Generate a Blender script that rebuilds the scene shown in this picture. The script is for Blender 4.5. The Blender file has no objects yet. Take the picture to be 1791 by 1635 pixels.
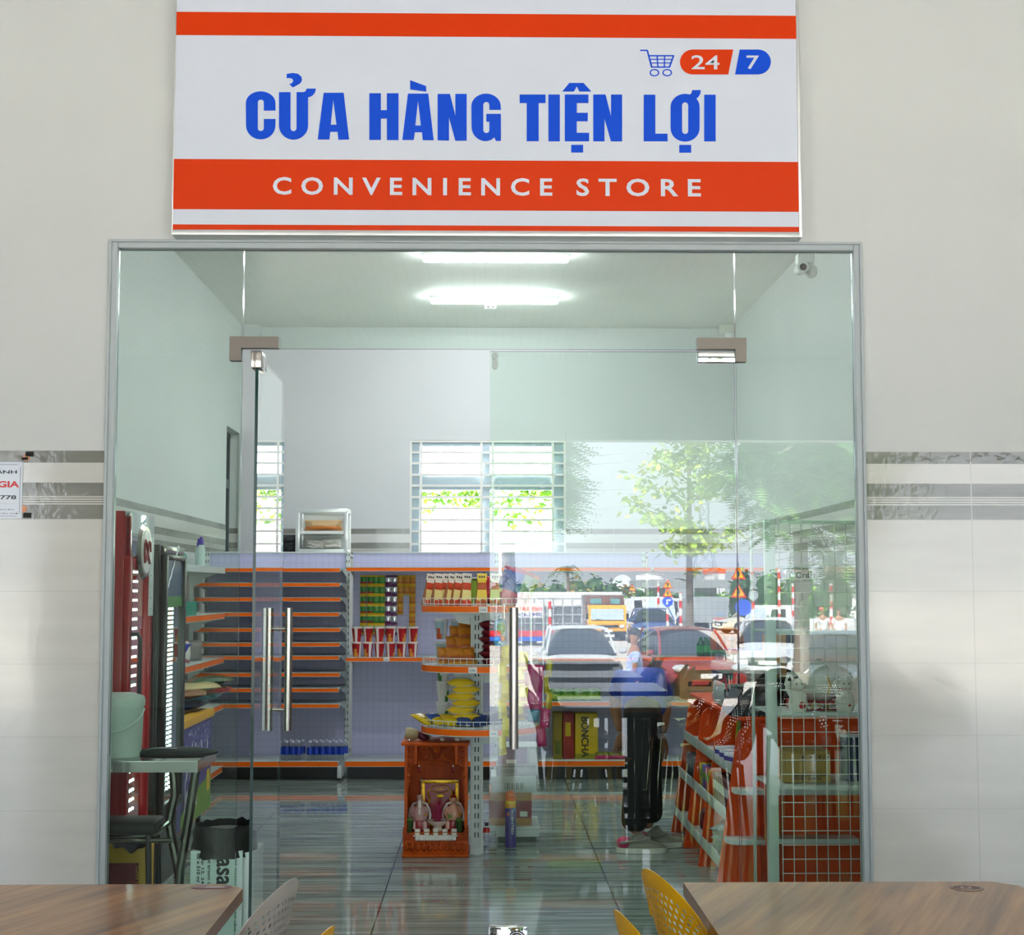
import bpy, bmesh, math, random
from mathutils import Vector, Matrix, noise
from bpy_extras import object_utils
random.seed(7)
S = bpy.context.scene
COL = S.collection

# ------------------------------------------------------------------ camera
F = 2700.0; W, H = 1791.0, 1635.0
CAMP = Vector((0.0, -6.0, 1.40))
PITCH = math.atan((1030-H/2)/F); YAW = math.atan((W/2-848)*math.cos(PITCH)/F)
cd = bpy.data.cameras.new('camera'); cam = bpy.data.objects.new('camera', cd); COL.objects.link(cam)
cd.sensor_fit = 'HORIZONTAL'; cd.sensor_width = 36; cd.lens = F/W*36; cd.clip_end = 2000; cd.clip_start = .05
cam.location = CAMP; cam.rotation_euler = (math.pi/2+PITCH, 0, -YAW)
S.camera = cam
RM = cam.rotation_euler.to_matrix()
def ray(px, py):
    return RM @ Vector(((px-W/2)/F, -(py-H/2)/F, -1.0))
def at(px, py, Y):
    """world point on the upright plane Y seen at that place of the photograph"""
    v = ray(px, py); t = (Y-CAMP.y)/v.y
    return CAMP + v*t
def mir(px, py, Yv):
    """place of a real object behind the photographer whose mirror image in the storefront is seen there"""
    p = at(px, py, Yv); p.y = -p.y
    return p
def zpl(px, py, z):
    v = ray(px, py); t = (z-CAMP.z)/v.z
    return CAMP + v*t

# ------------------------------------------------------------------ world, sun, exposure
S.view_settings.view_transform = 'Standard'; S.view_settings.look = 'None'
S.view_settings.exposure = 0.20; S.view_settings.gamma = 1.0; S.view_settings.use_curve_mapping = False
w = bpy.data.worlds.new('world'); S.world = w; w.use_nodes = True
nt = w.node_tree; nt.nodes.clear()
o_ = nt.nodes.new('ShaderNodeOutputWorld'); b_ = nt.nodes.new('ShaderNodeBackground')
tc = nt.nodes.new('ShaderNodeTexCoord'); sx = nt.nodes.new('ShaderNodeSeparateXYZ'); rp = nt.nodes.new('ShaderNodeValToRGB')
nt.links.new(tc.outputs['Generated'], sx.inputs[0]); nt.links.new(sx.outputs['Z'], rp.inputs[0])
rp.color_ramp.elements[0].position = 0.0; rp.color_ramp.elements[0].color = (.86, .93, 1.0, 1)
rp.color_ramp.elements[1].position = .6; rp.color_ramp.elements[1].color = (.62, .80, 1.0, 1)
nt.links.new(rp.outputs[0], b_.inputs[0]); b_.inputs[1].default_value = 5.5
nt.links.new(b_.outputs[0], o_.inputs[0])
sd = bpy.data.lights.new('sun', 'SUN'); sd.energy = 54; sd.angle = .01; sd.color = (1, .985, .97)
sun = bpy.data.objects.new('sun', sd); COL.objects.link(sun)
sun.rotation_euler = (math.radians(-32), math.radians(-20), 0)

# ------------------------------------------------------------------ materials
def lin(c):
    if isinstance(c, str):
        c = c.lstrip('#'); c = tuple(int(c[i:i+2], 16)/255 for i in (0, 2, 4))
    return tuple(((x/12.92) if x <= .04045 else ((x+.055)/1.055)**2.4) for x in c[:3])
MC = {}
def mat(c, rough=.5, metal=0, spec=.5, em=0, name=None, var=0, vscale=30, bump=0, bscale=40, alpha=1, stretch=None, coat=0):
    key = (c, rough, metal, spec, em, var, vscale, bump, bscale, alpha, stretch, coat)
    if key in MC: return MC[key]
    m = bpy.data.materials.new(name or 'paint_'+str(c).strip('#')); m.use_nodes = True
    n = m.node_tree; b = n.nodes['Principled BSDF']
    L = lin(c)
    b.inputs['Base Color'].default_value = (*L, 1); b.inputs['Roughness'].default_value = rough
    b.inputs['Metallic'].default_value = metal; b.inputs['Specular IOR Level'].default_value = spec
    b.inputs['Coat Weight'].default_value = coat
    if em: b.inputs['Emission Color'].default_value = (*L, 1); b.inputs['Emission Strength'].default_value = em
    if alpha < 1: b.inputs['Alpha'].default_value = alpha
    if var or bump:
        t = n.nodes.new('ShaderNodeTexCoord'); mp = n.nodes.new('ShaderNodeMapping'); n.links.new(t.outputs['Object'], mp.inputs[0])
        if stretch: mp.inputs['Scale'].default_value = stretch
    if var:
        nz = n.nodes.new('ShaderNodeTexNoise'); nz.inputs['Scale'].default_value = vscale; nz.inputs['Detail'].default_value = 5
        n.links.new(mp.outputs[0], nz.inputs[0])
        r = n.nodes.new('ShaderNodeMapRange'); n.links.new(nz.outputs[0], r.inputs[0])
        r.inputs[1].default_value = .3; r.inputs[2].default_value = .7; r.inputs[3].default_value = 1-var; r.inputs[4].default_value = 1+var
        mx = n.nodes.new('ShaderNodeVectorMath'); mx.operation = 'SCALE'; mx.inputs[0].default_value = L
        n.links.new(r.outputs[0], mx.inputs['Scale']); n.links.new(mx.outputs[0], b.inputs['Base Color'])
    if bump:
        nz = n.nodes.new('ShaderNodeTexNoise'); nz.inputs['Scale'].default_value = bscale; nz.inputs['Detail'].default_value = 3
        n.links.new(mp.outputs[0], nz.inputs[0])
        bp = n.nodes.new('ShaderNodeBump'); bp.inputs['Strength'].default_value = bump; bp.inputs['Distance'].default_value = .01
        n.links.new(nz.outputs[0], bp.inputs['Height']); n.links.new(bp.outputs[0], b.inputs['Normal'])
    MC[key] = m
    return m
class NT:
    def __init__(s, m): s.t = m.node_tree
    def n(s, ty, **k):
        x = s.t.nodes.new(ty)
        for a, v in k.items(): setattr(x, a, v)
        return x
    def l(s, a, b): s.t.links.new(a, b)
    def m(s, op, a, b=None, c=None):
        x = s.n('ShaderNodeMath', operation=op)
        for i, v in enumerate((a, b, c)):
            if v is None: continue
            if isinstance(v, (int, float)): x.inputs[i].default_value = v
            else: s.l(v, x.inputs[i])
        return x.outputs[0]
    def mix(s, f, a, b):
        x = s.n('ShaderNodeMix', data_type='RGBA')
        if isinstance(f, (int, float)): x.inputs[0].default_value = f
        else: s.l(f, x.inputs[0])
        for i, v in ((6, a), (7, b)):
            if isinstance(v, (tuple, str)): x.inputs[i].default_value = (*(lin(v) if isinstance(v, str) else v), 1)
            else: s.l(v, x.inputs[i])
        return x.outputs[2]
def newmat(name):
    m = bpy.data.materials.new(name); m.use_nodes = True
    return m, NT(m), m.node_tree.nodes['Principled BSDF']

def glass_mat(name, tint, ior=1.5):
    m = bpy.data.materials.new(name); m.use_nodes = True; T = NT(m); m.node_tree.nodes.clear()
    o = T.n('ShaderNodeOutputMaterial'); tr = T.n('ShaderNodeBsdfTransparent'); gl = T.n('ShaderNodeBsdfGlossy')
    tr.inputs[0].default_value = (*tint, 1); gl.inputs['Roughness'].default_value = 0.0; gl.inputs[0].default_value = (1, 1, 1, 1)
    fr = T.n('ShaderNodeFresnel'); fr.inputs[0].default_value = ior
    geo = T.n('ShaderNodeNewGeometry')
    R = fr.outputs[0]
    f = T.m('DIVIDE', T.m('MULTIPLY', R, 2.0), T.m('ADD', R, 1.0))
    f = T.m('MULTIPLY', f, T.m('SUBTRACT', 1.0, geo.outputs['Backfacing']))
    mx = T.n('ShaderNodeMixShader'); T.l(f, mx.inputs[0]); T.l(tr.outputs[0], mx.inputs[1]); T.l(gl.outputs[0], mx.inputs[2])
    T.l(mx.outputs[0], o.inputs[0])
    return m
M_GLASS = glass_mat('storefront_glass', (.915, .975, .935), 1.50)
M_CLEAR = glass_mat('clear_glass', (.96, .975, .97))
M_PET = glass_mat('clear_plastic', (.90, .93, .93), 1.6)
M_EDGE = mat('#06382f', .15, name='green_glass_edge')

Z0 = 1.9356
def tile_mat(name, axis, off, dark='#8f8e86', light='#d9d6d0'):
    m, T, b = newmat(name)
    g = T.n('ShaderNodeNewGeometry'); s = T.n('ShaderNodeSeparateXYZ'); T.l(g.outputs['Position'], s.inputs[0])
    z = s.outputs['Z']; u = s.outputs[axis]
    def band(lo, hi): return T.m('MULTIPLY', T.m('GREATER_THAN', z, lo), T.m('LESS_THAN', z, hi))
    d = T.m('ADD', T.m('ADD', band(1.889, 2.5), band(1.763, 1.811)), band(1.669, 1.722))
    fr = T.m('FRACT', T.m('DIVIDE', T.m('SUBTRACT', z, 1.722), .0092))
    st = T.m('MULTIPLY', band(1.722, 1.763), T.m('LESS_THAN', fr, .42))
    d = T.m('MINIMUM', T.m('ADD', d, st), 1.0)
    # marble veining: diagonal streaks
    mp = T.n('ShaderNodeMapping'); T.l(g.outputs['Position'], mp.inputs[0])
    mp.inputs['Rotation'].default_value = (0, .6, 0) if axis == 'X' else (.6, 0, 0)
    mp.inputs['Scale'].default_value = (1.2, 9, 9) if axis == 'X' else (9, 1.2, 9)
    nz = T.n('ShaderNodeTexNoise'); nz.inputs['Scale'].default_value = 1.6; nz.inputs['Detail'].default_value = 6; T.l(mp.outputs[0], nz.inputs[0])
    r = T.n('ShaderNodeMapRange'); T.l(nz.outputs[0], r.inputs[0]); r.inputs[1].default_value = .3; r.inputs[2].default_value = .7
    lc = T.mix(r.outputs[0], tuple(x*.93 for x in lin(light)), lin(light))
    dc = T.mix(r.outputs[0], tuple(x*.7 for x in lin(dark)), tuple(x*1.15 for x in lin(dark)))
    c = T.mix(d, lc, dc)
    fv = T.m('ABSOLUTE', T.m('SUBTRACT', T.m('FRACT', T.m('DIVIDE', T.m('SUBTRACT', u, off), .6)), .5))
    jv = T.m('GREATER_THAN', fv, .4965)
    zz = T.m('ABSOLUTE', T.m('SUBTRACT', T.m('FRACT', T.m('DIVIDE', T.m('SUBTRACT', z, 1.669), .278)), .5))
    jh = T.m('MULTIPLY', T.m('GREATER_THAN', zz, .4955), T.m('LESS_THAN', z, 1.69))
    j = T.m('MINIMUM', T.m('ADD', jv, jh), 1.0)
    c = T.mix(j, c, '#c9c6c0')
    T.l(c, b.inputs['Base Color']); b.inputs['Roughness'].default_value = .09
    n2 = T.n('ShaderNodeTexNoise'); n2.inputs['Scale'].default_value = 28; T.l(g.outputs['Position'], n2.inputs[0])
    n3 = T.n('ShaderNodeTexNoise'); n3.inputs['Scale'].default_value = 3.5; T.l(g.outputs['Position'], n3.inputs[0])
    hh = T.m('ADD', T.m('MULTIPLY', n2.outputs[0], T.m('ADD', T.m('MULTIPLY', d, .5), .12)), T.m('SUBTRACT', T.m('MULTIPLY', n3.outputs[0], .9), T.m('MULTIPLY', j, .3)))
    bp = T.n('ShaderNodeBump'); bp.inputs['Strength'].default_value = .25; bp.inputs['Distance'].default_value = .006
    T.l(hh, bp.inputs['Height']); T.l(bp.outputs[0], b.inputs['Normal'])
    return m
def plaster(name, c):
    return mat(c, .75, name=name, var=.02, vscale=1.5, bump=.05, bscale=60)
M_WALL = plaster('white_wall_paint', '#d8dad9')
M_STEEL = mat('#a8a29c', .2, 1, name='brushed_steel')
M_CHROME = mat('#d8dadb', .06, 1, name='polished_chrome')
M_BLACK = mat('#101112', .4, name='black_plastic')
M_WHITE = mat('#e9e9e6', .4, name='white_plastic')
M_ORANGE = mat('#f56a06', .4, 0, .2, name='orange_price_strip')
M_ALU = mat('#b9c1c4', .5, 0, .4, name='powder_coated_aluminium')
M_SHELF = mat('#c9d2d0', .35, name='pale_grey_shelf_steel')

# ------------------------------------------------------------------ mesh helpers
ORI = {}
class MB:
    def __init__(s, mats=None):
        s.b = bmesh.new(); s.mats = []; s.cur = 0
        for m_ in (mats or []): s.use(m_)
        s.cur = 0
    def use(s, m):
        if m not in s.mats: s.mats.append(m)
        s.cur = s.mats.index(m); return s
    def _mi(s, faces):
        for f in faces: f.material_index = s.cur
    def face(s, pts):
        f = s.b.faces.new([s.b.verts.new(p) for p in pts]); f.material_index = s.cur; return f
    def box(s, x0, x1, y0, y1, z0, z1, bev=0, seg=2):
        s.nb = getattr(s, 'nb', 0)+1; e_ = (s.nb % 9)*.00006   # hairline differences keep crossing bars from sharing a surface
        x0, x1 = min(x0, x1)+e_, max(x0, x1)-e_; y0, y1 = min(y0, y1)+e_, max(y0, y1)-e_; z0, z1 = min(z0, z1)+e_, max(z0, z1)-e_
        r = bmesh.ops.create_cube(s.b, size=1, matrix=Matrix.Translation(((x0+x1)/2, (y0+y1)/2, (z0+z1)/2)) @ Matrix.Diagonal((abs(x1-x0), abs(y1-y0), abs(z1-z0), 1)))
        fs = list({f for v in r['verts'] for f in v.link_faces}); s._mi(fs)
        if bev:
            es = list({e for v in r['verts'] for e in v.link_edges})
            q = bmesh.ops.bevel(s.b, geom=es, offset=bev, segments=seg, profile=.5, affect='EDGES'); s._mi(q['faces'])
        return s
    def obox(s, c, sx, sy, sz, rot=(0, 0, 0), bev=0):
        m = Matrix.Translation(c) @ Matrix.Rotation(rot[2], 4, 'Z') @ Matrix.Rotation(rot[1], 4, 'Y') @ Matrix.Rotation(rot[0], 4, 'X') @ Matrix.Diagonal((sx, sy, sz, 1))
        r = bmesh.ops.create_cube(s.b, size=1, matrix=m)
        fs = list({f for v in r['verts'] for f in v.link_faces}); s._mi(fs)
        if bev:
            es = list({e for v in r['verts'] for e in v.link_edges})
            q = bmesh.ops.bevel(s.b, geom=es, offset=bev, segments=2, profile=.5, affect='EDGES'); s._mi(q['faces'])
        return s
    def cyl(s, p0, p1, r0, r1=None, n=14, cap=True):
        p0 = Vector(p0); p1 = Vector(p1); r1 = r0 if r1 is None else r1
        d = p1-p0; q = d.to_track_quat('Z', 'Y').to_matrix()
        a = [s.b.verts.new(p0 + q @ Vector((r0*math.cos(t), r0*math.sin(t), 0))) for t in [2*math.pi*i/n for i in range(n)]]
        b = [s.b.verts.new(p1 + q @ Vector((r1*math.cos(t), r1*math.sin(t), 0))) for t in [2*math.pi*i/n for i in range(n)]]
        fs = [s.b.faces.new((a[i], a[(i+1) % n], b[(i+1) % n], b[i])) for i in range(n)]
        if cap:
            fs.append(s.b.faces.new(a[::-1])); fs.append(s.b.faces.new(b))
        s._mi(fs); return s
    def tube(s, pts, r, n=8, closed=False):
        pts = [Vector(p) for p in pts]; rings = []; N = len(pts)
        rr = r if isinstance(r, (list, tuple)) else [r]*N
        up = None
        for i, p in enumerate(pts):
            if closed: d = pts[(i+1) % N]-pts[i-1]
            else: d = pts[min(i+1, N-1)]-pts[max(i-1, 0)]
            d.normalize()
            if up is None: up = d.orthogonal().normalized()
            else:
                up = (up - d*up.dot(d))
                up = up.normalized() if up.length > 1e-5 else d.orthogonal().normalized()
            sd = d.cross(up)
            rings.append([s.b.verts.new(p+(up*math.cos(t)+sd*math.sin(t))*rr[i]) for t in [2*math.pi*k/n for k in range(n)]])
        fs = []
        for i in range(N if closed else N-1):
            A = rings[i]; B = rings[(i+1) % N]
            for k in range(n): fs.append(s.b.faces.new((A[k], A[(k+1) % n], B[(k+1) % n], B[k])))
        if not closed: fs.append(s.b.faces.new(rings[0][::-1])); fs.append(s.b.faces.new(rings[-1]))
        s._mi(fs); return s
    def lathe(s, prof, c=(0, 0, 0), n=20, segs=None, sx=1, sy=1):
        """prof: (r,z[,material]) from bottom to top"""
        c = Vector(c); rings = []
        for p in prof:
            r, z = p[0], p[1]
            if r < 1e-6: rings.append([s.b.verts.new(c+Vector((0, 0, z)))])
            else: rings.append([s.b.verts.new(c+Vector((r*sx*math.cos(2*math.pi*i/n), r*sy*math.sin(2*math.pi*i/n), z))) for i in range(n)])
        for j in range(len(rings)-1):
            if len(prof[j]) > 2: s.use(prof[j][2])
            A, B = rings[j], rings[j+1]
            for i in range(n):
                k = (i+1) % n
                if len(A) == 1 and len(B) == 1: continue
                if len(A) == 1: f = s.b.faces.new((A[0], B[k], B[i]))
                elif len(B) == 1: f = s.b.faces.new((A[i], A[k], B[0]))
                else: f = s.b.faces.new((A[i], A[k], B[k], B[i]))
                f.material_index = s.cur
        return s
    def ell(s, c, rx, ry, rz, n=12, rot=None):
        m = Matrix.Translation(c)
        if rot: m = m @ Matrix.Rotation(rot[2], 4, 'Z') @ Matrix.Rotation(rot[1], 4, 'Y') @ Matrix.Rotation(rot[0], 4, 'X')
        r = bmesh.ops.create_uvsphere(s.b, u_segments=n, v_segments=max(6, n*2//3), radius=1, matrix=m @ Matrix.Diagonal((rx, ry, rz, 1)))
        s._mi({f for v in r['verts'] for f in v.link_faces}); return s
    def prism(s, pts, ext):
        """closed outline (3D points) pushed along ext"""
        pts = [Vector(p) for p in pts]; e = Vector(ext)
        a = [s.b.verts.new(p) for p in pts]; b = [s.b.verts.new(p+e) for p in pts]; n = len(a)
        fs = [s.b.faces.new(a[::-1]), s.b.faces.new(b)]
        fs += [s.b.faces.new((a[i], a[(i+1) % n], b[(i+1) % n], b[i])) for i in range(n)]
        s._mi(fs); return s
    def grid(s, fn, nu, nv, closeu=False):
        vs = [[s.b.verts.new(fn(i/nu, j/nv)) for i in range(nu if closeu else nu+1)] for j in range(nv+1)]
        w_ = len(vs[0])
        for j in range(nv):
            for i in range(nu):
                k = (i+1) % w_
                f = s.b.faces.new((vs[j][i], vs[j][k], vs[j+1][k], vs[j+1][i])); f.material_index = s.cur
        return s
    def sheet(s, fn, nu, nv, th):
        """closed sheet of thickness th following fn, pushed along local normals"""
        P = [[Vector(fn(i/nu, j/nv)) for i in range(nu+1)] for j in range(nv+1)]
        def nrm(j, i):
            a = P[j][min(i+1, nu)]-P[j][max(i-1, 0)]; b = P[min(j+1, nv)][i]-P[max(j-1, 0)][i]
            c = a.cross(b); return c.normalized() if c.length > 1e-9 else Vector((0, 0, 1))
        A = [[s.b.verts.new(P[j][i]) for i in range(nu+1)] for j in range(nv+1)]
        B = [[s.b.verts.new(P[j][i]+nrm(j, i)*th) for i in range(nu+1)] for j in range(nv+1)]
        fs = []
        for j in range(nv):
            for i in range(nu):
                fs.append(s.b.faces.new((A[j][i], A[j+1][i], A[j+1][i+1], A[j][i+1])))
                fs.append(s.b.faces.new((B[j][i], B[j][i+1], B[j+1][i+1], B[j+1][i])))
        for j in range(nv):
            fs.append(s.b.faces.new((A[j][0], B[j][0], B[j+1][0], A[j+1][0]))); fs.append(s.b.faces.new((A[j][nu], A[j+1][nu], B[j+1][nu], B[j][nu])))
        for i in range(nu):
            fs.append(s.b.faces.new((A[0][i], A[0][i+1], B[0][i+1], B[0][i]))); fs.append(s.b.faces.new((A[nv][i], B[nv][i], B[nv][i+1], A[nv][i+1])))
        s._mi(fs); return s
    def pillow(s, w_, h, t, c=(0, 0, 0), rot=(0, 0, 0), crinkle=.15, seed=0, nu=10, nv=12, mats=None, seal=.07):
        """sealed bag standing in XZ, thick in Y; mats=(seal, body[, lower])"""
        m = Matrix.Translation(c) @ Matrix.Rotation(rot[2], 4, 'Z') @ Matrix.Rotation(rot[1], 4, 'Y') @ Matrix.Rotation(rot[0], 4, 'X')
        def pt(u, v, sgn):
            a = 2*u-1; b = 2*v-1
            k = max(0, (1-abs(a)**3.5))*max(0, 1-(abs(b)/(1-seal*.9))**3.5)**.6 if abs(b) < (1-seal*.9) else 0
            k = k if abs(a) < 1 else 0
            wv = noise.noise(Vector((a*2.3+seed*3.1, b*2.7, seed*1.7+sgn)))
            y = sgn*(t/2*k*(1+crinkle*wv)) + .002*sgn
            x = a*w_/2*(1-.05*(1-b*b)) + noise.noise(Vector((b*4, seed, a)))*w_*.02
            z = (b*.5+.5)*h + noise.noise(Vector((a*5, seed+9, b)))*h*.012
            return m @ Vector((x, y, z))
        for sgn in (-1, 1):
            vs = [[s.b.verts.new(pt(i/nu, j/nv, sgn)) for i in range(nu+1)] for j in range(nv+1)]
            if sgn == -1: keep = vs
            for j in range(nv):
                if mats:
                    v = (j+.5)/nv
                    s.use(mats[0] if (v < seal or v > 1-seal) else (mats[2] if len(mats) > 2 and v < .4 else mats[1]))
                for i in range(nu):
                    q = (vs[j][i], vs[j][i+1], vs[j+1][i+1], vs[j+1][i]) if sgn == -1 else (vs[j][i], vs[j+1][i], vs[j+1][i+1], vs[j][i+1])
                    s.b.faces.new(q).material_index = s.cur
        for j in range(nv):
            s.b.faces.new((keep[j][0], keep[j+1][0], vs[j+1][0], vs[j][0])); s.b.faces.new((keep[j][nu], vs[j][nu], vs[j+1][nu], keep[j+1][nu]))
        for i in range(nu):
            s.b.faces.new((keep[0][i], vs[0][i], vs[0][i+1], keep[0][i+1])); s.b.faces.new((keep[nv][i], keep[nv][i+1], vs[nv][i+1], vs[nv][i]))
        return s
    def build(s, name, parent=None, smooth=True, ang=35):
        me = bpy.data.meshes.new(name)
        if parent is not None:
            o = ORI[parent.name]; bmesh.ops.translate(s.b, vec=-Vector(o), verts=s.b.verts[:])
        s.b.to_mesh(me); s.b.free()
        for m in s.mats: me.materials.append(m)
        if smooth:
            me.polygons.foreach_set('use_smooth', [True]*len(me.polygons))
            try: me.set_sharp_from_angle(angle=math.radians(ang))
            except Exception: pass
        ob = bpy.data.objects.new(name, me); COL.objects.link(ob)
        if parent is not None:
            ob.parent = parent
            ORI[ob.name] = ORI[parent.name]
        else: ORI[ob.name] = (0, 0, 0)
        return ob

def thing(name, label, cat, loc=(0, 0, 0), group=None):
    o = bpy.data.objects.new(name, None); COL.objects.link(o); o.empty_display_size = .05
    o.location = loc; o['label'] = label; o['category'] = cat
    if group: o['group'] = group
    ORI[o.name] = tuple(loc)
    return o
def tag(o, label, cat, group=None, kind=None):
    o['label'] = label; o['category'] = cat
    if group: o['group'] = group
    if kind: o['kind'] = kind
    return o
def base(o):
    """move the origin of a one-mesh thing to its base centre"""
    me = o.data; xs = [v.co for v in me.vertices]
    c = Vector(((min(v.x for v in xs)+max(v.x for v in xs))/2, (min(v.y for v in xs)+max(v.y for v in xs))/2, min(v.z for v in xs)))
    me.transform(Matrix.Translation(-c)); o.location = o.location + c
    return o
def struct(o, label=None):
    o['kind'] = 'structure'
    if label: o['label'] = label
    return o
def sthing(name):
    o = bpy.data.objects.new(name, None); COL.objects.link(o); o['kind'] = 'structure'; ORI[o.name] = (0, 0, 0); return o
CH = {}
def kids(o): return [c for c in COL.objects if c.parent == o]
KC = {}
def copy_tree(o, loc, rz=None, label=None, group=None, rot=None):
    """copy of a thing with copies of its parts and their parts; mesh data shared"""
    if o.name not in KC: KC[o.name] = [(c, kids(c)) for c in kids(o)]
    r = o.copy(); COL.objects.link(r); r.location = loc
    if rz is not None: r.rotation_euler = (0, 0, rz)
    if rot is not None: r.rotation_euler = rot
    if label: r['label'] = label
    if group: r['group'] = group
    for ch, gs in KC[o.name]:
        c = ch.copy(); COL.objects.link(c); c.parent = r
        for g in gs:
            d = g.copy(); COL.objects.link(d); d.parent = c
    return r
USED = set()
def place(t, loc, rz=0, label=None, group=None, rot=None):
    """first use moves the original, later uses copy it"""
    if t.name in USED: return copy_tree(t, loc, rz, label, group, rot)
    if t.name not in KC: KC[t.name] = [(c, kids(c)) for c in kids(t)]
    USED.add(t.name); t.location = loc; t.rotation_euler = rot if rot is not None else (0, 0, rz)
    if label: t['label'] = label
    if group: t['group'] = group
    return t
ORD = ['first', 'second', 'third', 'fourth', 'fifth', 'sixth', 'seventh', 'eighth', 'ninth', 'tenth', 'eleventh', 'twelfth', 'thirteenth', 'fourteenth', 'fifteenth']

def shape2d(loops, to3d, ext, m):
    """filled flat shape with holes; loops of 2D points, to3d maps (x,y) to the place, ext = thickness vector"""
    cu = bpy.data.curves.new('outline', 'CURVE'); cu.dimensions = '2D'; cu.fill_mode = 'BOTH'
    for lp in loops:
        sp = cu.splines.new('POLY'); sp.points.add(len(lp)-1); sp.use_cyclic_u = True
        for p, q in zip(sp.points, lp): p.co = (q[0], q[1], 0, 1)
    ob = bpy.data.objects.new('outline', cu); me = bpy.data.meshes.new_from_object(ob)
    b = bmesh.new(); b.from_mesh(me)
    bpy.data.objects.remove(ob); bpy.data.curves.remove(cu); bpy.data.meshes.remove(me)
    return b
def add_flat(mb, b, to3d, ext):
    """copy bmesh b (flat) into mb with thickness"""
    ext = Vector(ext)
    bmesh.ops.remove_doubles(b, verts=b.verts[:], dist=1e-6)
    vs = {v: mb.b.verts.new(to3d(v.co.x, v.co.y)) for v in b.verts}
    vt = {v: mb.b.verts.new(Vector(to3d(v.co.x, v.co.y))+ext) for v in b.verts}
    for f in b.faces:
        try:
            mb.b.faces.new([vs[v] for v in f.verts]).material_index = mb.cur
            mb.b.faces.new([vt[v] for v in reversed(f.verts[:])]).material_index = mb.cur
        except ValueError: pass
    for e in b.edges:
        if len(e.link_faces) == 1:
            a, c = e.verts
            mb.b.faces.new((vs[a], vs[c], vt[c], vt[a])).material_index = mb.cur
    b.free()
def flat(mb, loops, to3d, ext):
    add_flat(mb, shape2d(loops, None, None, None), to3d, ext); return mb
def text(mb, s_, origin, size, udir=(1, 0, 0), vdir=(0, 0, 1), th=.001, bold=0, align='LEFT', spacing=1, width=None, height=None, xs=1):
    """lettering laid on a surface: origin = left (or centre) of the baseline"""
    cu = bpy.data.curves.new('letters', 'FONT'); cu.body = s_; cu.size = 1; cu.offset = bold; cu.align_x = align; cu.space_character = spacing
    cu.resolution_u = 3
    ob = bpy.data.objects.new('letters', cu); me = bpy.data.meshes.new_from_object(ob)
    b = bmesh.new(); b.from_mesh(me)
    bpy.data.objects.remove(ob); bpy.data.curves.remove(cu); bpy.data.meshes.remove(me)
    if not b.verts: return mb
    x0 = min(v.co.x for v in b.verts); x1 = max(v.co.x for v in b.verts); y0 = min(v.co.y for v in b.verts); y1 = max(v.co.y for v in b.verts)
    kx = size*xs; ky = size
    if width: kx = width/(x1-x0)
    if height: ky = height/(y1-y0)
    elif width: ky = size
    ox = x0 if align == 'LEFT' else (x0+x1)/2
    u = Vector(udir).normalized(); v = Vector(vdir).normalized(); o = Vector(origin); nn = u.cross(v)
    add_flat(mb, b, lambda x, y: o+u*((x-ox)*kx)+v*(y*ky), nn*th)
    return mb

def split(mb, name, parent):
    """every separate piece of the bmesh becomes a part of its own"""
    b = mb.b; seen = set(); b.verts.ensure_lookup_table(); groups = []
    for v in b.verts:
        if v in seen: continue
        st = [v]; comp = []; seen.add(v)
        while st:
            x = st.pop(); comp.append(x)
            for e in x.link_edges:
                y = e.other_vert(x)
                if y not in seen: seen.add(y); st.append(y)
        groups.append(comp)
    for comp in groups:
        n_ = MB(); n_.mats = list(mb.mats); mp_ = {v: n_.b.verts.new(v.co) for v in comp}
        for f in {f for v in comp for f in v.link_faces}:
            n_.b.faces.new([mp_[v] for v in f.verts]).material_index = f.material_index
        n_.build(name, parent, smooth=False)
    b.free()
# ================================================================== THE SETTING
YB = 7.78; XL = -2.167; XR = 2.22; ZC = 3.75
FX0, FX1, FZ = at(192, 425, 0).x, at(1506, 425, 0).x, at(848, 422, 0).z
DX0, DX1 = at(424, 600, 0).x, at(1287, 600, 0).x; DZ = at(848, 611, 0).z
T_X = tile_mat('wall_tiles_front', 'X', at(103, 900, 0).x+.3)
T_XR = tile_mat('wall_tiles_front_right', 'X', at(1566, 900, 0).x+.3)
T_XB = tile_mat('wall_tiles_back', 'X', at(662, 950, YB).x+.3)
T_Y = tile_mat('wall_tiles_side', 'Y', 3.3)
def wall(name, segs, tm, axis):
    """segs: boxes x0,x1,y0,y1,z0,z1; the tiled face is a thin skin in front of the plaster"""
    mb = MB()
    for s_ in segs:
        x0, x1, y0, y1, z0, z1 = s_
        if z1 <= Z0 + 1e-4: mb.use(tm)
        else: mb.use(M_WALL)
        mb.box(*s_)
    return struct(mb.build(name, smooth=False))
wall('wall_front_left', [(-9, FX0, 0, .16, 0, Z0), (-9, FX0, .004, .16, Z0, 4.4)], T_X, 'X')
wall('wall_front_right', [(FX1, 9, 0, .16, 0, Z0), (FX1, 9, .004, .16, Z0, 4.4)], T_XR, 'X')
wall('wall_front_top', [(FX0, FX1, .004, .16, FZ, 4.4)], T_X, 'X')
BW = (at(717, 800, YB).x, at(990, 800, YB).x, 1.15, at(848, 770, YB).z)
wall('wall_back', [(XL-.15, BW[0], YB, YB+.15, 0, Z0), (BW[1], XR+.15, YB, YB+.15, 0, Z0), (BW[0], BW[1], YB, YB+.15, 0, BW[2]),
     (XL-.15, BW[0], YB+.004, YB+.15, Z0, ZC), (BW[1], XR+.15, YB+.004, YB+.15, Z0, ZC), (BW[0], BW[1], YB+.004, YB+.15, BW[3], ZC)], T_XB, 'X')
LW = (6.95, 7.66, 1.15, 2.77)
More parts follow.
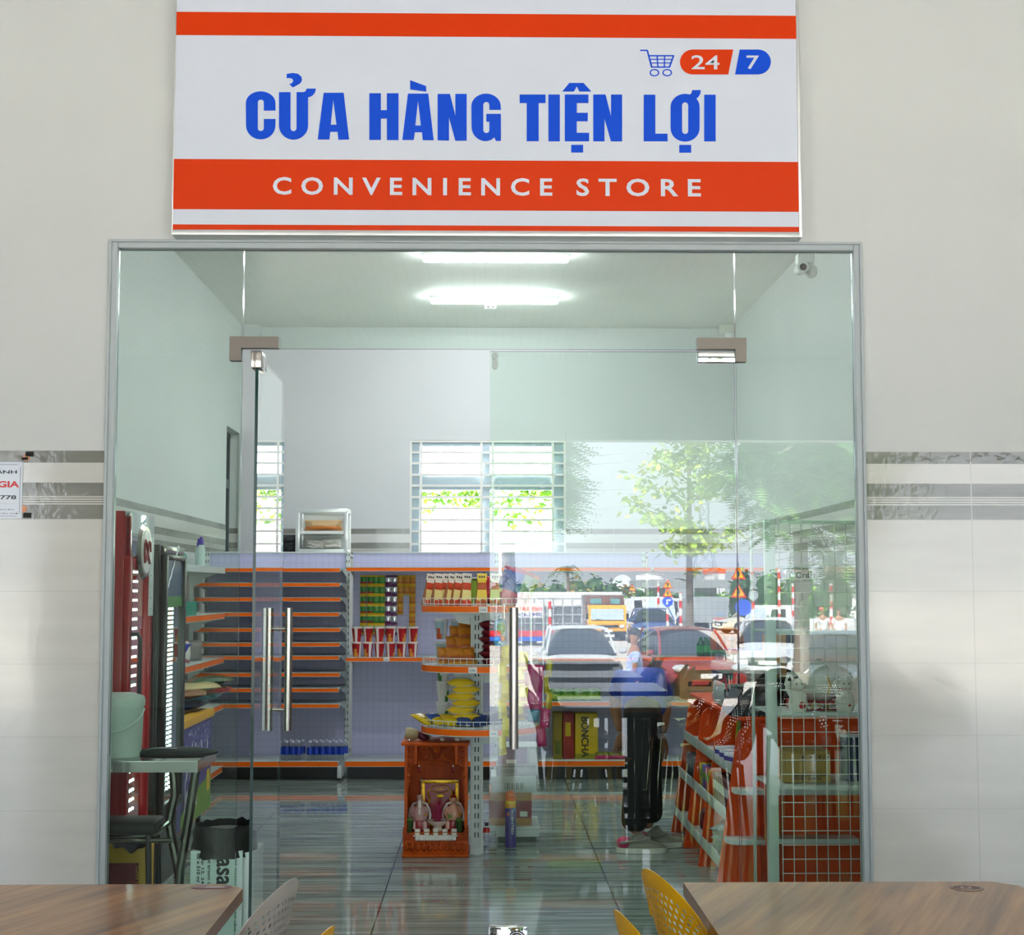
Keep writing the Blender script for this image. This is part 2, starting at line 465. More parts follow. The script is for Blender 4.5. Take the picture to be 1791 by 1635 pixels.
wall('wall_left', [(XL-.15, XL, .16, LW[0], 0, Z0), (XL-.15, XL-.003, .16, LW[0], Z0, ZC), (XL-.15, XL, LW[0], LW[1], 0, LW[2]),
     (XL-.15, XL-.003, LW[0], LW[1], LW[3], ZC), (XL-.15, XL, LW[1], YB, 0, Z0), (XL-.15, XL-.003, LW[1], YB, Z0, ZC)], T_Y, 'Y')
wall('wall_right', [(XR, XR+.15, .16, YB, 0, Z0), (XR+.003, XR+.15, .16, YB, Z0, ZC)], T_Y, 'Y')
m = MB([M_WALL]); m.box(XL-.01, XL+.16, YB-.14, YB, 0.0, ZC); struct(m.build('wall_column', smooth=False))
m = MB([plaster('ceiling_paint', '#e4e3de')]); m.box(XL-.15, XR+.15, .16, YB+.15, ZC, ZC+.1); struct(m.build('ceiling', smooth=False))
# store floor: polished streaky stone tiles
mm, T, b = newmat('polished_grey_stone')
g = T.n('ShaderNodeNewGeometry'); s = T.n('ShaderNodeSeparateXYZ'); T.l(g.outputs['Position'], s.inputs[0])
mp = T.n('ShaderNodeMapping'); T.l(g.outputs['Position'], mp.inputs[0]); mp.inputs['Scale'].default_value = (.7, 9, 1); mp.inputs['Rotation'].default_value = (0, 0, .06)
nz = T.n('ShaderNodeTexNoise'); nz.inputs['Scale'].default_value = 2.4; nz.inputs['Detail'].default_value = 8; nz.inputs['Distortion'].default_value = .6; T.l(mp.outputs[0], nz.inputs[0])
rr_ = T.n('ShaderNodeMapRange'); T.l(nz.outputs[0], rr_.inputs[0]); rr_.inputs[1].default_value = .32; rr_.inputs[2].default_value = .68
c = T.mix(rr_.outputs[0], '#66736c', '#a6b4ac')
jx = T.m('GREATER_THAN', T.m('ABSOLUTE', T.m('SUBTRACT', T.m('FRACT', T.m('DIVIDE', T.m('SUBTRACT', s.outputs['X'], -.986+.525), 1.05)), .5)), .497)
jy = T.m('GREATER_THAN', T.m('ABSOLUTE', T.m('SUBTRACT', T.m('FRACT', T.m('DIVIDE', s.outputs['Y'], 1.05)), .5)), .4985)
c = T.mix(T.m('MINIMUM', T.m('ADD', jx, jy), 1), c, '#3a3029')
T.l(c, b.inputs['Base Color']); b.inputs['Roughness'].default_value = .05; b.inputs['IOR'].default_value = 1.6
n2 = T.n('ShaderNodeTexNoise'); n2.inputs['Scale'].default_value = 5; mp2 = T.n('ShaderNodeMapping'); T.l(g.outputs['Position'], mp2.inputs[0]); mp2.inputs['Scale'].default_value = (.6, 2.5, 1)
T.l(mp2.outputs[0], n2.inputs[0])
bp = T.n('ShaderNodeBump'); bp.inputs['Strength'].default_value = .022; bp.inputs['Distance'].default_value = .01; T.l(n2.outputs[0], bp.inputs['Height']); T.l(bp.outputs[0], b.inputs['Normal'])
m = MB([mm]); m.box(XL-.15, XR+.15, 0, YB+.15, -.1, 0); struct(m.build('floor', smooth=False))
# terrace floor
mm, T, b = newmat('polished_terrace_tiles')
g = T.n('ShaderNodeNewGeometry'); s = T.n('ShaderNodeSeparateXYZ'); T.l(g.outputs['Position'], s.inputs[0])
nz = T.n('ShaderNodeTexNoise'); nz.inputs['Scale'].default_value = 2; nz.inputs['Detail'].default_value = 6; T.l(g.outputs['Position'], nz.inputs[0])
c = T.mix(nz.outputs[0], '#6a6b68', '#8a8b87')
j = 0
for ax in ('X', 'Y'):
    k = T.m('GREATER_THAN', T.m('ABSOLUTE', T.m('SUBTRACT', T.m('FRACT', T.m('DIVIDE', s.outputs[ax], .6)), .5)), .496); j = k if ax == 'X' else T.m('MAXIMUM', j, k)
c = T.mix(j, c, '#6a6a66'); T.l(c, b.inputs['Base Color']); b.inputs['Roughness'].default_value = .06
n2 = T.n('ShaderNodeTexNoise'); n2.inputs['Scale'].default_value = 4; T.l(g.outputs['Position'], n2.inputs[0])
bp = T.n('ShaderNodeBump'); bp.inputs['Strength'].default_value = .05; bp.inputs['Distance'].default_value = .01; T.l(n2.outputs[0], bp.inputs['Height']); T.l(bp.outputs[0], b.inputs['Normal'])
m = MB([mm]); m.box(-9, 9, -12.6, 0, -1.0, 0); struct(m.build('floor_terrace', smooth=False))
# canopy over the terrace with plank soffit
mm, T, b = newmat('white_plank_soffit')
g = T.n('ShaderNodeNewGeometry'); s = T.n('ShaderNodeSeparateXYZ'); T.l(g.outputs['Position'], s.inputs[0])
k = T.m('GREATER_THAN', T.m('ABSOLUTE', T.m('SUBTRACT', T.m('FRACT', T.m('DIVIDE', s.outputs['X'], .1)), .5)), .46)
T.l(T.mix(k, '#e6e4dc', '#8c8877'), b.inputs['Base Color']); b.inputs['Roughness'].default_value = .25
m = MB([mm]); m.box(-9, 9, -12.6, 0, 4.2, 4.3); struct(m.build('ceiling_canopy', smooth=False))
m = MB([M_WALL]); m.box(-9, 9, -12.75, -12.45, 3.19, 4.35); struct(m.build('wall_canopy_beam', smooth=False))
m = MB([M_WALL]); m.box(-5.3, -2.75, -12.7, -12.5, 0, 3.2); struct(m.build('wall_terrace_end', smooth=False))
m = MB([M_WALL]); m.box(8.6, 9, -12.7, -12.3, 0, 3.2); struct(m.build('wall_terrace_post', smooth=False))
m = MB([M_WALL]); m.box(-9.1, -8.9, -12.5, 0, 0, 4.3); struct(m.build('wall_added_screen_left', smooth=False))  # unseen side wall, added to keep daylight off the storefront
m = MB([M_WALL]); m.box(8.9, 9.1, -12.5, 0, 0, 4.3); struct(m.build('wall_added_screen_right', smooth=False))  # also added out of view, cuts the light from this side

# storefront frame
m = MB([M_ALU]); fw = .034
for (a, b2) in ((FX0, FX0+fw), (FX1-fw, FX1)):
    m.box(a, b2, -.012, .05, 0, FZ, .003)
    m.box(a if a == FX0 else b2-.012, a+.012 if a == FX0 else b2, -.022, 0, 0, FZ, .003)
m.box(FX0+fw, FX1-fw, -.012, .05, FZ-fw, FZ, .003); m.box(FX0, FX1, -.022, 0, FZ-.012, FZ, .003)
struct(m.build('trim_1'))
def pane(name, x0, x1, z0, z1, y=.02, parent=None, th=.012):
    mb = MB([M_GLASS]); mb.box(x0, x1, y, y+th, z0, z1)
    mb.b.faces.ensure_lookup_table(); mb.use(M_EDGE)
    for f in mb.b.faces:
        if abs(f.normal.y) < .5: f.material_index = mb.cur
    return mb.build(name, parent, smooth=False)
gx = .003
struct(pane('window_1', FX0+fw, DX0-gx, 0.002, FZ-fw))
struct(pane('window_2', DX1+gx, FX1-fw, 0.002, FZ-fw))
w3 = sthing('window_3'); pane('pane', DX0, DX1, DZ+.004, FZ-fw, parent=w3)
def Lp(sgn, x):   # L-shaped patch fitting on the fixed glass
    mb = MB([mat('#6f6963', .35, .9, name='satin_patch_metal')]); y0, y1 = .004, .048
    t, bt = at(848, 589, 0).z, at(848, 609, 0).z; lo = at(848, 631, 0).z
    a, b2 = (at(401, 600, 0).x, at(487, 600, 0).x) if sgn < 0 else (at(1220, 600, 0).x, at(1306, 600, 0).x)
    if sgn < 0: pts = [(a, t), (b2, t), (b2, bt), (a+.046, bt), (a+.046, lo), (a, lo)]
    else: pts = [(a, t), (b2, t), (b2, lo), (b2-.044, lo), (b2-.044, bt), (a, bt)]
    mb.prism([(p[0], y0, p[1]) for p in pts], (0, y1-y0, 0)); return mb.build('patch_fitting', w3)
Lp(-1, 0); Lp(1, 0)
def pull(mb, x, y, z0, z1, r=.0165):
    mb.cyl((x, y, z0), (x, y, z1), r, n=18)
# right leaf, closed
d2 = sthing('door_2'); dx0 = at(857, 700, 0).x
pane('pane', dx0, DX1-.004, .012, DZ-.004, parent=d2)
m = MB([M_CHROME]); a, b2 = at(1221, 620, 0).x, at(1286, 620, 0).x
m.box(a, b2, .0, .052, at(848, 633, 0).z, at(848, 613, 0).z, .002); m.build('patch_fitting', d2)
m = MB([M_CHROME]); m.box(dx0-.002, dx0+.145, 0, .052, .01, at(848, 1621, 0).z, .002)
lk = m.build('patch_lock', d2)
m = MB([M_BLACK]); cx, cz = dx0+.105, at(848, 1637, 0).z
m.tube([(cx+.028*math.cos(t*.3), -.001, cz+.018*math.sin(t*.3)) for t in range(21)], .0022, 5, closed=True)
m.tube([(cx+.017*math.cos(t*.3), -.001, cz+.010*math.sin(t*.3)) for t in range(21)], .0015, 5, closed=True); m.build('engraved_emblem', d2)
hx = at(899, 1200, -.05).x; h0, h1 = at(848, 1310, -.05).z, at(848, 1063, -.05).z
m = MB([M_STEEL]); pull(m, hx, -.045, h0, h1); pull(m, hx, .10, h0, h1)
for z in (h0+.08, h1-.08): m.cyl((hx, -.045, z), (hx, .10, z), .008)
m.build('handle', d2)
m = MB([mat('#c3cfca', .3)]); q = at(864, 622, 0); m.cyl((q.x+.004, .008, q.z), (q.x+.004, .02, q.z), .014, n=20); m.cyl((q.x+.004, .008, q.z-.04), (q.x+.004, .02, q.z-.04), .012, n=20)
m.box(q.x-.008, q.x+.016, .01, .02, q.z-.04, q.z-.014); m.build('door_tag', d2)
# left leaf, swung open inwards
d1 = sthing('door_1'); px_ = at(448, 700, .02).x
mb = MB([M_GLASS]); mb.box(px_-.006, px_+.006, .03, .83, .012, DZ-.02)
mb.b.faces.ensure_lookup_table(); mb.use(M_EDGE)
for f in mb.b.faces:
    if abs(f.normal.x) < .5: f.material_index = mb.cur
mb.build('pane', d1, smooth=False)
m = MB([M_STEEL]); m.box(px_-.02, px_+.02, .0, .16, DZ-.075, DZ-.006, .003); m.build('patch_fitting', d1)
m = MB([M_STEEL]); m.box(px_-.02, px_+.02, .0, .16, .01, .08, .003); m.build('patch_fitting', d1)
m = MB([M_STEEL]); yh = .74
h0, h1 = at(848, 1277, yh).z, at(848, 1063, yh).z
xa, xb = at(462, 1200, yh).x, at(504, 1200, yh).x
pull(m, xa, yh, h0, h1); pull(m, xb, yh, h0, h1)
for z in (h0+.09, h1-.09): m.cyl((xa, yh, z), (xb, yh, z), .008); m.cyl(((xa+xb)/2-.012, yh, z), ((xa+xb)/2+.012, yh, z), .014)
m.build('handle', d1)

# ------------------------------------------------------------------ sign over the door
YS = -.10
so = thing('shop_sign', 'large white orange and blue light box sign fixed on the wall over the glass entrance', 'sign', (0, 0, at(848, 412, YS).z))
def S3(py, px=848): return at(px, py, YS).z
sx0, sx1 = at(304, 300, YS).x, at(1396, 300, YS).x; szt = 3.98
ex0, ex1 = at(300, 405, YS).x, at(1403, 405, YS).x; ez = S3(413)
m = MB([mat('#d5d7d6', .3, .4)]);
m.box(ex0, sx0, YS-.003, 0, ez, szt+.02, .002); m.box(sx1, ex1, YS-.003, 0, ez, szt+.02, .002)
m.box(ex0, ex1, YS-.003, 0, ez, S3(404), .002); m.box(ex0, ex1, YS-.003, 0, szt, szt+.02, .002); m.build('frame', so)
M_VW = mat('#dfe5f3', .3, 0, .3, name='white_sign_vinyl'); M_VO = mat('#e33c00', .35, 0, .2, name='orange_sign_vinyl'); M_VB = mat('#0f52e0', .35, 0, .2, name='blue_sign_vinyl')
m = MB([M_VW]); m.box(sx0, sx1, YS+.001, -.02, S3(405), szt); m.build('face_panel', so, smooth=False)
for a, b2 in ((24, 64.5), (280.5, 368)): 
    m = MB([M_VO]); m.box(sx0, sx1, YS, YS+.001, S3(b2), S3(a)); m.build('orange_band', so, smooth=False)
m = MB([M_VO]); m.box(sx0, sx1, YS, YS+.001, S3(403.5), S3(394.5)); m.build('orange_band', so, smooth=False)
def arc(cx, cy, rx, ry, a0, a1, n=8):
    return [(cx+rx*math.cos(math.radians(a0+(a1-a0)*i/n)), cy-ry*math.sin(math.radians(a0+(a1-a0)*i/n))) for i in range(n+1)]
def signmap(ox, oy, sc):
    def f(x, y):
        p = at(ox+x/sc, oy+y/sc, YS-.002); return (p.x, p.y, p.z)
    return f
c1 = signmap(400, 60, 3.582); c2 = signmap(880, 60, 3.317)
L1 = [
 [[(220, 477), (293, 477)]+arc(200, 430, 93, 73, 0, 180, 14)+arc(200, 570, 92, 87, 180, 360, 14)+[(293, 530), (220, 530)]+arc(201, 588, 19, 18, 0, -180, 8)+arc(201, 425, 19, 17, 180, 0, 8)],
 [[(315, 362), (387, 362)]+arc(406, 587, 19, 20, 180, 360, 8)+[(425, 362), (468, 362), (482, 356), (488, 340), (546, 340), (541, 362), (528, 380), (512, 390), (497, 394)]+arc(406, 570, 91, 89, 0, -180, 14)],
 [[(363, 248), (400, 242), (435, 247), (455, 265), (459, 285), (450, 305), (428, 318), (402, 332), (380, 312), (398, 304), (405, 290), (397, 277), (380, 273), (363, 274)]],
 [[(595, 366), (720, 366), (754, 658), (687, 660), (682, 610), (636, 610), (630, 658), (558, 658)], [(655, 410), (675, 566), (639, 566)]],
 [[(881, 369), (953, 369), (953, 475), (991, 475), (991, 369), (1064, 369), (1064, 662), (991, 662), (991, 526), (953, 526), (953, 661), (881, 661)]],
 [[(1123, 371), (1250, 371), (1284, 663), (1216, 662), (1211, 613), (1166, 613), (1159, 661), (1088, 661)], [(1186, 416), (1204, 571), (1169, 571)]],
 [[(1137, 287), (1237, 324), (1237, 358), (1137, 344)]],
 [[(1309, 373), (1386, 373), (1420, 510), (1420, 373), (1491, 373), (1491, 665), (1420, 665), (1380, 520), (1380, 665), (1309, 663)]],
 [[(1705, 473), (1633, 473)]+arc(1614, 442, 19, 19, 0, 180, 8)+arc(1614, 600, 19, 18, 180, 360, 8)+[(1633, 546), (1614, 546), (1614, 498), (1705, 498), (1705, 667), (1675, 667), (1664, 644), (1645, 660), (1620, 668)]+arc(1612, 580, 90, 89, 262, 180, 8)+arc(1612, 450, 92, 79, 180, 0, 14)],
]
L2 = [
 [[(96, 349), (246, 349), (246, 398), (206, 398), (206, 619), (137, 619), (137, 398), (96, 398)]],
 [[(263, 349), (329, 349), (329, 620), (263, 620)]],
 [[(358, 349), (495, 349), (495, 398), (427, 398), (427, 455), (491, 455), (491, 504), (427, 504), (427, 571), (499, 571), (499, 620), (358, 620)]],
 [[(395, 641), (464, 641), (464, 685), (395, 685)]],
 [[(384, 282), (467, 282), (511, 331), (443, 331), (427, 302), (411, 331), (343, 331)]],
 [[(523, 349), (594, 349), (626, 475), (626, 349), (690, 349), (690, 620), (626, 620), (588, 487), (588, 620), (523, 620)]],
 [[(816, 350), (883, 350), (883, 576), (954, 576), (954, 620), (816, 620)]],
 [arc(1056, 420, 84, 75, 0, 180, 14)+arc(1056, 545, 84, 77, 180, 360, 14), arc(1056, 412, 18, 18, 0, 180, 8)+arc(1056, 560, 18, 18, 180, 360, 8)],
 [[(1078, 352), (1092, 342), (1097, 323), (1147, 323), (1144, 345), (1134, 362), (1120, 374)]],
 [[(1022, 641), (1091, 641), (1091, 686), (1022, 686)]],
 [[(1167, 350), (1233, 350), (1233, 620), (1167, 620)]],
]
m = MB([M_VB])
for lp in L1: flat(m, lp, c1, (0, .002, 0))
for lp in L2: flat(m, lp, c2, (0, .002, 0))
m.build('blue_lettering', so, smooth=False)
m = MB([M_VW]); a = at(477, 336, YS-.002); b2 = at(1226, 342, YS-.002); zt = at(848, 310, YS).z; zb = at(848, 341, YS).z
text(m, 'CONVENIENCE', (a.x, YS-.001, zb), .1, bold=.022, spacing=1.62, width=at(966, 340, YS).x-a.x, height=zt-zb, th=.001)
text(m, 'STORE', (at(1008, 340, YS).x, YS-.001, zb), .1, bold=.022, spacing=1.62, width=b2.x-at(1008, 340, YS).x, height=zt-zb, th=.001)
split(m, 'white_letter', so)
m = MB([M_VB])
def bar2(mb, p, q, w_, f):
    d = Vector((q[0]-p[0], q[1]-p[1])).normalized(); n_ = Vector((-d.y, d.x))*w_/2
    flat(mb, [[(p[0]+n_.x, p[1]+n_.y), (q[0]+n_.x, q[1]+n_.y), (q[0]-n_.x, q[1]-n_.y), (p[0]-n_.x, p[1]-n_.y)]], f, (0, .001, 0))
for p, q, w_ in (((795, 93), (838, 93), 8), ((836, 92), (862, 190), 9), ((858, 190), (968, 190), 7), ((965, 190), (990, 121), 9), ((845, 124), (990, 124), 7), ((852, 145), (982, 145), 5), ((856, 166), (974, 166), 5), ((893, 124), (898, 190), 7), ((937, 124), (935, 190), 7)):
    bar2(m, p, q, w_, c2)
for cx in (878, 952): flat(m, [arc(cx, 222, 28, 21, 0, 345, 23), arc(cx, 222, 21, 15, 0, 345, 23)], c2, (0, .001, 0))
m.build('trolley_emblem', so, smooth=False)
m = MB([M_VO]); flat(m, [[(1100, 88), (1335, 88), (1306, 232), (1100, 232)]+arc(1100, 160, 74, 72, 268, 92, 14)], c2, (0, .001, 0)); m.build('orange_badge', so, smooth=False)
m = MB([M_VB]); flat(m, [[(1373, 88), (1480, 88)]+arc(1480, 160, 73, 72, 88, -88, 14)+[(1480, 232), (1346, 232)]], c2, (0, .001, 0)); m.build('blue_badge', so, smooth=False)
m = MB([M_VW]); q = c2(1092, 202); q2 = c2(1254, 122); text(m, '24', (q[0], YS-.0035, q[2]), .1, bold=.01, width=q2[0]-q[0], height=q2[2]-q[2])
q = c2(1412, 200); q2 = c2(1484, 122); text(m, '7', (q[0], YS-.0035, q[2]), .1, bold=.01, width=q2[0]-q[0], height=q2[2]-q[2]); split(m, 'numeral', so)

# small printed notice taped to the wall at the left edge
no = thing('wall_notice', 'small white printed notice taped to the tiled wall left of the entrance', 'notice', (at(0, 900, 0).x, 0, at(0, 906, 0).z))
m = MB([mat('#dfe4ef', .2)]); nx1 = at(40, 850, 0).x; nx0 = nx1-.34; nz0, nz1 = at(20, 907, 0).z, at(20, 808, 0).z
m.box(nx0, nx1, -.004, -.001, nz0, nz1); m.build('sheet', no, smooth=False)
m = MB([mat('#2a2f3a', .4)])
e = .012; 
for a, b2, c_, d_ in ((nx0+e, nx1-.02, nz1-.0105, nz1-.009), (nx0+e, nx1-.02, nz0+.009, nz0+.0105), (nx1-.0105, nx1-.009, nz0+.02, nz1-.02), (nx0+.012, nx1-.03, nz0+.058, nz0+.0588)): m.box(a, b2, -.005, -.004, c_, d_)
q = at(-14, 830, -.004); text(m, 'ẢNH', (nx1-.105, -.004, at(0, 828, 0).z), .026, bold=.02, width=.082, height=.017, th=.001)
text(m, '778', (nx1-.085, -.004, at(0, 873, 0).z), .026, bold=.02, width=.062, height=.016, th=.001)
text(m, 'LÊ HỒNG ĐỎ,', (nx1-.12, -.004, at(0, 892, 0).z), .012, width=.09, height=.007, th=.001)
text(m, 'Q. B, TP CẦN THƠ', (nx1-.15, -.004, at(0, 899, 0).z), .012, width=.135, height=.0075, th=.001)
m.build('black_print', no, smooth=False)
m = MB([mat('#d8202c', .4)]); text(m, 'GIA', (nx1-.095, -.004, at(0, 852, 0).z), .03, bold=.03, width=.082, height=.025, th=.001); m.build('red_print', no, smooth=False)
for (px, py, c_) in ((52, 794, '#141414'), (44, 802, '#0f0f0f'), (48, 901, '#141414')):
    q = at(px, py, 0); m = MB([mat(c_, .7)]); m.obox((q.x, -.003, q.z), .03 if px > 46 else .024, .003, .019 if px > 46 else .01, (0, .02 if px != 44 else -.1, 0)); m.build('black_tape', no, smooth=False)
for (px, py) in ((46, 800), (41, 890)):
    q = at(px, py, 0); m = MB([mat('#e8a07a', .7)]); m.cyl((q.x, -.0015, q.z), (q.x, 0, q.z), .014, n=16); m.build('round_sticker', no, smooth=False)

# ------------------------------------------------------------------ back window with white grille, side window
M_WF = mat('#8b9aa2', .3, .5, name='grey_blue_aluminium')
w4 = sthing('window_4')
def bz(y): return at(848, y, YB).z
def bx(x): return at(x, 860, YB).x
m = MB([M_WF]); yy0, yy1 = YB+.06, YB+.11
m.box(BW[0], bx(733), yy0, yy1, BW[2], BW[3]); m.box(bx(844), bx(857), yy0, yy1, BW[2], BW[3]); m.box(bx(968), BW[1], yy0, yy1, BW[2], BW[3])
m.box(BW[0], BW[1], yy0, yy1, bz(779), BW[3]); m.box(BW[0], BW[1], yy0, yy1, bz(856), bz(831)); m.box(BW[0], BW[1], yy0, yy1, BW[2], BW[2]+.05)
m.build('window_frame', w4, smooth=False)
m = MB([M_CLEAR]); m.box(bx(733), bx(968), YB+.085, YB+.089, bz(831), bz(779)); m.build('upper_pane', w4, smooth=False)
m = MB([mat('#eceae4', .3)])
for x in (718, 736, 842, 862, 967, 988): m.box(bx(x)-.011, bx(x)+.011, YB+.01, YB+.028, BW[2], BW[3])
for y in (771.5, 791, 810, 830, 849, 869, 889, 909, 929, 951, 975, 1000): m.box(BW[0], BW[1], YB+.012, YB+.026, bz(y)-.010, bz(y)+.010)
m.build('grille', w4, smooth=False)
w5 = sthing('window_5')
m = MB([mat('#3c474a', .35, .3)]); x0, x1 = XL-.13, XL-.09
m.box(x0, x1, LW[0], LW[0]+.05, LW[2], LW[3]); m.box(x0, x1, LW[1]-.05, LW[1], LW[2], LW[3]); m.box(x0, x1, LW[0], LW[1], LW[3]-.05, LW[3]); m.box(x0, x1, LW[0], LW[1], 2.28, 2.36); m.box(x0, x1, LW[0], LW[1], LW[2], LW[2]+.05)
m.box(x0, x1, LW[0]+.32, LW[0]+.38, LW[2], 2.3); m.build('window_frame', w5, smooth=False)
m = MB([mat('#20292b', .1)]); m.box(x0+.01, x0+.016, LW[0]+.05, LW[1]-.05, LW[2]+.05, LW[3]-.05); m.build('dark_pane', w5, smooth=False)
# yard behind: a pale wall with creeper
m = MB([plaster('yard_wall_paint', '#e6e2d8')]); m.box(-6, 6, YB+2.25, YB+2.4, 0, 2.33); wl = struct(m.build('wall_yard', smooth=False))
m = MB([mat('#6f6a60', .8)]); m.box(-9, 9, YB+.15, YB+9, -.1, 0); struct(m.build('floor_yard', smooth=False))
def leaf_cloud(name, pts, size, mats, parent=None, seed=1, flatn=None):
    rnd = random.Random(seed); mb = MB(mats)
    for p in pts:
        mb.cur = rnd.randrange(len(mats))
        a = rnd.uniform(0, 6.28); t = rnd.uniform(-1, 1); s_ = size*rnd.uniform(.6, 1.3)
        d = Vector((math.cos(a)*math.cos(t), math.sin(a)*math.cos(t), math.sin(t)*.7-.3)).normalized()
        q = d.cross(Vector((rnd.uniform(-1, 1), rnd.uniform(-1, 1), 1))).normalized(); p = Vector(p)
        vs = [mb.b.verts.new(x) for x in (p, p+d*s_*.5+q*s_*.28, p+d*s_, p+d*s_*.5-q*s_*.28)]
        mb.b.faces.new(vs).material_index = mb.cur
    return mb.build(name, parent, smooth=False)
G1 = mat('#7aa52a', .5); G2 = mat('#5c8a2c', .5); G3 = mat('#9dbb3a', .5); G4 = mat('#37602c', .6); G5 = mat('#b8862c', .6); G6 = mat('#2f5130', .6)
rnd = random.Random(3)
pts = []
for i in range(1800):
    x = rnd.uniform(-2.6, 2.6); dz = rnd.random()**2*(.28+.14*math.sin(x*5))
    pts.append((x, YB+2.11-rnd.random()*.06, 2.42-dz))
tag(leaf_cloud('creeper', pts, .09, [G1, G3, G2], seed=5), 'bright green creeper hanging over the yard wall behind the back window', 'creeper')

# ------------------------------------------------------------------ lamps and ceiling fittings
TL = mat('#f4faff', .5, em=80, name='lit_tube_diffuser')
proto = None
xc = at(865, 518, 6.29).x
for i, yy in enumerate((6.29, 4.7, 3.1, 1.5)):  # lamps nearest the doors are unseen, added to brighten the interior
    lbl = ('long lit ceiling batten lamp nearest the back wall', 'long lit ceiling batten lamp seen just under the door head frame', 'added unseen ceiling batten lamp brightening the middle of the shop', 'added unseen ceiling batten lamp brightening the shop just inside the doors')[i]
    t_ = thing('ceiling_light', lbl, 'ceiling light', (xc, yy, ZC), 'batten lamps on the shop ceiling')
    mb = MB([M_WHITE]); mb.box(xc-.52, xc+.52, yy-.03, yy+.03, ZC-.022, ZC-.0, .004); mb.build('housing', t_)
    mb = MB([TL]); mb.box(xc-.51, xc+.51, yy-.028, yy+.028, ZC-.06, ZC-.022, .012); mb.build('diffuser', t_)
q = at(858, 538, 6.7); t_ = thing('smoke_detector', 'small white smoke detector on the shop ceiling behind the lamps', 'detector', (q.x, 6.7, ZC))
m = MB([M_WHITE]); m.cyl((q.x, 6.7, ZC-.03), (q.x, 6.7, ZC), .05, .055, 20); m.build('body', t_)
m = MB([M_BLACK]); m.box(q.x-.03, q.x-.008, 6.648, 6.655, ZC-.026, ZC-.014); m.box(q.x+.008, q.x+.03, 6.648, 6.655, ZC-.026, ZC-.014); m.build('vent', t_)
q = at(1408, 462, 2.6); t_ = thing('security_camera', 'white security camera hanging from the ceiling inside the right-hand pane', 'security camera', (q.x, 2.6, ZC))
m = MB([M_WHITE]); m.cyl((q.x, 2.6, ZC), (q.x, 2.6, q.z+.05), .022); m.box(q.x-.05, q.x+.05, 2.56, 2.64, q.z-.0, q.z+.06, .012); m.build('mount', t_)
m = MB([M_WHITE]); m.cyl((q.x-.025, 2.53, q.z-.03), (q.x-.02, 2.66, q.z-.02), .032, n=16); m.ell((q.x+.03, 2.58, q.z-.045), .036, .036, .04); m.build('camera_head', t_)
m = MB([M_BLACK]); m.cyl((q.x-.0252, 2.526, q.z-.0301), (q.x-.025, 2.53, q.z-.03), .02, n=16); m.build('lens', t_)
q = at(1275, 578, 7.6); t_ = thing('dome_camera', 'small white dome camera in the top corner of the back wall', 'security camera', (q.x, 7.6, ZC))
m = MB([mat('#d9d9cf', .4)]); m.box(q.x-.08, q.x+.06, 7.55, 7.66, ZC-.09, ZC, .006); m.build('bracket', t_)
m = MB([M_WHITE]); m.ell((q.x, 7.56, ZC-.11), .05, .05, .045); m.build('dome', t_)
# ================================================================== SHELVING
def peg_mat(name, c, line, axis='X'):
    m, T, b = newmat(name); g = T.n('ShaderNodeNewGeometry'); s = T.n('ShaderNodeSeparateXYZ'); T.l(g.outputs['Position'], s.inputs[0])
    j = None
    for ax in (axis, 'Z'):
        k = T.m('GREATER_THAN', T.m('ABSOLUTE', T.m('SUBTRACT', T.m('FRACT', T.m('DIVIDE', s.outputs[ax], .05)), .5)), .475); j = k if j is None else T.m('MAXIMUM', j, k)
    T.l(T.mix(T.m('MULTIPLY', j, .45), c, line), b.inputs['Base Color']); b.inputs['Roughness'].default_value = .4
    return m
M_PEG = peg_mat('lilac_grid_backing', '#bfbfe0', '#7a7b98'); M_PEGY = peg_mat('grey_backing', '#aab5b4', '#7d8885', 'Y')
YP, YF = 5.92, 5.46
def sz(y, Y=YF): return at(848, y, Y).z
def sxx(x, Y=YF): return at(x, 1100, Y).x
ztop = sz(965, YP)
def upright(mb, x, y, z0, z1, w_=.03, d=.03):
    mb.box(x-w_/2, x+w_/2, y-d/2, y+d/2, z0, z1)
M_SLOT = mat('#3b4241', .6)
def slots(mb, x, y, z0, z1, step=.05, w_=.012):
    mb.use(M_SLOT); z = z0
    while z < z1:
        mb.box(x-w_, x-w_+.006, y-.0015, y, z, z+.022); mb.box(x+w_-.006, x+w_, y-.0015, y, z, z+.022); z += step
bays = [(357, 612, [996.7, 1022.4, 1048, 1074.3, 1101.3, 1127, 1150, 1179.6, 1206.4, 1234], 'tall wall shelving unit at the left with eleven closely spaced empty orange-edged shelves'),
        (612, 873, [995.4, 1153], 'wall shelving unit behind the wooden shrine, with instant noodle cups on its middle shelf'),
        (873, 1130, [995.4, 1153, 1231], 'wall shelving unit behind the closed glass door, holding the tall yellow carton'),
        (1130, 1345, [995.4, 1152, 1231], 'wall shelving unit at the far right end, holding the brown carton with a hand slot')]
BAYX = []
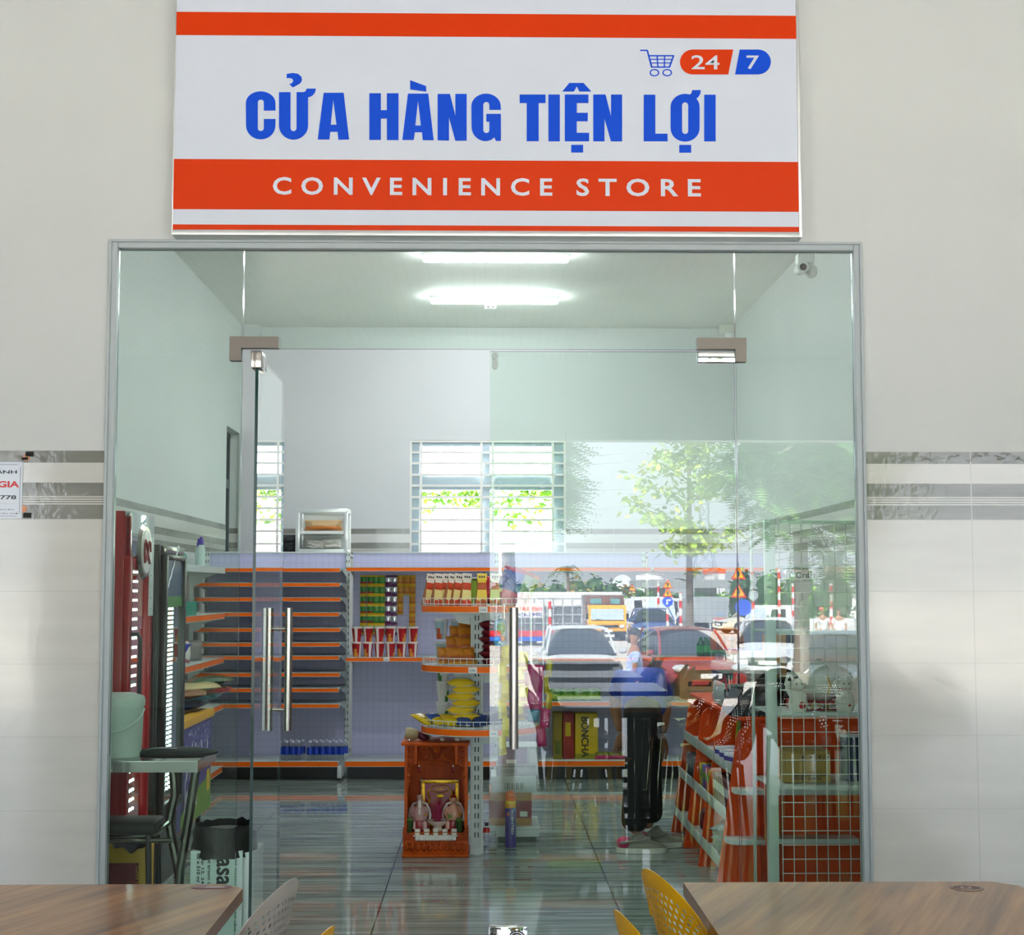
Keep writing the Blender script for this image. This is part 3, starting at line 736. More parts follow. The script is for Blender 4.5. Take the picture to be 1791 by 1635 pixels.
for bi, (xa, xb, ys, lbl) in enumerate(bays):
    x0, x1 = at(xa, 1100, YP).x, at(xb, 1100, YP).x
    if bi == 0: x0 = XL+.02
    if bi == 3: x1 = XR-.02
    t_ = thing('shelving_unit', lbl, 'shelving unit', ((x0+x1)/2, (YP+YF)/2, 0), 'shelving units along the back')
    BAYX.append((x0, x1))
    m = MB([M_PEG]); m.box(x0+.02, x1-.02, YP, YP+.02, .12, ztop-.006); m.build('back_panel', t_, smooth=False)
    m = MB([M_SHELF]); m.box(x0+.02, x1-.02, YP-.012, YP+.025, ztop-.012, ztop, .002); m.build('top_rail', t_)
    m = MB([M_SHELF]); upright(m, x1-.018, YP-.01, 0, ztop); slots(m, x1-.018, YP-.025, .2, ztop-.03); m.build('upright', t_, smooth=False)
    m = MB([M_SHELF]); m.box(x0+.02, x1-.02, YP+.025, YP+.5, ztop-.03, ztop-.012); m.build('top_ledge', t_, smooth=False)
    if bi == 0:
        m = MB([M_SHELF]); upright(m, x0+.018, YP-.01, 0, ztop); slots(m, x0+.018, YP-.025, .2, ztop-.03); m.build('upright', t_, smooth=False)
    m = MB([M_SHELF]); m.box(x1-.045, x1-.015, YF, YP, .02, .11, .003); m.use(M_BLACK); m.box(x1-.042, x1-.018, YF+.005, YF+.03, 0, .022); m.build('foot', t_)
    m = MB([M_BLACK]); m.box(x0+.02, x1-.045, YF+.12, YF+.14, 0, .1); m.build('kick_plate', t_, smooth=False)
    levels = [(sz(y), .032) for y in ys]+[(sz(1336)+.002, .042)]
    for k, (z, hh) in enumerate(levels):
        jl = random.uniform(-.008, .008); ex = .03 if bi in (0,) else .004
        a, b2 = x0+.012+(jl if bi == 0 else 0), x1-ex+(jl if bi == 0 else 0)
        m = MB([M_SHELF]); m.box(a, b2, YF+.005, YP-.01, z+hh/2-.022, z+hh/2-.002, .002)
        s_ = m.build('shelf', t_)
        m = MB([M_ORANGE]); m.box(a, b2-.003, YF-.002, YF+.004, z-hh/2+.003, z+hh/2-.004); m.use(M_SHELF)
        m.box(a, b2, YF-.004, YF+.005, z-hh/2, z-hh/2+.003); m.box(a, b2, YF-.004, YF+.005, z+hh/2-.004, z+hh/2); m.box(b2-.003, b2, YF-.004, YF+.005, z-hh/2, z+hh/2)
        m.build('price_strip', s_)
        if k < len(levels)-1:
            for xx in (x1-.024, x0+.03):
                m = MB([M_SHELF]); m.prism([(xx, YP-.02, z+.01), (xx, YF+.03, z+.01), (xx, YF+.05, z-.01), (xx, YP-.12, z-.045), (xx, YP-.1, z-.08), (xx, YP-.02, z-.10)], (.004, 0, 0))
                m.build('bracket', t_, smooth=False)
    t_['levels'] = 0; del t_['levels']
ZB = sz(1336)+.02; Z2 = sz(1153)+.0155; Z1 = sz(995.4)+.0155; Z3 = sz(1231)+.0155
# small price tag on the noodle shelf
# left wall gondola
t_ = thing('gondola_shelf', 'grey shelving unit along the left wall behind the black drinks fridge, four levels of goods', 'shelving unit', (XL+.13, 4.5, 0))
GX = -1.91; gy0, gy1 = 3.45, 5.38
m = MB([M_PEGY]); m.box(XL+.005, XL+.02, gy0, gy1-.35, .1, 1.6); m.build('back_panel', t_, smooth=False)
for y in (gy0+.02, gy0+.95, gy1-.08):
    m = MB([M_SHELF]); m.box(XL+.02, XL+.05, y-.015, y+.015, 0, 1.62); m.build('upright', t_, smooth=False)
GZ = [(1.535, 0), (1.205, 0), (.885, 0), (.55, 0), (.10, 0)]
for k, (z, _) in enumerate(GZ):
    for (a, b2) in ((gy0, gy0+.97), (gy0+.975, gy1)):
        m = MB([M_SHELF]); m.box(XL+.02, GX, a, b2, z, z+.02, .002); s_ = m.build('shelf', t_)
        m = MB([M_SHELF if k == 0 else M_ORANGE]); m.box(GX, GX+.006, a+.004, b2-.004, z-.018, z+.018); m.use(M_SHELF); m.box(GX-.001, GX+.008, a, b2, z+.018, z+.022); m.box(GX-.001, GX+.008, a, b2, z-.022, z-.018); m.build('price_strip', s_)
    if k < 4:
        for y in (gy0+.05, gy0+.95, gy1-.1): m = MB([M_SHELF]); m.prism([(XL+.03, y, z), (GX-.03, y, z), (GX-.05, y, z-.03), (XL+.12, y, z-.06), (XL+.1, y, z-.1), (XL+.03, y, z-.12)], (0, .004, 0)); m.build('bracket', t_, smooth=False)

# ================================================================== PRODUCT PROTOTYPES (built at the origin)
M_RED = mat('#a8101c', .35); M_DKRED = mat('#6f0d16', .35); M_YEL = mat('#e8c21c', .35); M_CRISP = mat('#d9771e', .35, bump=.3, bscale=60)
M_GRN = mat('#2f8a35', .35); M_PURP = mat('#5a2f7a', .35); M_PINK = mat('#c01f70', .3); M_CARD = mat('#b98a55', .75, var=.06, vscale=12)
M_PAPER = mat('#e6e4de', .5); M_BLUE = mat('#16429c', .35); M_TEAL = mat('#1f9c88', .4); M_FOIL = mat('#c9ccd0', .22, .8)
def cup_mesh(side, panel, lid, food):
    """instant noodle cup: tapered tub, coloured panels round it, foil lid"""
    t_ = thing('noodle_cup', 'x', 'noodle cup')
    m = MB([side]); n = 20; prof = [(.027, 0), (.030, .03), (.034, .06), (.038, .098), (.0405, .104), (.0405, .107)]
    m.lathe([(0, 0)]+prof[:1], n=n)
    rings = [[m.b.verts.new((r*math.cos(2*math.pi*i/n), r*math.sin(2*math.pi*i/n), z)) for i in range(n)] for r, z in prof]
    for j in range(len(prof)-1):
        for i in range(n):
            m.use(side if (j >= 3 or i % 10 in (0, 1)) else (food if (j == 0 and i % 10 in (5, 6, 7, 8)) or (j == 1 and i % 10 in (6, 7)) else panel))
            k = (i+1) % n; m.b.faces.new((rings[j][i], rings[j][k], rings[j+1][k], rings[j+1][i])).material_index = m.cur
    m.build('tub', t_)
    m = MB([lid]); m.lathe([(.040, .107), (.041, .110), (.039, .1112), (0, .1112)], n=n); m.build('lid', t_)
    return t_
CUP_R = cup_mesh(mat('#e8e2da', .4), M_RED, mat('#dcdad6', .4), mat('#d68a2a', .5))
def bottle(name, cat, prof, cap, capc, label=None, lc=None, n=14, body=M_PET, liquid=None):
    t_ = thing(name, 'x', cat)
    m = MB([body]); m.lathe(prof, n=n); m.build('bottle_body', t_)
    m = MB([capc]); m.lathe([(0, cap[1]), (cap[0], cap[1]), (cap[0], cap[2]), (0, cap[2])], n=n); m.build('cap', t_)
    if label: m = MB([lc]); m.lathe([(label[0], label[1]), (label[0]+.0005, label[1]), (label[0]+.0005, label[2]), (label[0], label[2])], n=n); m.build('bottle_label', t_)
    return t_
WB = bottle('water_bottle', 'water bottle', [(0, .003), (.018, 0), (.022, .005), (.022, .022), (.0205, .03), (.022, .037), (.022, .10), (.02, .112), (.010, .128), (.009, .135), (0, .136)], (.011, .132, .146), mat('#cfd6e8', .3), (.0224, .045, .095), mat('#1c3fae', .3))
# blister strips hang as one strip each
def strip_mesh(mats, nn, w_=.048, h=.075, tab=None):
    t_ = thing('sachet_strip', 'x', 'sachet strip')
    m = MB(mats)
    for i in range(nn):
        m.pillow(w_, h, .014, (0, 0, -h*(i+1)), seed=i*1.3+nn, nu=4, nv=6, mats=mats, seal=.12)
    m.build('packets', t_); return t_

# bay 2: noodle cups in two rows of pyramid stacks
def srow(pxs, py_base, Y, zbase, group, rowname):
    for i, px in enumerate(pxs):
        x = at(px, py_base, Y).x
        place(CUP_R, (x, Y, zbase), random.uniform(0, 6.28), f'red and white noodle cup, {ORD[i]} from the left, {rowname} of the noodle shelf', group)
srow([624+19.6*k_ for k_ in range(6)], 1150, YF+.09, Z2, 'red noodle cups on the middle shelf', 'lower front row')
srow([624+19.6*k_ for k_ in range(6)], 1150, YF+.09, Z2+.1115, 'red noodle cups on the middle shelf', 'upper row')
# sachet strips on the grid backing
spec = [(636, 'green', 6, [M_YEL, M_GRN, M_RED]), (648, 'green', 6, [M_YEL, M_GRN, M_RED]), (658, 'lime green', 6, [M_YEL, mat('#4f9a3c', .3), M_GRN]), (668, 'lime green', 6, [M_YEL, mat('#4f9a3c', .3), M_GRN]),
        (679, 'silver and purple', 6, [mat('#6d3a68', .3), M_FOIL, mat('#7d2a5c', .3)]), (690, 'silver and purple', 6, [mat('#6d3a68', .3), M_FOIL, mat('#8d8fb0', .3)]),
        (700, 'short yellow', 4, [mat('#d8a818', .35), mat('#c9871a', .35), mat('#b85a18', .35)]), (711, 'shortest yellow', 2, [mat('#d8a818', .35), mat('#c9871a', .35), mat('#b85a18', .35)]), (721.5, 'long yellow', 6, [mat('#d8a818', .35), mat('#c9871a', .35), mat('#b85a18', .35)])]
for i, (px, cn, k, mm_) in enumerate(spec):
    t_ = strip_mesh(mm_, k); t_['label'] = f'hanging strip of {cn} sachets, {ORD[i]} from the left above the noodle cups'; t_['group'] = 'sachet strips over the noodle cups'
    p = at(px, 1006, YP-.02); t_.location = (p.x, YP-.02, p.z)
t_ = thing('price_card', 'small white price card on the orange strip under the noodle cups', 'price card', (at(676, 1152, YF).x, YF-.006, sz(1156)))
x = at(676, 1152, YF).x; m = MB([M_PAPER]); m.box(x-.022, x+.022, YF-.007, YF-.0045, sz(1156), sz(1149.5)); m.build('card', t_, smooth=False)
m = MB([M_BLACK]); text(m, '10.000', (x-.016, YF-.0072, sz(1155)), .012, width=.03, height=.011, th=.0006); m.build('print', t_, smooth=False)
# water bottles, bottom shelf of bay 1
fx = [490, 501, 512, 522, 542, 553, 564, 576, 587, 597]
for r, Y in enumerate((YF+.05, YF+.13)):
    for i, px in enumerate(fx):
        x = at(px, 1320, YF+.05).x+(.02 if r else 0)
        if x > at(604, 1300, YF).x: continue
        place(WB, (x, Y, ZB+.002), 0, f'clear blue-labelled water bottle, {ORD[i]} from left, {"front" if r == 0 else "back"} row, low back shelf', 'water bottles on the bottom left shelf')

# ================================================================== LEFT SIDE
# red drinks fridge
ry0, ry1 = .62, 1.07
M_FR = mat('#a3060f', .22, name='red_enamel'); M_FIN = mat('#9fb3b0', .3); M_LED = mat('#eafff8', .4, em=5, name='lit_led')
rx1 = -1.54
t_ = thing('drinks_fridge', 'tall red glass-door drinks fridge at the left, nearest the entrance, with a round silver emblem', 'fridge', (-1.85, .84, 0), 'drinks fridges on the left')
rz1 = at(210, 893, ry0).z
m = MB([M_FR]); m.box(XL+.05, rx1, ry0, ry0+.03, .03, rz1, .004); m.box(XL+.05, rx1, ry1-.03, ry1, .03, rz1, .004); m.box(XL+.05, XL+.08, ry0, ry1, .03, rz1)
m.box(XL+.05, rx1, ry0, ry1, rz1-.22, rz1, .004); m.box(XL+.05, rx1, ry0, ry1, .03, .35, .004); m.use(M_BLACK); m.box(XL+.06, rx1-.02, ry0+.01, ry1-.01, 0, .03); m.build('cabinet', t_)
m = MB([M_FR]); m.box(rx1, rx1+.03, ry0, ry0+.05, .36, rz1-.02, .003); m.box(rx1, rx1+.03, ry1-.05, ry1, .36, rz1-.02, .003); m.box(rx1, rx1+.03, ry0, ry1, .34, .39, .003); m.box(rx1, rx1+.03, ry0, ry1, rz1-.25, rz1-.2, .003); dr = m.build('door', t_)
m = MB([M_CHROME]); m.box(rx1, rx1+.034, ry0+.0, ry1, rz1-.2, rz1-.0, .01); m.build('header_panel', t_)
m = MB([M_CLEAR]); m.box(rx1+.01, rx1+.014, ry0+.05, ry1-.05, .39, rz1-.25); m.build('pane', dr, smooth=False)
m = MB([mat('#4b5356', .3, .6)]); z0h, z1h = 1.4-222*6.65/2700, 1.4-78*6.65/2700
hy = ry0+.03; m.tube([(rx1+.03, hy, z1h), (rx1+.06, hy, z1h), (rx1+.07, hy, z1h-.02), (rx1+.07, hy, z0h+.02), (rx1+.06, hy, z0h), (rx1+.03, hy, z0h)], .009, 8); m.build('handle', dr)
m = MB([M_STEEL]); m.cyl((rx1+.034, (ry0+ry1)/2, rz1-.17), (rx1+.048, (ry0+ry1)/2, rz1-.17), .125, .11, 28); m.use(mat('#e6e2e0', .3)); m.cyl((rx1+.048, (ry0+ry1)/2, rz1-.17), (rx1+.05, (ry0+ry1)/2, rz1-.17), .095, n=28)
m.use(mat('#8a1a20', .4)); m.tube([(rx1+.052, (ry0+ry1)/2+.07*math.cos(k*.5)*.9, rz1-.17+.05*math.sin(k)) for k in range(12)], .006, 5); m.build('round_emblem', t_)
for k in range(5):
    z = .5+k*.24; m = MB([M_FIN]); m.box(XL+.09, rx1-.03, ry0+.04, ry1-.04, z, z+.012); m.build('wire_shelf', t_, smooth=False)
m = MB([M_FIN]); m.box(XL+.085, XL+.095, ry0+.03, ry1-.03, .36, rz1-.23); m.build('back_liner', t_, smooth=False)
for yy in (ry1-.06, ry1-.1, ry1-.14):
    m = MB([M_LED])
    for k in range(26): m.box(rx1-.035, rx1-.025, yy-.005, yy+.005, .42+k*.042, .42+k*.042+.012)
    m.build('led_strip', t_, smooth=False)
m = MB([mat('#cdd6d3', .4)]); m.box(rx1+.034, rx1+.037, ry1-.11, ry1-.02, 1.28, rz1-.10); m.use(M_BLACK)
for k in range(7): m.box(rx1+.037, rx1+.0375, ry1-.08, ry1-.06, 1.31+k*.05, 1.314+k*.05)
m.build('price_list_card', t_, smooth=False)
# black drinks fridge
bx1, by0, by1 = -1.50, 1.17, 1.66
bz1 = at(275, 952, by0).z
t_ = thing('drinks_fridge', 'tall black glass-door drinks fridge with bright lit strips, behind the red fridge', 'fridge', (-1.8, 1.4, 0), 'drinks fridges on the left')
MBK = mat('#0e1110', .25)
m = MB([MBK]); m.box(XL+.05, bx1, by0, by0+.035, .03, bz1, .008); m.box(XL+.05, bx1, by1-.03, by1, .03, bz1, .008); m.box(XL+.05, XL+.08, by0, by1, .03, bz1); m.box(XL+.05, bx1, by0, by1, bz1-.06, bz1, .008); m.box(XL+.05, bx1, by0, by1, .03, .38, .004); m.use(M_SHELF); m.box(XL+.1, bx1-.01, by0+.01, by1-.01, 0, .03)
m.build('cabinet', t_)
m = MB([M_STEEL]); m.box(bx1, bx1+.02, by0+.03, by1, bz1-.04, bz1-.005, .004); m.build('top_trim', t_)
m = MB([MBK]); m.box(bx1, bx1+.03, by0+.01, by0+.05, .38, bz1-.05, .003); m.box(bx1, bx1+.03, by1-.04, by1, .38, bz1-.05, .003); m.box(bx1, bx1+.03, by0+.01, by1, .36, .41, .003); m.box(bx1, bx1+.03, by0+.01, by1, bz1-.07, bz1-.045, .003); dr = m.build('door', t_)
m = MB([M_CLEAR]); m.box(bx1+.01, bx1+.014, by0+.05, by1-.04, .41, bz1-.07); m.build('pane', dr, smooth=False)
m = MB([mat('#35506f', .3)]); m.box(bx1+.015, bx1+.017, by0+.05, by1-.04, bz1-.26, bz1-.07); m.use(mat('#3f8a34', .3)); m.box(bx1+.0155, bx1+.0175, by0+.05, by1-.04, bz1-.29, bz1-.24); m.use(mat('#cfd6dc', .3)); m.tube([(bx1+.018, by0+.1+.03*k, bz1-.2+.025*k+.01*(k % 2)) for k in range(9)], .005, 5); m.build('mountain_poster', dr, smooth=False)
m = MB([mat('#cfe0d8', .35)]); m.box(XL+.085, XL+.095, by0+.03, by1-.03, .38, bz1-.07); m.build('back_liner', t_, smooth=False)
m = MB([mat('#1c1f1f', .35)]); m.box(XL+.3, bx1-.003, by0-.02, by0, .4, bz1-.03, .004)
for xx in (bx1-.12, bx1-.07, bx1-.03): m.box(xx, xx+.018, by0-.035, by0-.018, .42, bz1-.06, .004)
m.build('side_trim', t_)
for yy in (by1-.07, by1-.13, by1-.2):
    m = MB([M_LED])
    for k in range(40): m.box(bx1-.03, bx1-.02, yy-.008, yy+.008, .44+k*.022, .44+k*.022+.013)
    m.build('led_strip', t_, smooth=False)
for k in range(4):
    z = .55+k*.22; m = MB([M_FIN]); m.box(XL+.09, bx1-.04, by0+.04, by1-.04, z, z+.01); m.build('wire_shelf', t_, smooth=False)

# chest freezer
fx1, fy0, fy1 = -1.61, 1.95, 3.20
t_ = thing('chest_freezer', 'purple ice cream chest freezer with yellow rim, against the left wall', 'chest freezer', (-1.87, 2.57, 0))
M_FP = mat('#4a3f8f', .3, var=.25, vscale=9); M_FG = mat('#6f8f2e', .4, var=.15, vscale=12)
m = MB([mat('#2f2560', .3)]); m.box(XL+.03, fx1, fy0, fy1, .12, .655, .006); m.build('body', t_)
m = MB([M_FP]); m.box(fx1, fx1+.004, fy0+.02, fy1-.01, .3, .65); m.use(M_FG); m.prism([(fx1+.0045, fy0+.35, .13), (fx1+.0045, fy1-.01, .13), (fx1+.0045, fy1-.01, .33), (fx1+.0045, fy0+.9, .30), (fx1+.0045, fy0+.6, .25), (fx1+.0045, fy0+.35, .2)], (.001, 0, 0))
m.use(mat('#34307c', .3)); m.box(fx1, fx1+.004, fy0+.02, fy0+.35, .13, .3)
m.use(mat('#e6e4ee', .4))
rnd = random.Random(4)
for k in range(26): m.obox((fx1+.006, rnd.uniform(fy0+.45, fy1-.1), rnd.uniform(.24, .52)), .001, rnd.uniform(.01, .03), rnd.uniform(.02, .14), (rnd.uniform(-.3, .3), 0, 0))
for k in range(60): m.obox((fx1+.006, rnd.uniform(fy0+.4, fy1-.05), rnd.uniform(.42, .64)), .001, .008, .014)
m.use(mat('#d8b52a', .4)); m.obox((fx1+.006, fy1-.1, .3), .001, .09, .12); m.build('printed_front', t_, smooth=False)
m = MB([M_WHITE]); text(m, 'Aice', (fx1+.006, fy0+.07, .40), .1, (0, 1, 0), (0, 0, 1), bold=.01, width=.24, height=.12, th=.001); split(m, 'white_letter', t_)
M_FY = mat('#e6a812', .35); m = MB([M_FY])
m.box(fx1-.07, fx1+.02, fy0-.01, fy1+.01, .655, .70, .008); m.box(XL+.02, XL+.09, fy0-.01, fy1+.01, .655, .70, .008); m.box(XL+.02, fx1+.02, fy0-.01, fy0+.06, .655, .70, .008); m.box(XL+.02, fx1+.02, fy1-.06, fy1+.01, .655, .70, .008); m.build('rim', t_)
m = MB([M_CLEAR]); m.box(XL+.08, fx1-.06, fy0+.05, fy1-.05, .67, .676); m.build('sliding_lid', t_, smooth=False)
for (xx, yy) in ((fx1-.05, fy1-.08), (fx1-.05, fy0+.1), (XL+.12, fy0+.1), (XL+.12, fy1-.08)):
    m = MB([M_CHROME]); m.box(xx-.012, xx+.012, yy-.02, yy+.02, .07, .12); m.use(M_BLACK); m.cyl((xx-.012, yy, .035), (xx+.012, yy, .035), .035, n=16); m.build('castor', t_)

# stainless folding table
t_ = thing('folding_table', 'stainless steel folding table just inside the left pane, under the white bucket', 'table', (-1.6, .35, 0))
tz = .728; tx0, tx1, ty0, ty1 = -2.02, -1.125, .15, .57
m = MB([mat('#b6b8b4', .16, 1, bump=.1, bscale=8)]); m.box(tx0, tx1, ty0, ty1, tz-.006, tz, .002); 
m.box(tx0, tx1, ty0, ty0+.004, tz-.045, tz); m.box(tx0, tx1, ty1-.004, ty1, tz-.045, tz); m.box(tx1-.004, tx1, ty0, ty1, tz-.045, tz); m.box(tx0, tx0+.004, ty0, ty1, tz-.045, tz); m.build('tabletop', t_)
def leg(pts, r=.018):
    m = MB([mat('#6f7068', .25, 1)]); m.tube(pts, r, 10); m.build('leg', t_)
q = lambda px, py, Y: tuple(at(px, py, Y))
leg([q(303, 1343, .3), q(306, 1390, .3), q(300, 1415, .3), q(296, 1440, .3), q(302, 1475, .3), q(312, 1520, .3), (at(322, 1600, .3).x, .3, 0.01)])
leg([q(343, 1343, .26), q(330, 1430, .26), q(315, 1520, .26), (at(308, 1600, .26).x, .26, 0.01)])
leg([(-1.95, .3, tz-.03), (-1.97, .3, 0.01)]); leg([(-1.95, .45, tz-.03), (-1.9, .45, 0.01)])
m = MB([mat('#8e9088', .2, 1)]); m.tube([q(190, 1465, .28), q(250, 1462, .28), q(275, 1455, .28), q(297, 1436, .28)], .012, 10); m.tube([q(190, 1470, .22), q(302, 1470, .22)], .010, 8); m.build('brace', t_)
# bucket
c = at(203, 1300, .33); bx_, by_ = c.x, .33
t_ = thing('bucket', 'white lidded plastic bucket with a bail handle on the steel folding table', 'bucket', (bx_, by_, tz))
MBu = mat('#c6d8d0', .3); m = MB([MBu]); m.lathe([(0, tz), (.095, tz), (.1, tz+.01), (.108, tz+.205), (0, tz+.205)], (bx_, by_, 0), 32); m.build('tub', t_)
m = MB([MBu]); m.lathe([(.112, tz+.2), (.113, tz+.225), (.108, tz+.24), (.07, tz+.252), (0, tz+.256)], (bx_, by_, 0), 32); m.build('lid', t_)
m = MB([MBu]); m.tube([(bx_+.112*math.cos(a), by_+.114*math.sin(a)-.004, tz+.19-.085*math.sin(-a)) for a in [-k*math.pi/14 for k in range(15)]], .005, 8); m.build('handle', t_)
# black cloth cap / purse on the table
q = at(300, 1316, .36); t_ = thing('black_pouch', 'flat black fabric pouch lying on the steel folding table', 'pouch', (q.x, .36, tz))
m = MB([mat('#151a19', .7, bump=.3, bscale=50)]); m.ell((q.x+.02, .36, tz+.012), .17, .07, .022, 20); m.build('pouch', t_)
m = MB([M_CHROME]); m.tube([(q.x-.1, .33, tz+.02), (q.x-.07, .32, tz+.03), (q.x-.02, .32, tz+.032), (q.x+.03, .32, tz+.03)], .003, 6); m.build('zip', t_)
# black round seat stool below, yellow carton and floor items
q = at(228, 1440, .3); t_ = thing('stool', 'black-topped stool under the steel folding table', 'stool', (q.x, .31, 0))
zst = at(235, 1432, .3).z; m = MB([mat('#121514', .55)]); m.box(q.x-.2, q.x+.12, .2, .42, zst-.05, zst, .02); m.build('seat', t_)
for a, b2 in ((-.18, .22), (.1, .22), (-.18, .40), (.1, .40)):
    m = MB([M_BLACK]); m.cyl((q.x+a, b2, 0), (q.x+a*.9, b2, zst-.05), .012); m.build('leg', t_)
def carton(name, label, cat, x0, x1, y0, y1, z0, z1, body, patches=(), group=None, texts=(), tape=None, open_=False):
    t_ = thing(name, label, cat, ((x0+x1)/2, (y0+y1)/2, z0), group)
    m = MB([body]); m.box(x0, x1, y0, y1, z0, z1, .002)
    if open_: pass
    m.build('box_body', t_)
    for i, (a, b2, c_, d_, mt) in enumerate(patches):   # fractions on the front face
        m = MB([mt]); m.box(x0+(x1-x0)*a, x0+(x1-x0)*b2, y0-.0012-i*.0003, y0-.0002, z0+(z1-z0)*c_, z0+(z1-z0)*d_); m.build('printed_panel', t_, smooth=False)
    for (s_, a, c_, w_, h_, mt, vert) in texts:
        m = MB([mt])
        if vert: text(m, s_, (x0+(x1-x0)*a, y0-.003, z0+(z1-z0)*c_), .1, (0, 0, -1), (1, 0, 0), width=w_, height=h_, th=.0008, bold=.02)
        else: text(m, s_, (x0+(x1-x0)*a, y0-.003, z0+(z1-z0)*c_), .1, (1, 0, 0), (0, 0, 1), width=w_, height=h_, th=.0008, bold=.01)
        m.build('printed_lettering', t_, smooth=False)
    if tape:
        m = MB([mat('#c9a26a', .3)]); m.box((x0+x1)/2-.02, (x0+x1)/2+.02, y0-.001, y1+.001, z1-.03, z1+.001); m.build('tape', t_, smooth=False)
    return t_
MY = mat('#d6a90e', .5)
q0, q1 = at(150, 1500, .5), at(262, 1500, .5)
carton('carton', 'yellow and dark red carton on the floor beneath the stool and steel table', 'carton', q0.x, q1.x, .50, .58, .002, at(200, 1480, .5).z, MY, [(.3, .83, -.0, .8, mat('#7d1a20', .5))], texts=[('XUAN THAI TOM', .79, .78, .16, .022, MY, True), ('GEN', .1, .8, .18, .03, mat('#4a4010', .5), True)])
m_ = at(225, 1490, .46)
t_ = thing('black_sack', 'black crumpled cloth sack draped over the yellow carton under the steel table', 'cloth', (m_.x, .44, m_.z-.03))
m = MB([mat('#0f1312', .8)]); m.grid(lambda u, v: (at(190+75*u, 1452, .46).x, .455+.12*v, at(200, 1462+30*math.sin(math.pi*min(1, u*1.0))*(1-v)+14*noise.noise(Vector((u*4, v*4, 0)))-10*v, .46).z), 14, 6); m.build('sack', t_)
# foam box reading "asa" with black bag over it
q0, q1 = at(333, 1500, .14), at(424, 1500, .14); zt = at(380, 1488, .14).z
t_ = carton('foam_box', 'white box with black vertical lettering under a black bag behind the left pane', 'box', q0.x, q1.x, .14, .4, .002, zt, mat('#cfe4e2', .4),
       texts=[('asa', .52, .93, .105, .05, M_BLACK, True), ('viet trong tung goc', .34, .98, .2, .016, mat('#4b5a58', .5), True), ('tang cuong nang dong cho', .86, .98, .3, .014, mat('#2c8a60', .5), True), ('Hop 12, 24 l', .22, .98, .13, .014, M_BLACK, True), ('tui x 510 ml', .13, .98, .11, .014, M_BLACK, True)])
m = MB([mat('#d9e6e4', .4)]); m.box(q1.x, q1.x+.045, .16, .4, .002, zt-.01, .002); m.build('side_flap', t_)
a0, a1 = at(322, 1480, .1).x, at(440, 1480, .1).x; zq = at(380, 1452, .14).z; zl = at(380, 1494, .12).z
t_ = thing('bin_bag', 'black plastic bag slumped over the white box behind the left pane', 'bag', ((a0+a1)/2, .24, zl-.01))
m = MB([mat('#111413', .45, bump=.6, bscale=18)])
m.grid(lambda u, v: ((a0+a1)/2+(a1-a0)/2*(1.02-.10*v-.25*max(0, v-.75))*math.cos(2*math.pi*u)*(1+.06*noise.noise(Vector((u*9, v*5, 1)))), .26+.15*(1-.1*v)*math.sin(2*math.pi*u), zl-.02+(zq-zl+.03)*v+.014*noise.noise(Vector((math.cos(u*6.28)*3, math.sin(u*6.28)*3, v*3)))), 28, 8, closeu=True)
m.use(mat('#111413', .45, bump=.6, bscale=18)); m.ell(((a0+a1)/2, .26, zq-.02), (a1-a0)/2*.8, .11, .015, 16); m.build('bag', t_)

# goods on the left gondola
zt = GZ[0][0]+.021
for i, (px, Y) in enumerate(((348, 5.0), (352, 4.6))):
    x = at(px, 960, Y).x; x = max(x, XL+.06)
    t_ = thing('detergent_bottle', f'detergent bottle with violet cap, {"left" if i == 0 else "right"} of two on the top left shelf', 'bottle', (x, Y, zt), 'violet-capped bottles')
    m = MB([mat('#c8dcd8', .2)]); m.lathe([(0, zt), (.026, zt), (.028, zt+.01), (.028, zt+.11), (.018, zt+.145), (.015, zt+.15), (0, zt+.15)], (x, Y, 0), 16, sy=.7); m.build('bottle_body', t_)
    m = MB([mat('#3a1a9a', .3)]); m.lathe([(.017, zt+.145), (.017, zt+.17), (.012, zt+.18), (.010, zt+.2), (0, zt+.2)], (x, Y, 0), 14); m.build('cap', t_)
for i in range(3):
    y = 3.75+i*.28; m = MB([mat('#e2ece6', .3), mat('#e2ece6', .3), M_TEAL]); x = XL+.14
    t_ = thing('tissue_pack', f'white and green tissue pack, top shelf of the left wall, {ORD[i]} from the fridge', 'tissue pack', (x, y, zt), 'tissue packs on the top left shelf')
    m.pillow(.2, .09, .07, (x, y, zt), (0, 0, 1.4), seed=i, mats=m.mats); m.build('pack', t_)
# teal basket
zt = GZ[1][0]+.021; x0, x1, y0, y1 = XL+.062, GX-.012, 3.55, 4.38
ob = at(372, 1060, 4.55)
t_ = thing('basket', 'teal perforated plastic basket on the second shelf of the left wall', 'basket', ((x0+x1)/2, (y0+y1)/2, zt))
mm, T, b = newmat('teal_basket_weave'); T.l(T.mix(0, '#1fa58c', '#1fa58c'), b.inputs['Base Color']); g = T.n('ShaderNodeNewGeometry'); s = T.n('ShaderNodeSeparateXYZ'); T.l(g.outputs['Position'], s.inputs[0])
h = T.m('MULTIPLY', T.m('MULTIPLY', T.m('GREATER_THAN', T.m('FRACT', T.m('DIVIDE', s.outputs['Z'], .013)), .4), T.m('GREATER_THAN', T.m('FRACT', T.m('DIVIDE', T.m('ADD', s.outputs['Y'], s.outputs['X']), .022)), .4)), T.m('LESS_THAN', s.outputs['Z'], zt+.075))
b.inputs['Roughness'].default_value = .4; T.l(T.m('SUBTRACT', 1, h), b.inputs['Alpha'])
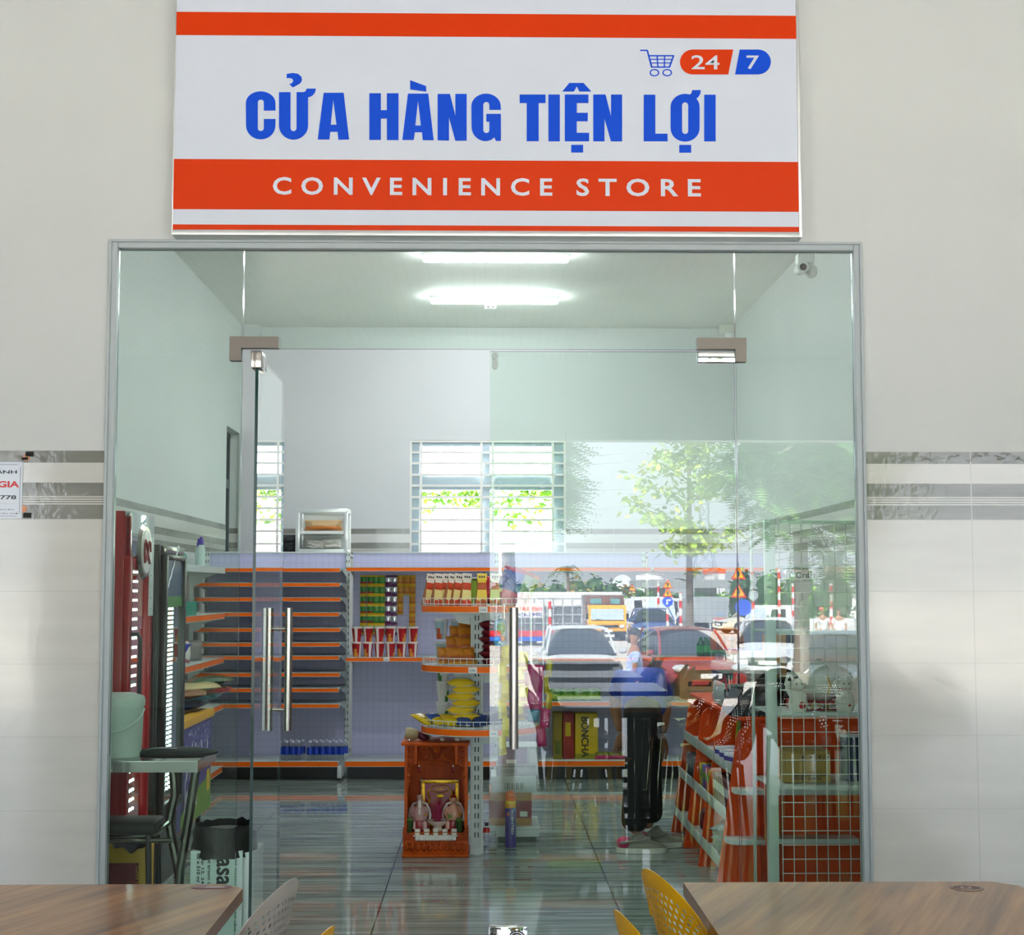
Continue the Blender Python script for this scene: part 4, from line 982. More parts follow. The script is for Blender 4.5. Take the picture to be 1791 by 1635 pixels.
m = MB([mm]); m.box(x0, x1, y0, y0+.004, zt, zt+.085); m.box(x0, x1, y1-.004, y1, zt, zt+.085); m.box(x0, x0+.004, y0, y1, zt, zt+.085); m.box(x1-.004, x1, y0, y1, zt, zt+.085); m.use(mat('#1fa58c', .4)); m.box(x0, x1, y0, y1, zt, zt+.004)
for (a, b2, c_, d_) in ((x0-.004, x1+.004, y0-.004, y0+.006), (x0-.004, x1+.004, y1-.006, y1+.004), (x0-.004, x0+.006, y0, y1), (x1-.006, x1+.004, y0, y1)): m.box(a, b2, c_, d_, zt+.082, zt+.09)
m.build('tray', t_, smooth=False)
def bag(name, label, cat, c, w_, h, t, rot, mats, seed=0, group=None, crinkle=.25, nu=10, nv=10):
    t_ = thing(name, label, cat, c, group); m = MB(mats); m.pillow(w_, h, t, c, rot, crinkle, seed, nu, nv, mats); m.build('pack', t_); return t_
zt = GZ[2][0]+.021; MW = mat('#d5dedd', .3, bump=.3, bscale=30)
bag('plastic_bag', 'shiny blue plastic packet on the third shelf of the left wall', 'packet', (XL+.16, 3.62, zt+.03), .24, .2, .09, (.9, 0, 1.3), [mat('#1b2fb0', .2), mat('#1b2fb0', .2), mat('#e6e6ea', .3)], 2)
for i, (y, c_) in enumerate(((3.95, '#d8e0de'), (4.15, '#dfe3e2'), (4.38, '#e3e1dc'))):
    bag('white_packet', f'white and red packet on the third left shelf, {ORD[i]} behind the blue packet', 'packet', (XL+.17, y, zt+.012), .17, .15, .05, (-.1, .15, 1.4), [M_RED if i else mat('#cfd9e6', .3), mat(c_, .3, bump=.3, bscale=30)], i+4, 'white packets on the third left shelf')
bag('grey_packet', 'dark grey crumpled packet at the back of the third left shelf', 'packet', (XL+.16, 4.75, zt), .2, .14, .07, (0, 0, 1.2), [mat('#6f6c68', .4), mat('#7d7a76', .4)], 9)
zt = GZ[3][0]+.021
cols = [('dark blue', '#1f2f4c'), ('teal', '#1f5f72'), ('red and gold', '#a02a20'), ('brown', '#8a5a30'), ('cream', '#d0bd84'), ('green', '#2e5a30')]
for i, (cn, c_) in enumerate(cols):
    bag('folded_garment', f'{cn} folded plastic-wrapped pack piled between the chest freezer and the left shelf', 'folded pack', (XL+.27+.015*(i % 3), 3.05+.36*(i % 3), .715+.062*(i//3)+.02*(i % 3)), .34, .28, .045, (1.5, 0, 1.57+.06*i), [mat(c_, .25), mat(c_, .25, bump=.4, bscale=20)], i+11, 'folded packs by the freezer')

# things on top of the back shelving
cx0, cx1, cyf = at(517, 900, YP+.12).x, at(609, 900, YP+.12).x, YP+.12
zb = ztop-.01; zt_ = at(560, 889, cyf).z
t_ = thing('display_cabinet', 'small aluminium-framed glass cabinet on top of the back shelving, bread bag inside', 'cabinet', ((cx0+cx1)/2, cyf+.12, zb))
m = MB([mat('#d7dcdc', .3, .6)]); e = .035
for (a, b2) in ((cx0, cx0+e), (cx1-e, cx1)):
    for yy in (cyf, cyf+.24): m.box(a, b2, yy, yy+.02, zb, zt_, .003)
for z in (zb, zt_-e): 
    for yy in (cyf, cyf+.24): m.box(cx0, cx1, yy, yy+.02, z, z+e, .003)
    for xx in (cx0, cx1-.02): m.box(xx, xx+.02, cyf, cyf+.26, z, z+e, .003)
m.build('frame', t_)
zm = at(560, 931, cyf).z; m = MB([M_WHITE]); m.box(cx0+e, cx1-e, cyf+.005, cyf+.24, zm-.012, zm+.012, .002); m.build('shelf', t_)
m = MB([M_CLEAR]); m.box(cx0+e, cx1-e, cyf+.245, cyf+.248, zb, zt_); m.use(M_WHITE); m.box(cx0+.005, cx1-.005, cyf+.25, cyf+.254, zb, zt_); m.build('back_pane', t_, smooth=False)
bag('bread_bag', 'clear bag of orange rusks on the upper shelf of the small aluminium cabinet', 'bag', ((cx0+cx1)/2, cyf+.12, zm+.014), .3, .09, .14, (0, 0, 0), [mat('#e0c9a0', .25), mat('#cfae80', .25, bump=.5, bscale=40), mat('#c87a34', .4)], 21)
for i, (dx, w_) in enumerate(((-.07, .2), (.07, .18))):
    bag('cloth_bundle', f'crumpled white cloth bundle at the {"left" if i == 0 else "right"} in the bottom of the small aluminium cabinet', 'cloth', ((cx0+cx1)/2+dx, cyf+.12, zb+.002+e), w_-.03, .075+.01*i, .12, (0, .05*(1-2*i), 0), [mat('#cfcdc4', .7), mat('#d9d7ce', .7, bump=.5, bscale=25)], 31+i, crinkle=.6)
bag('black_bag', 'black fabric bag on top of the back shelving left of the small cabinet', 'bag', (at(497, 960, YP+.2).x, YP+.2, zb), .2, .15, .18, (0, 0, 0), [mat('#17191b', .7), mat('#17191b', .7, bump=.6, bscale=30)], 33, crinkle=.4)
# ================================================================== ROUND DISPLAY TOWER
TY = 2.38; tcx = at(840, 1200, TY).x; R_ = .315
t_ = thing('display_tower', 'grey post display stand with three round orange-edged basket shelves beside the wooden shrine', 'display stand', (tcx, TY, 0))
px0 = at(834, 1200, TY-.03).x; TOWER = t_
m = MB([M_SHELF]); m.box(px0-.034, px0-.02, TY-.03, TY+.03, 0, 1.30, .002); m.box(px0+.02, px0+.034, TY-.03, TY+.03, 0, 1.30, .002); m.box(px0-.022, px0+.022, TY-.02, TY+.03, 0, 1.30)
m.use(M_SLOT); z = .08
while z < 1.26:
    m.box(px0-.012, px0-.005, TY-.0215, TY-.02, z, z+.028); m.box(px0+.005, px0+.012, TY-.0215, TY-.02, z, z+.028); z += .05
m.build('post', t_, smooth=False)
m = MB([M_SHELF]); m.box(px0-.034, px0+.036, TY-.07, TY+.2, 0, .03); m.box(px0-.02, px0+.02, TY-.09, TY-.07, 0, .02); m.build('base_plate', t_, smooth=False)
TZ = [at(840, y, TY-R_).z for y in (1066, 1172, 1283)]
for z in TZ:
    m = MB([M_SHELF]); m.lathe([(0, z+.012), (R_-.002, z+.012), (R_-.002, z+.018), (0, z+.018)], (tcx, TY, 0), 40); s_ = m.build('round_shelf', t_)
    m = MB([M_ORANGE]); m.lathe([(R_, z-.014), (R_+.002, z-.014), (R_+.002, z+.017), (R_, z+.017)], (tcx, TY, 0), 48)
    m.use(M_SHELF); m.lathe([(R_-.001, z-.018), (R_+.004, z-.018), (R_+.004, z-.014), (R_-.001, z-.014)], (tcx, TY, 0), 48); m.build('price_strip', s_)
    m = MB([mat('#e6e8e4', .3, .3)]); N = 56
    for zz in (z+.028, z+.058): m.tube([(tcx+(R_-.004)*math.cos(2*math.pi*k/N), TY+(R_-.004)*math.sin(2*math.pi*k/N), zz) for k in range(N)], .0022, 5, closed=True)
    for k in range(N): a = 2*math.pi*k/N; m.cyl((tcx+(R_-.004)*math.cos(a), TY+(R_-.004)*math.sin(a), z+.016), (tcx+(R_-.004)*math.cos(a), TY+(R_-.004)*math.sin(a), z+.058), .0016, n=4)
    m.build('wire_rim', s_)
    for sg in (-1, 1):
        m = MB([M_SHELF]); m.prism([(px0+sg*.036, TY-.006, z+.01), (px0+sg*.27, TY-.006, z+.01), (px0+sg*.27, TY-.006, z-.004), (px0+sg*.13, TY-.006, z-.03), (px0+sg*.10, TY-.006, z-.075), (px0+sg*.036, TY-.006, z-.085)], (0, .012, 0)); m.build('bracket', t_, smooth=False)
    m = MB([M_PAPER]); a = -math.pi/2 + (.05 if z == TZ[0] else (-.12 if z == TZ[1] else .22))
    cx_, cy_ = tcx+(R_+.006)*math.cos(a), TY+(R_+.006)*math.sin(a)
    m.obox((cx_, cy_, z), .046, .001, .03, (0, 0, a+math.pi/2)); m.use(M_BLUE)
    u = Vector((-math.sin(a), math.cos(a), 0)); text(m, '5.000', Vector((cx_, cy_-.0012, z-.006))-u*.016, .012, u, (0, 0, 1), width=.03, height=.010, th=.0005); m.build('price_tag', s_, smooth=False)
# goods on the top shelf: sausage cartons and green cups
zt = TZ[0]+.019
M_SK = mat('#e9ddd0', .45); M_SR = mat('#c8401f', .4); M_SB = mat('#a5602f', .5); M_SY = mat('#e2cf86', .4)
def sausage(front, name='snack_carton'):
    t_ = thing(name, 'x', 'snack carton')
    m = MB([front[0], front[1], front[2], front[3]]); w_, h, d = .058, .135, .05
    m.use(front[3]); m.prism([(-w_/2, -d/2, 0), (-w_/2, d/2, 0), (-w_/2*.75, .004, h), (-w_/2*.75, -.004, h)], (.001, 0, 0)); m.prism([(w_/2, -d/2, 0), (w_/2, d/2, 0), (w_/2*.75, .004, h), (w_/2*.75, -.004, h)], (-.001, 0, 0))
    def q(y0, k0, y1, k1, s_):   # front face strips from height fraction k0 to k1
        A = lambda k, sg: ((sg*w_/2*(1-.25*k)), -d/2+(d/2-.004)*k, h*k)
        m.use(s_); m.face([A(k0, -1), A(k0, 1), A(k1, 1), A(k1, -1)])
    q(0, 0, 0, .2, front[1]); q(0, .2, 0, .62, front[2]); q(0, .62, 0, .9, front[1]); q(0, .9, 0, 1, front[0])
    m.use(front[0]); m.face([(w_/2, d/2, 0), (-w_/2, d/2, 0), (-w_/2*.75, .004, h), (w_/2*.75, .004, h)]); m.face([(-w_/2, -d/2, 0), (-w_/2, d/2, 0), (w_/2, d/2, 0), (w_/2, -d/2, 0)])
    m.use(front[0]); m.box(-.026, .026, -.0035, .0035, h-.002, h+.035, .002); m.build('carton', t_, smooth=False)
    m = MB([M_BLACK]); 
    for k in range(3): m.box(-.016+k*.012, -.008+k*.012, -.0045, -.0035, h+.012, h+.022)
    m.build('logo_print', t_, smooth=False)
    m = MB([front[1], M_RED]); m.ell((.006, -.0215, .022), .016, .003, .012, 10); m.use(front[1]); m.ell((-.004, -.012, .1), .018, .003, .014, 10); m.build('picture_print', t_)
    return t_
SA = sausage([M_SK, M_SR, M_SY, M_SB]); SBx = sausage([M_YEL, mat('#b8541c', .4), mat('#e6c544', .3), mat('#c99a28', .4)])
def tpos(px, ybase, Y): return at(px, ybase, Y).x
for i, (px, Y, rz, tl) in enumerate(((748, 2.36, .5, .12), (763, 2.28, .5, .1), (776, 2.34, .5, .14), (783, 2.24, .55, .2), (796, 2.23, .45, .15), (813, 2.21, .35, .08), (866, 2.24, -.05, 0))):
    place(SA, (tpos(px, 1050, Y), Y, zt), 0, f'red and cream wedge snack carton, {ORD[i]} from the left on the top round shelf', 'wedge snack cartons', rot=(0, tl, rz))
t_ = place(SBx, (tpos(843, 1050, 2.2), 2.2, zt), 0, 'yellow wedge snack carton among the red ones on the top round shelf')
CUP_G = cup_mesh(mat('#41592a', .4), mat('#7c9a2f', .4), mat('#d8dad2', .4), mat('#b9452a', .4))
for i, (px, Y) in enumerate(((767, 2.43), (795, 2.40), (823, 2.39))):
    t_ = place(CUP_G, (tpos(px, 1030, Y), Y, zt+.0), 2+i, f'green noodle cup, {ORD[i]} from the left behind the wedge cartons', 'green noodle cups', rot=(0, 0, 2+i)); t_.scale = (1.1, 1.1, 1.35)
bag('bag_pile', 'red and black snack pack at the top right of the round stand', 'snack pack', (tpos(858, 1030, 2.5), 2.52, zt), .17, .17, .09, (.1, .2, .3), [M_BLACK, mat('#b01828', .22), mat('#c0202c', .25)], 41)
vp = [('pink and blue', '#b03a6a', '#3d62b0', 882, 1000), ('clear and red', '#a84a3a', '#9bb09a', 896, 1012), ('orange and green', '#c87a3a', '#7fa048', 908, 1005), ('teal topped', '#2c8f8c', '#8fb06a', 920, 1003), ('green and clear', '#7fa04a', '#a5b89a', 900, 1030)]
for i, (cn, c1_, c2_, px, py) in enumerate(vp):
    Y = 2.36+.05*i; x = tpos(px, py, Y)
    bag('snack_pack', f'{cn} plastic snack pack leaning at the right of the top round shelf', 'snack pack', (min(x, tcx+.2), Y, zt), .12, .21-.01*i, .05, (0, .30+.05*i, .1*i), [mat(c1_, .2), mat(c2_, .2, bump=.4, bscale=40), mat(c1_, .25)], 50+i, 'snack packs right of the wedge cartons')
# second shelf: crisp packs left, dark red right, cups behind
zt = TZ[1]+.019
CUP_B = cup_mesh(mat('#dfe4e6', .35), mat('#a9c3cf', .35), mat('#c9cdd0', .4), mat('#c8562a', .4))
for i, (px, Y, zz) in enumerate(((772, 2.6, 0), (800, 2.62, 0), (772, 2.6, .125), (800, 2.62, .125))):
    place(CUP_B, (tpos(px, 1130, Y), Y, zt+zz), i, f'pale blue noodle cup, {("bottom left", "bottom right", "top left", "top right")[i]} of four on the middle round shelf', 'pale noodle cups')
crisp = [(783, 0, 2.28, .06), (800, 0, 2.25, 0), (817, 0, 2.27, -.1), (797, .06, 2.38, .1), (814, .06, 2.36, 0), (803, .12, 2.46, .1), (818, .12, 2.44, 0), (820, .17, 2.5, 0)]
for i, (px, dz, Y, ry) in enumerate(crisp):
    bag('crisp_bag', f'orange crisp bag, {ORD[i]} up from the bottom left, middle round shelf', 'crisp bag', (tpos(px, 1140, Y), Y, zt+dz*.9), .11, .10, .06, (-.5, ry, .2), [mat('#e6a23a', .25), mat('#cf7f22', .25, bump=.4, bscale=40), mat('#b5581c', .3)], 60+i, 'orange crisp bags')
for i in range(6):
    Y = 2.42; bag('dark_red_bag', f'dark red snack bag, {ORD[i]} from the bottom of the stack right of the post', 'snack bag', (tpos(861, 1140, Y), Y-.01*i, zt+.026*i*1.5), .13, .1, .045, (1.35, 0, .1*(-1)**i), [M_DKRED, mat('#6d1428', .2, bump=.3, bscale=30)], 70+i, 'dark red bags on the middle round shelf')
# bottom shelf
zt = TZ[2]+.019
CUP_W = cup_mesh(mat('#e9ebe6', .35), mat('#dcdfd6', .35), mat('#dfe2dc', .35), mat('#3f8a3a', .35))
for i, (px, Y, zz) in enumerate(((775, 2.56, 0), (775, 2.56, .112), (802, 2.62, 0), (802, 2.62, .112), (775, 2.56, .224))):
    place(CUP_W, (tpos(px, 1240, Y), Y, zt+zz), i*.4, f'white and green noodle cup, {("lower left", "middle left", "lower right", "upper right", "top left")[i]} of the cups on the bottom round shelf', 'white noodle cups')
for i in range(6):
    bag('yellow_white_bag', f'white and yellow biscuit bag, {ORD[i]} from the bottom of the stack left of the post', 'biscuit bag', (tpos(812-3*(i % 2), 1240, 2.3), 2.36, zt+.03+.036*i), .15, .11, .055, (1.35, 0, .1*(-1)**i), [M_YEL, mat('#dcd8c4', .25, bump=.3, bscale=30), mat('#e0b93a', .3)], 80+i, 'biscuit bags left of the post')
for i, (px, Y, cn, c1_, c2_) in enumerate(((757, 2.26, 'yellow', '#e0c31c', '#d8b41a'), (775, 2.22, 'yellow', '#e0c31c', '#2c4f9a'), (795, 2.2, 'yellow and blue', '#e0c31c', '#d8b41a'), (812, 2.21, 'yellow and blue', '#2c4f9a', '#e0c31c'), (838, 2.2, 'dark blue', '#24407f', '#2b3f86'), (860, 2.22, 'dark blue', '#24407f', '#2b3f86'), (880, 2.28, 'dark blue', '#24407f', '#2a2f6f'))):
    bag('flat_pack', f'{cn} flat snack pack, {ORD[i]} from the left on the bottom round shelf', 'snack pack', (tpos(px, 1270, Y), Y, zt+.012+.004*(i % 2)), .09, .13, .03, (-1.2, 0, .9-.25*i), [mat(c1_, .2), mat(c2_, .2, bump=.3, bscale=40), mat(c1_, .25)], 90+i, 'flat packs on the bottom round shelf')
# plants of hanging snack bags in front right of the stand
def hang(px, y0, y1, Y, n, cols, w_, label, name='hanging_snack_strip', group=None, cat='snack strip', seed=0):
    p0, p1 = at(px, y0, Y), at(px, y1, Y); h = (p0.z-p1.z)/n
    t_ = thing(name, label, cat, (p0.x, Y, p0.z), group)
    for i in range(n):
        m = MB([mat(c_, .2, bump=.3, bscale=50) for c_ in cols]); m.pillow(w_, h*1.04, w_*.32, (p0.x+.006*((-1)**i), Y, p0.z-h*(i+1)), (0, .08*((-1)**i), .15*i), .3, seed+i, 6, 8, m.mats); m.build('packet', t_)
    zt_h = TZ[0]+.03; m = MB([M_FOIL]); m.cyl((p0.x, Y, p0.z-.01), (p0.x, Y, zt_h), .002, n=6); m.build('hook', t_)
    dv = Vector((p0.x-tcx, Y-TY, 0)).normalized()*(R_-.004); m = MB([M_FOIL]); m.cyl((tcx+dv.x, TY+dv.y, zt_h), (p0.x, Y, zt_h), .0025, n=6); m.build('hook_arm', TOWER)
    return t_
hang(882, 1130, 1320, 1.95, 6, ['#c8c41c', '#d8d02a', '#b9b015'], .05, 'yellow hanging snack strip left of the long door handle', seed=3)
hang(912, 1140, 1260, 2.05, 4, ['#c9b816', '#d6c62a', '#a8762a'], .05, 'yellow hanging snack strip right of the long door handle', seed=8)
hang(928, 1165, 1240, 2.1, 1, ['#b01d68', '#a81a64', '#c23d86'], .10, 'large magenta hanging sweet bag', cat='sweet bag', name='hanging_sweet_bag', seed=5)
hang(957, 1155, 1240, 2.3, 3, ['#c8b41c', '#cdbf2c', '#b8a018'], .035, 'narrow yellow hanging strip right of the magenta bag', seed=7)
hang(930, 1240, 1262, 2.2, 1, ['#2f6f9a', '#3c86a8', '#2f6f9a'], .06, 'small blue hanging sachet under the magenta bag', cat='sachet', name='hanging_sachet', seed=4)
hang(950, 1240, 1305, 2.25, 2, ['#a0205c', '#b52a6c', '#a0205c'], .05, 'magenta hanging strip lowest at the right of the handle', seed=9)
# cartoonless blow-up fish toy card hanging near the top: plain green and blue card
t_ = thing('hanging_card', 'light blue and green toy card hanging left of the door handle', 'card', (at(877, 1090, 1.9).x, 1.9, at(877, 1130, 1.9).z))
p = at(876, 1106, 1.9); m = MB([mat('#6fb6d8', .3)]); m.box(p.x-.035, p.x+.03, 1.9, 1.904, p.z-.07, p.z+.07, .02); m.build('card', t_)
m = MB([mat('#4fa04a', .3), mat('#e8782a', .3)]); m.ell((p.x, 1.895, p.z+.02), .022, .008, .034); m.use(mat('#e8782a', .3)); m.ell((p.x+.008, 1.893, p.z-.03), .014, .008, .014); m.build('toy', t_)
# jumble of small plastic-wrapped goods behind the handle
# ------------------------------------------------------------------ small gondola end with cartons
GYf = 2.68
a0, a1 = at(868, 1450, GYf).x, at(944, 1450, GYf).x
t_ = thing('plinth_shelf', 'low pale grey base shelf under the carton stack right of the round stand', 'shelf', ((a0+a1)/2, GYf+.2, 0))
zp = at(905, 1446, GYf).z; m = MB([M_SHELF]); m.box(a0, a1, GYf, GYf+.42, zp-.018, zp, .003); m.box(a0+.002, a1-.002, GYf+.012, GYf+.02, .03, zp-.018, .002); m.build('shelf', t_)
m = MB([M_BLACK]); m.box(a0+.01, a1-.02, GYf+.03, GYf+.4, 0, .03); m.build('plinth', t_, smooth=False)
M_G = mat('#a9b7b4', .5); M_DG = mat('#5d6664', .5); MP = mat('#7d6489', .5); MRP = mat('#8c2f40', .5)
x0, x1 = at(862, 1420, GYf+.05).x, at(930, 1420, GYf+.05).x; z0 = zp; z1 = at(900, 1385, GYf+.05).z
carton('carton', 'brown and dark red carton, lowest in the stack right of the round stand', 'carton', x0-.02, x1, GYf+.05, GYf+.38, z0+.001, z1, M_CARD, [(0, 1, .22, .74, MRP), (.72, .9, .26, .42, M_PAPER)], group='cartons stacked right of the stand')
z2 = at(900, 1358, GYf+.02).z; x0, x1 = at(859, 1370, GYf+.02).x, at(938, 1370, GYf+.02).x
carton('carton', 'pale grey printed carton with barcode, on the brown and red carton', 'carton', x0, x1, GYf+.02, GYf+.36, z1+.001, z2, M_G, [(.30+.05*k, .315+.05*k+.02*(k % 2), .2, .6, M_DG) for k in range(9)], group='cartons stacked right of the stand')
z3 = at(900, 1340, GYf+.04).z
carton('carton', 'grey carton with dark lid edge, second from the top of the stack', 'carton', x0+.03, x1+.01, GYf+.06, GYf+.36, z2+.001, z3, mat('#8f9a98', .5), [(0, .95, .85, 1, M_DG), (.1, .5, .2, .7, mat('#74807d', .5))], group='cartons stacked right of the stand')
z4 = at(900, 1306, GYf+.04).z
carton('carton', 'purple and grey carton, topmost of the stack right of the round stand', 'carton', x0+.04, x1+.012, GYf+.06, GYf+.34, z3+.001, z4, mat('#9aa6a4', .5), [(.0, .72, .1, .95, MP), (.2, .45, .12, .32, M_PAPER), (.78, .98, .15, .85, mat('#b3bdba', .5))], group='cartons stacked right of the stand')
# spray can, red bottle
p = at(896, 1480, 2.02); x = p.x; yy = zpl(896, 1481, 0).y
t_ = thing('spray_can', 'tall orange, yellow and purple insect spray can on the floor before the grey base shelf', 'spray can', (x, yy, 0))
k = lambda py: at(896, py, yy).z
m = MB([mat('#4a2a86', .25)]); m.lathe([(0, .0), (.030, .0), (.031, .006), (.031, k(1452), mat('#4a2a86', .25)), (.031, k(1412), mat('#e09a12', .25)), (.031, k(1404), mat('#e0c21c', .25)), (.028, k(1400), M_YEL)], (x, yy, 0), 20); m.build('can', t_)
m = MB([mat('#e2661a', .3)]); m.lathe([(.029, k(1400)), (.030, k(1396)), (.028, k(1388)), (.014, k(1383)), (0, k(1382))], (x, yy, 0), 18, sy=.8); m.box(x-.012, x+.02, yy-.03, yy-.01, k(1394), k(1388), .004); m.build('cap', t_)
m = MB([M_WHITE]); text(m, 'SCENTED', (x+.004, yy-.0325, k(1415)), .02, (0, 0, -1), (1, 0, 0), width=.13, height=.012, th=.001, bold=.01); m.use(mat('#c23020', .3)); m.obox((x-.014, yy-.030, k(1422)), .012, .004, .02); m.use(mat('#2f7fc0', .3)); m.obox((x+.018, yy-.027, k(1414)), .014, .004, .014); m.build('print', t_, smooth=False)
yy = zpl(850, 1481, 0).y; x = at(851, 1480, yy).x; k = lambda py: at(850, py, yy).z
t_ = thing('small_bottle', 'small red-labelled bottle with a black cap on the floor beside the stand post', 'bottle', (x, yy, 0))
m = MB([M_PET, M_RED]); m.lathe([(0, .001), (.019, 0), (.021, .004), (.021, k(1478)), (.021, k(1455), mat('#c22a24', .3)), (.019, k(1448), M_PET), (.009, k(1443)), (0, k(1443))], (x, yy, 0), 16); m.build('bottle_body', t_)
m = MB([M_BLACK]); m.cyl((x, yy, k(1444)), (x, yy, k(1438)), .010, n=14); m.build('cap', t_)

# ================================================================== SHRINE
SY0 = 2.24; SY1 = SY0+.32
def sh(px, py, Y=SY0): p = at(px, py, Y); return p.x, p.z
MWd = mat('#bd4c06', .4, 0, .2, var=.22, vscale=9, stretch=(3, 3, .5)); MWd2 = mat('#a03c05', .4, 0, .2, var=.2, vscale=14, bump=.5, bscale=55)
bx0, bx1_ = sh(705, 1400)[0], sh(819, 1400)[0]; zt = sh(760, 1303)[1]
t_ = thing('wooden_shrine', 'carved reddish wooden altar box on the floor with gilded picture and figures inside', 'shrine', ((bx0+bx1_)/2, (SY0+SY1)/2, 0))
ztop_ = sh(760, 1300)[1]; zfl = sh(760, 1458)[1]
m = MB([MWd]); m.box(bx0+.005, bx0+.02, SY0+.03, SY1, .0, ztop_-.012); m.build('side_panel', t_)
m = MB([MWd]); m.box(bx1_-.02, bx1_-.005, SY0+.03, SY1, .0, ztop_-.012); m.build('side_panel', t_)
m = MB([MWd]); m.box(bx0+.02, bx1_-.02, SY1-.012, SY1, .05, ztop_-.012); m.build('back_panel', t_, smooth=False)
m = MB([MWd]); m.box(bx0-.012, bx1_+.006, SY0, SY1+.01, ztop_-.012, ztop_+.004, .004); m.build('roof_board', t_)
m = MB([MWd]); m.box(bx0-.005, bx1_+.005, SY0-.02, SY1, 0, .014, .003); m.box(bx0, bx1_, SY0-.01, SY1, .012, sh(760, 1470)[1], .003); m.box(bx0, bx1_, SY0+.03, SY1, sh(760, 1470)[1]-.002, zfl, .003)
m.use(MWd2)
for k in range(11): m.ell((bx0+.02+k*(bx1_-bx0-.04)/10, SY0-.01, .045), .014, .006, .016, 8)
for k in range(10): m.ell((bx0+.036+k*(bx1_-bx0-.04)/10, SY0-.01, .072), .012, .006, .013, 8)
m.build('stepped_base', t_)
m = MB([MWd2])   # curved brackets at base corners
for sg, xx in ((1, bx0), (-1, bx1_)):
    m.prism([(xx, SY0+.0, sh(760, 1470)[1]), (xx+sg*.075, SY0, sh(760, 1470)[1]), (xx+sg*.06, SY0, sh(760, 1466)[1]), (xx+sg*.045, SY0, sh(760, 1458)[1]), (xx+sg*.03, SY0, sh(760, 1460)[1]), (xx+sg*.015, SY0, sh(760, 1450)[1]), (xx, SY0, sh(760, 1446)[1])], (0, .02, 0))
m.build('corner_carving', t_, smooth=False)
for sg, xx in ((1, bx0+.005), (-1, bx1_-.005)):
    m = MB([MWd2]); m.prism([(xx, SY0+.035, ztop_-.012), (xx+sg*.062, SY0+.035, ztop_-.012), (xx+sg*.055, SY0+.035, ztop_-.08), (xx+sg*.06, SY0+.035, ztop_-.10), (xx+sg*.03, SY0+.035, ztop_-.13), (xx+sg*.03, SY0+.035, ztop_-.2), (xx+sg*.02, SY0+.035, ztop_-.24), (xx, SY0+.035, ztop_-.28)], (0, .012, 0))
    for k in range(5): m.ell((xx+sg*(.03-.003*k), SY0+.034, ztop_-.035-.035*k), .014, .006, .012, 8)
    m.build('side_carving', t_)
mx_ = (bx0+bx1_)/2; m = MB([MWd])
hw = .105; zc_ = ztop_-.05
for (a, b2) in ((-hw-.01, -hw+.006), (hw-.006, hw+.01)): m.box(mx_+a, mx_+b2, SY0+.012, SY0+.032, ztop_-.11, ztop_-.012, .002)
m.use(MWd2)
def spiral(cx_, cz_, r0, r1, a0, a1, n=14): return [(cx_+(r0+(r1-r0)*k/n)*math.cos(a0+(a1-a0)*k/n), SY0+.022, cz_+(r0+(r1-r0)*k/n)*math.sin(a0+(a1-a0)*k/n)) for k in range(n+1)]
for sg in (-1, 1):
    m.tube(spiral(mx_+sg*.07, zc_+.012, .004, .026, 0, sg*7), .0045, 6); m.tube(spiral(mx_+sg*.045, zc_-.02, .004, .024, 1.5, 1.5-sg*7), .0045, 6)
    m.tube([(mx_+sg*.095, SY0+.022, zc_-.045), (mx_+sg*.06, SY0+.022, zc_-.045), (mx_+sg*.03, SY0+.022, zc_-.02), (mx_+sg*.01, SY0+.022, zc_-.045)], .005, 6)
m.tube(spiral(mx_, zc_+.015, .003, .02, 0, 9), .005, 6); m.tube([(mx_-.1, SY0+.022, ztop_-.014), (mx_+.1, SY0+.022, ztop_-.014)], .006, 6); m.ell((mx_, SY0+.02, zc_+.015), .012, .008, .016, 10)
for k in range(7): a = math.pi*k/6; m.cyl((mx_, SY0+.022, zc_-.058), (mx_+.05*math.cos(a), SY0+.022, zc_-.06+.026*math.sin(a)), .004, .003, 6)
m.build('carved_frieze', t_)
for sg in (-1, 1):
    x = mx_+sg*.09; m = MB([mat('#7c0f14', .15)]); m.ell((x, SY0+.05, ztop_-.145), .008, .008, .018, 10); m.use(M_STEEL); m.cyl((x, SY0+.05, ztop_-.128), (x, SY0+.05, ztop_-.118), .005, n=10); m.use(MWd); m.cyl((x, SY0+.05, ztop_-.118), (x, SY0+.05, ztop_-.1), .009, n=10); m.build('hanging_lamp', t_)
# gilded picture
pt = thing('framed_picture', 'gold-framed red picture with gold ornament standing inside the wooden shrine', 'picture', (mx_, SY1-.06, zfl))
Yp = SY1-.07; f0, f1 = at(736, 1400, Yp).x, at(803, 1400, Yp).x; g0, g1 = zfl, at(770, 1363, Yp).z
M_GOLD = mat('#d6a826', .3, .75, bump=.3, bscale=80)
m = MB([M_GOLD]); e = .022
m.box(f0, f1, Yp, Yp+.014, g0, g0+e, .003); m.box(f0, f1, Yp, Yp+.014, g1-e, g1, .003); m.box(f0, f0+e, Yp, Yp+.014, g0, g1, .003); m.box(f1-e, f1, Yp, Yp+.014, g0, g1, .003)
m.use(mat('#e8dcb8', .4)); n = 34
for k in range(n):
    for zz in (g1-.003,): m.ell((f0+(f1-f0)*k/(n-1), Yp-.001, zz), .0028, .002, .0028, 5)
    for xx in (f0+.003, f1-.003): m.ell((xx, Yp-.001, g0+(g1-g0)*k/(n-1)), .0028, .002, .0028, 5)
m.build('gold_frame', pt)
m = MB([mat('#9c1016', .2)]); m.box(f0+e-.002, f1-e+.002, Yp+.004, Yp+.01, g0+e-.002, g1-e+.002); m.build('red_panel', pt, smooth=False)
m = MB([M_GOLD]); cx_ = (f0+f1)/2
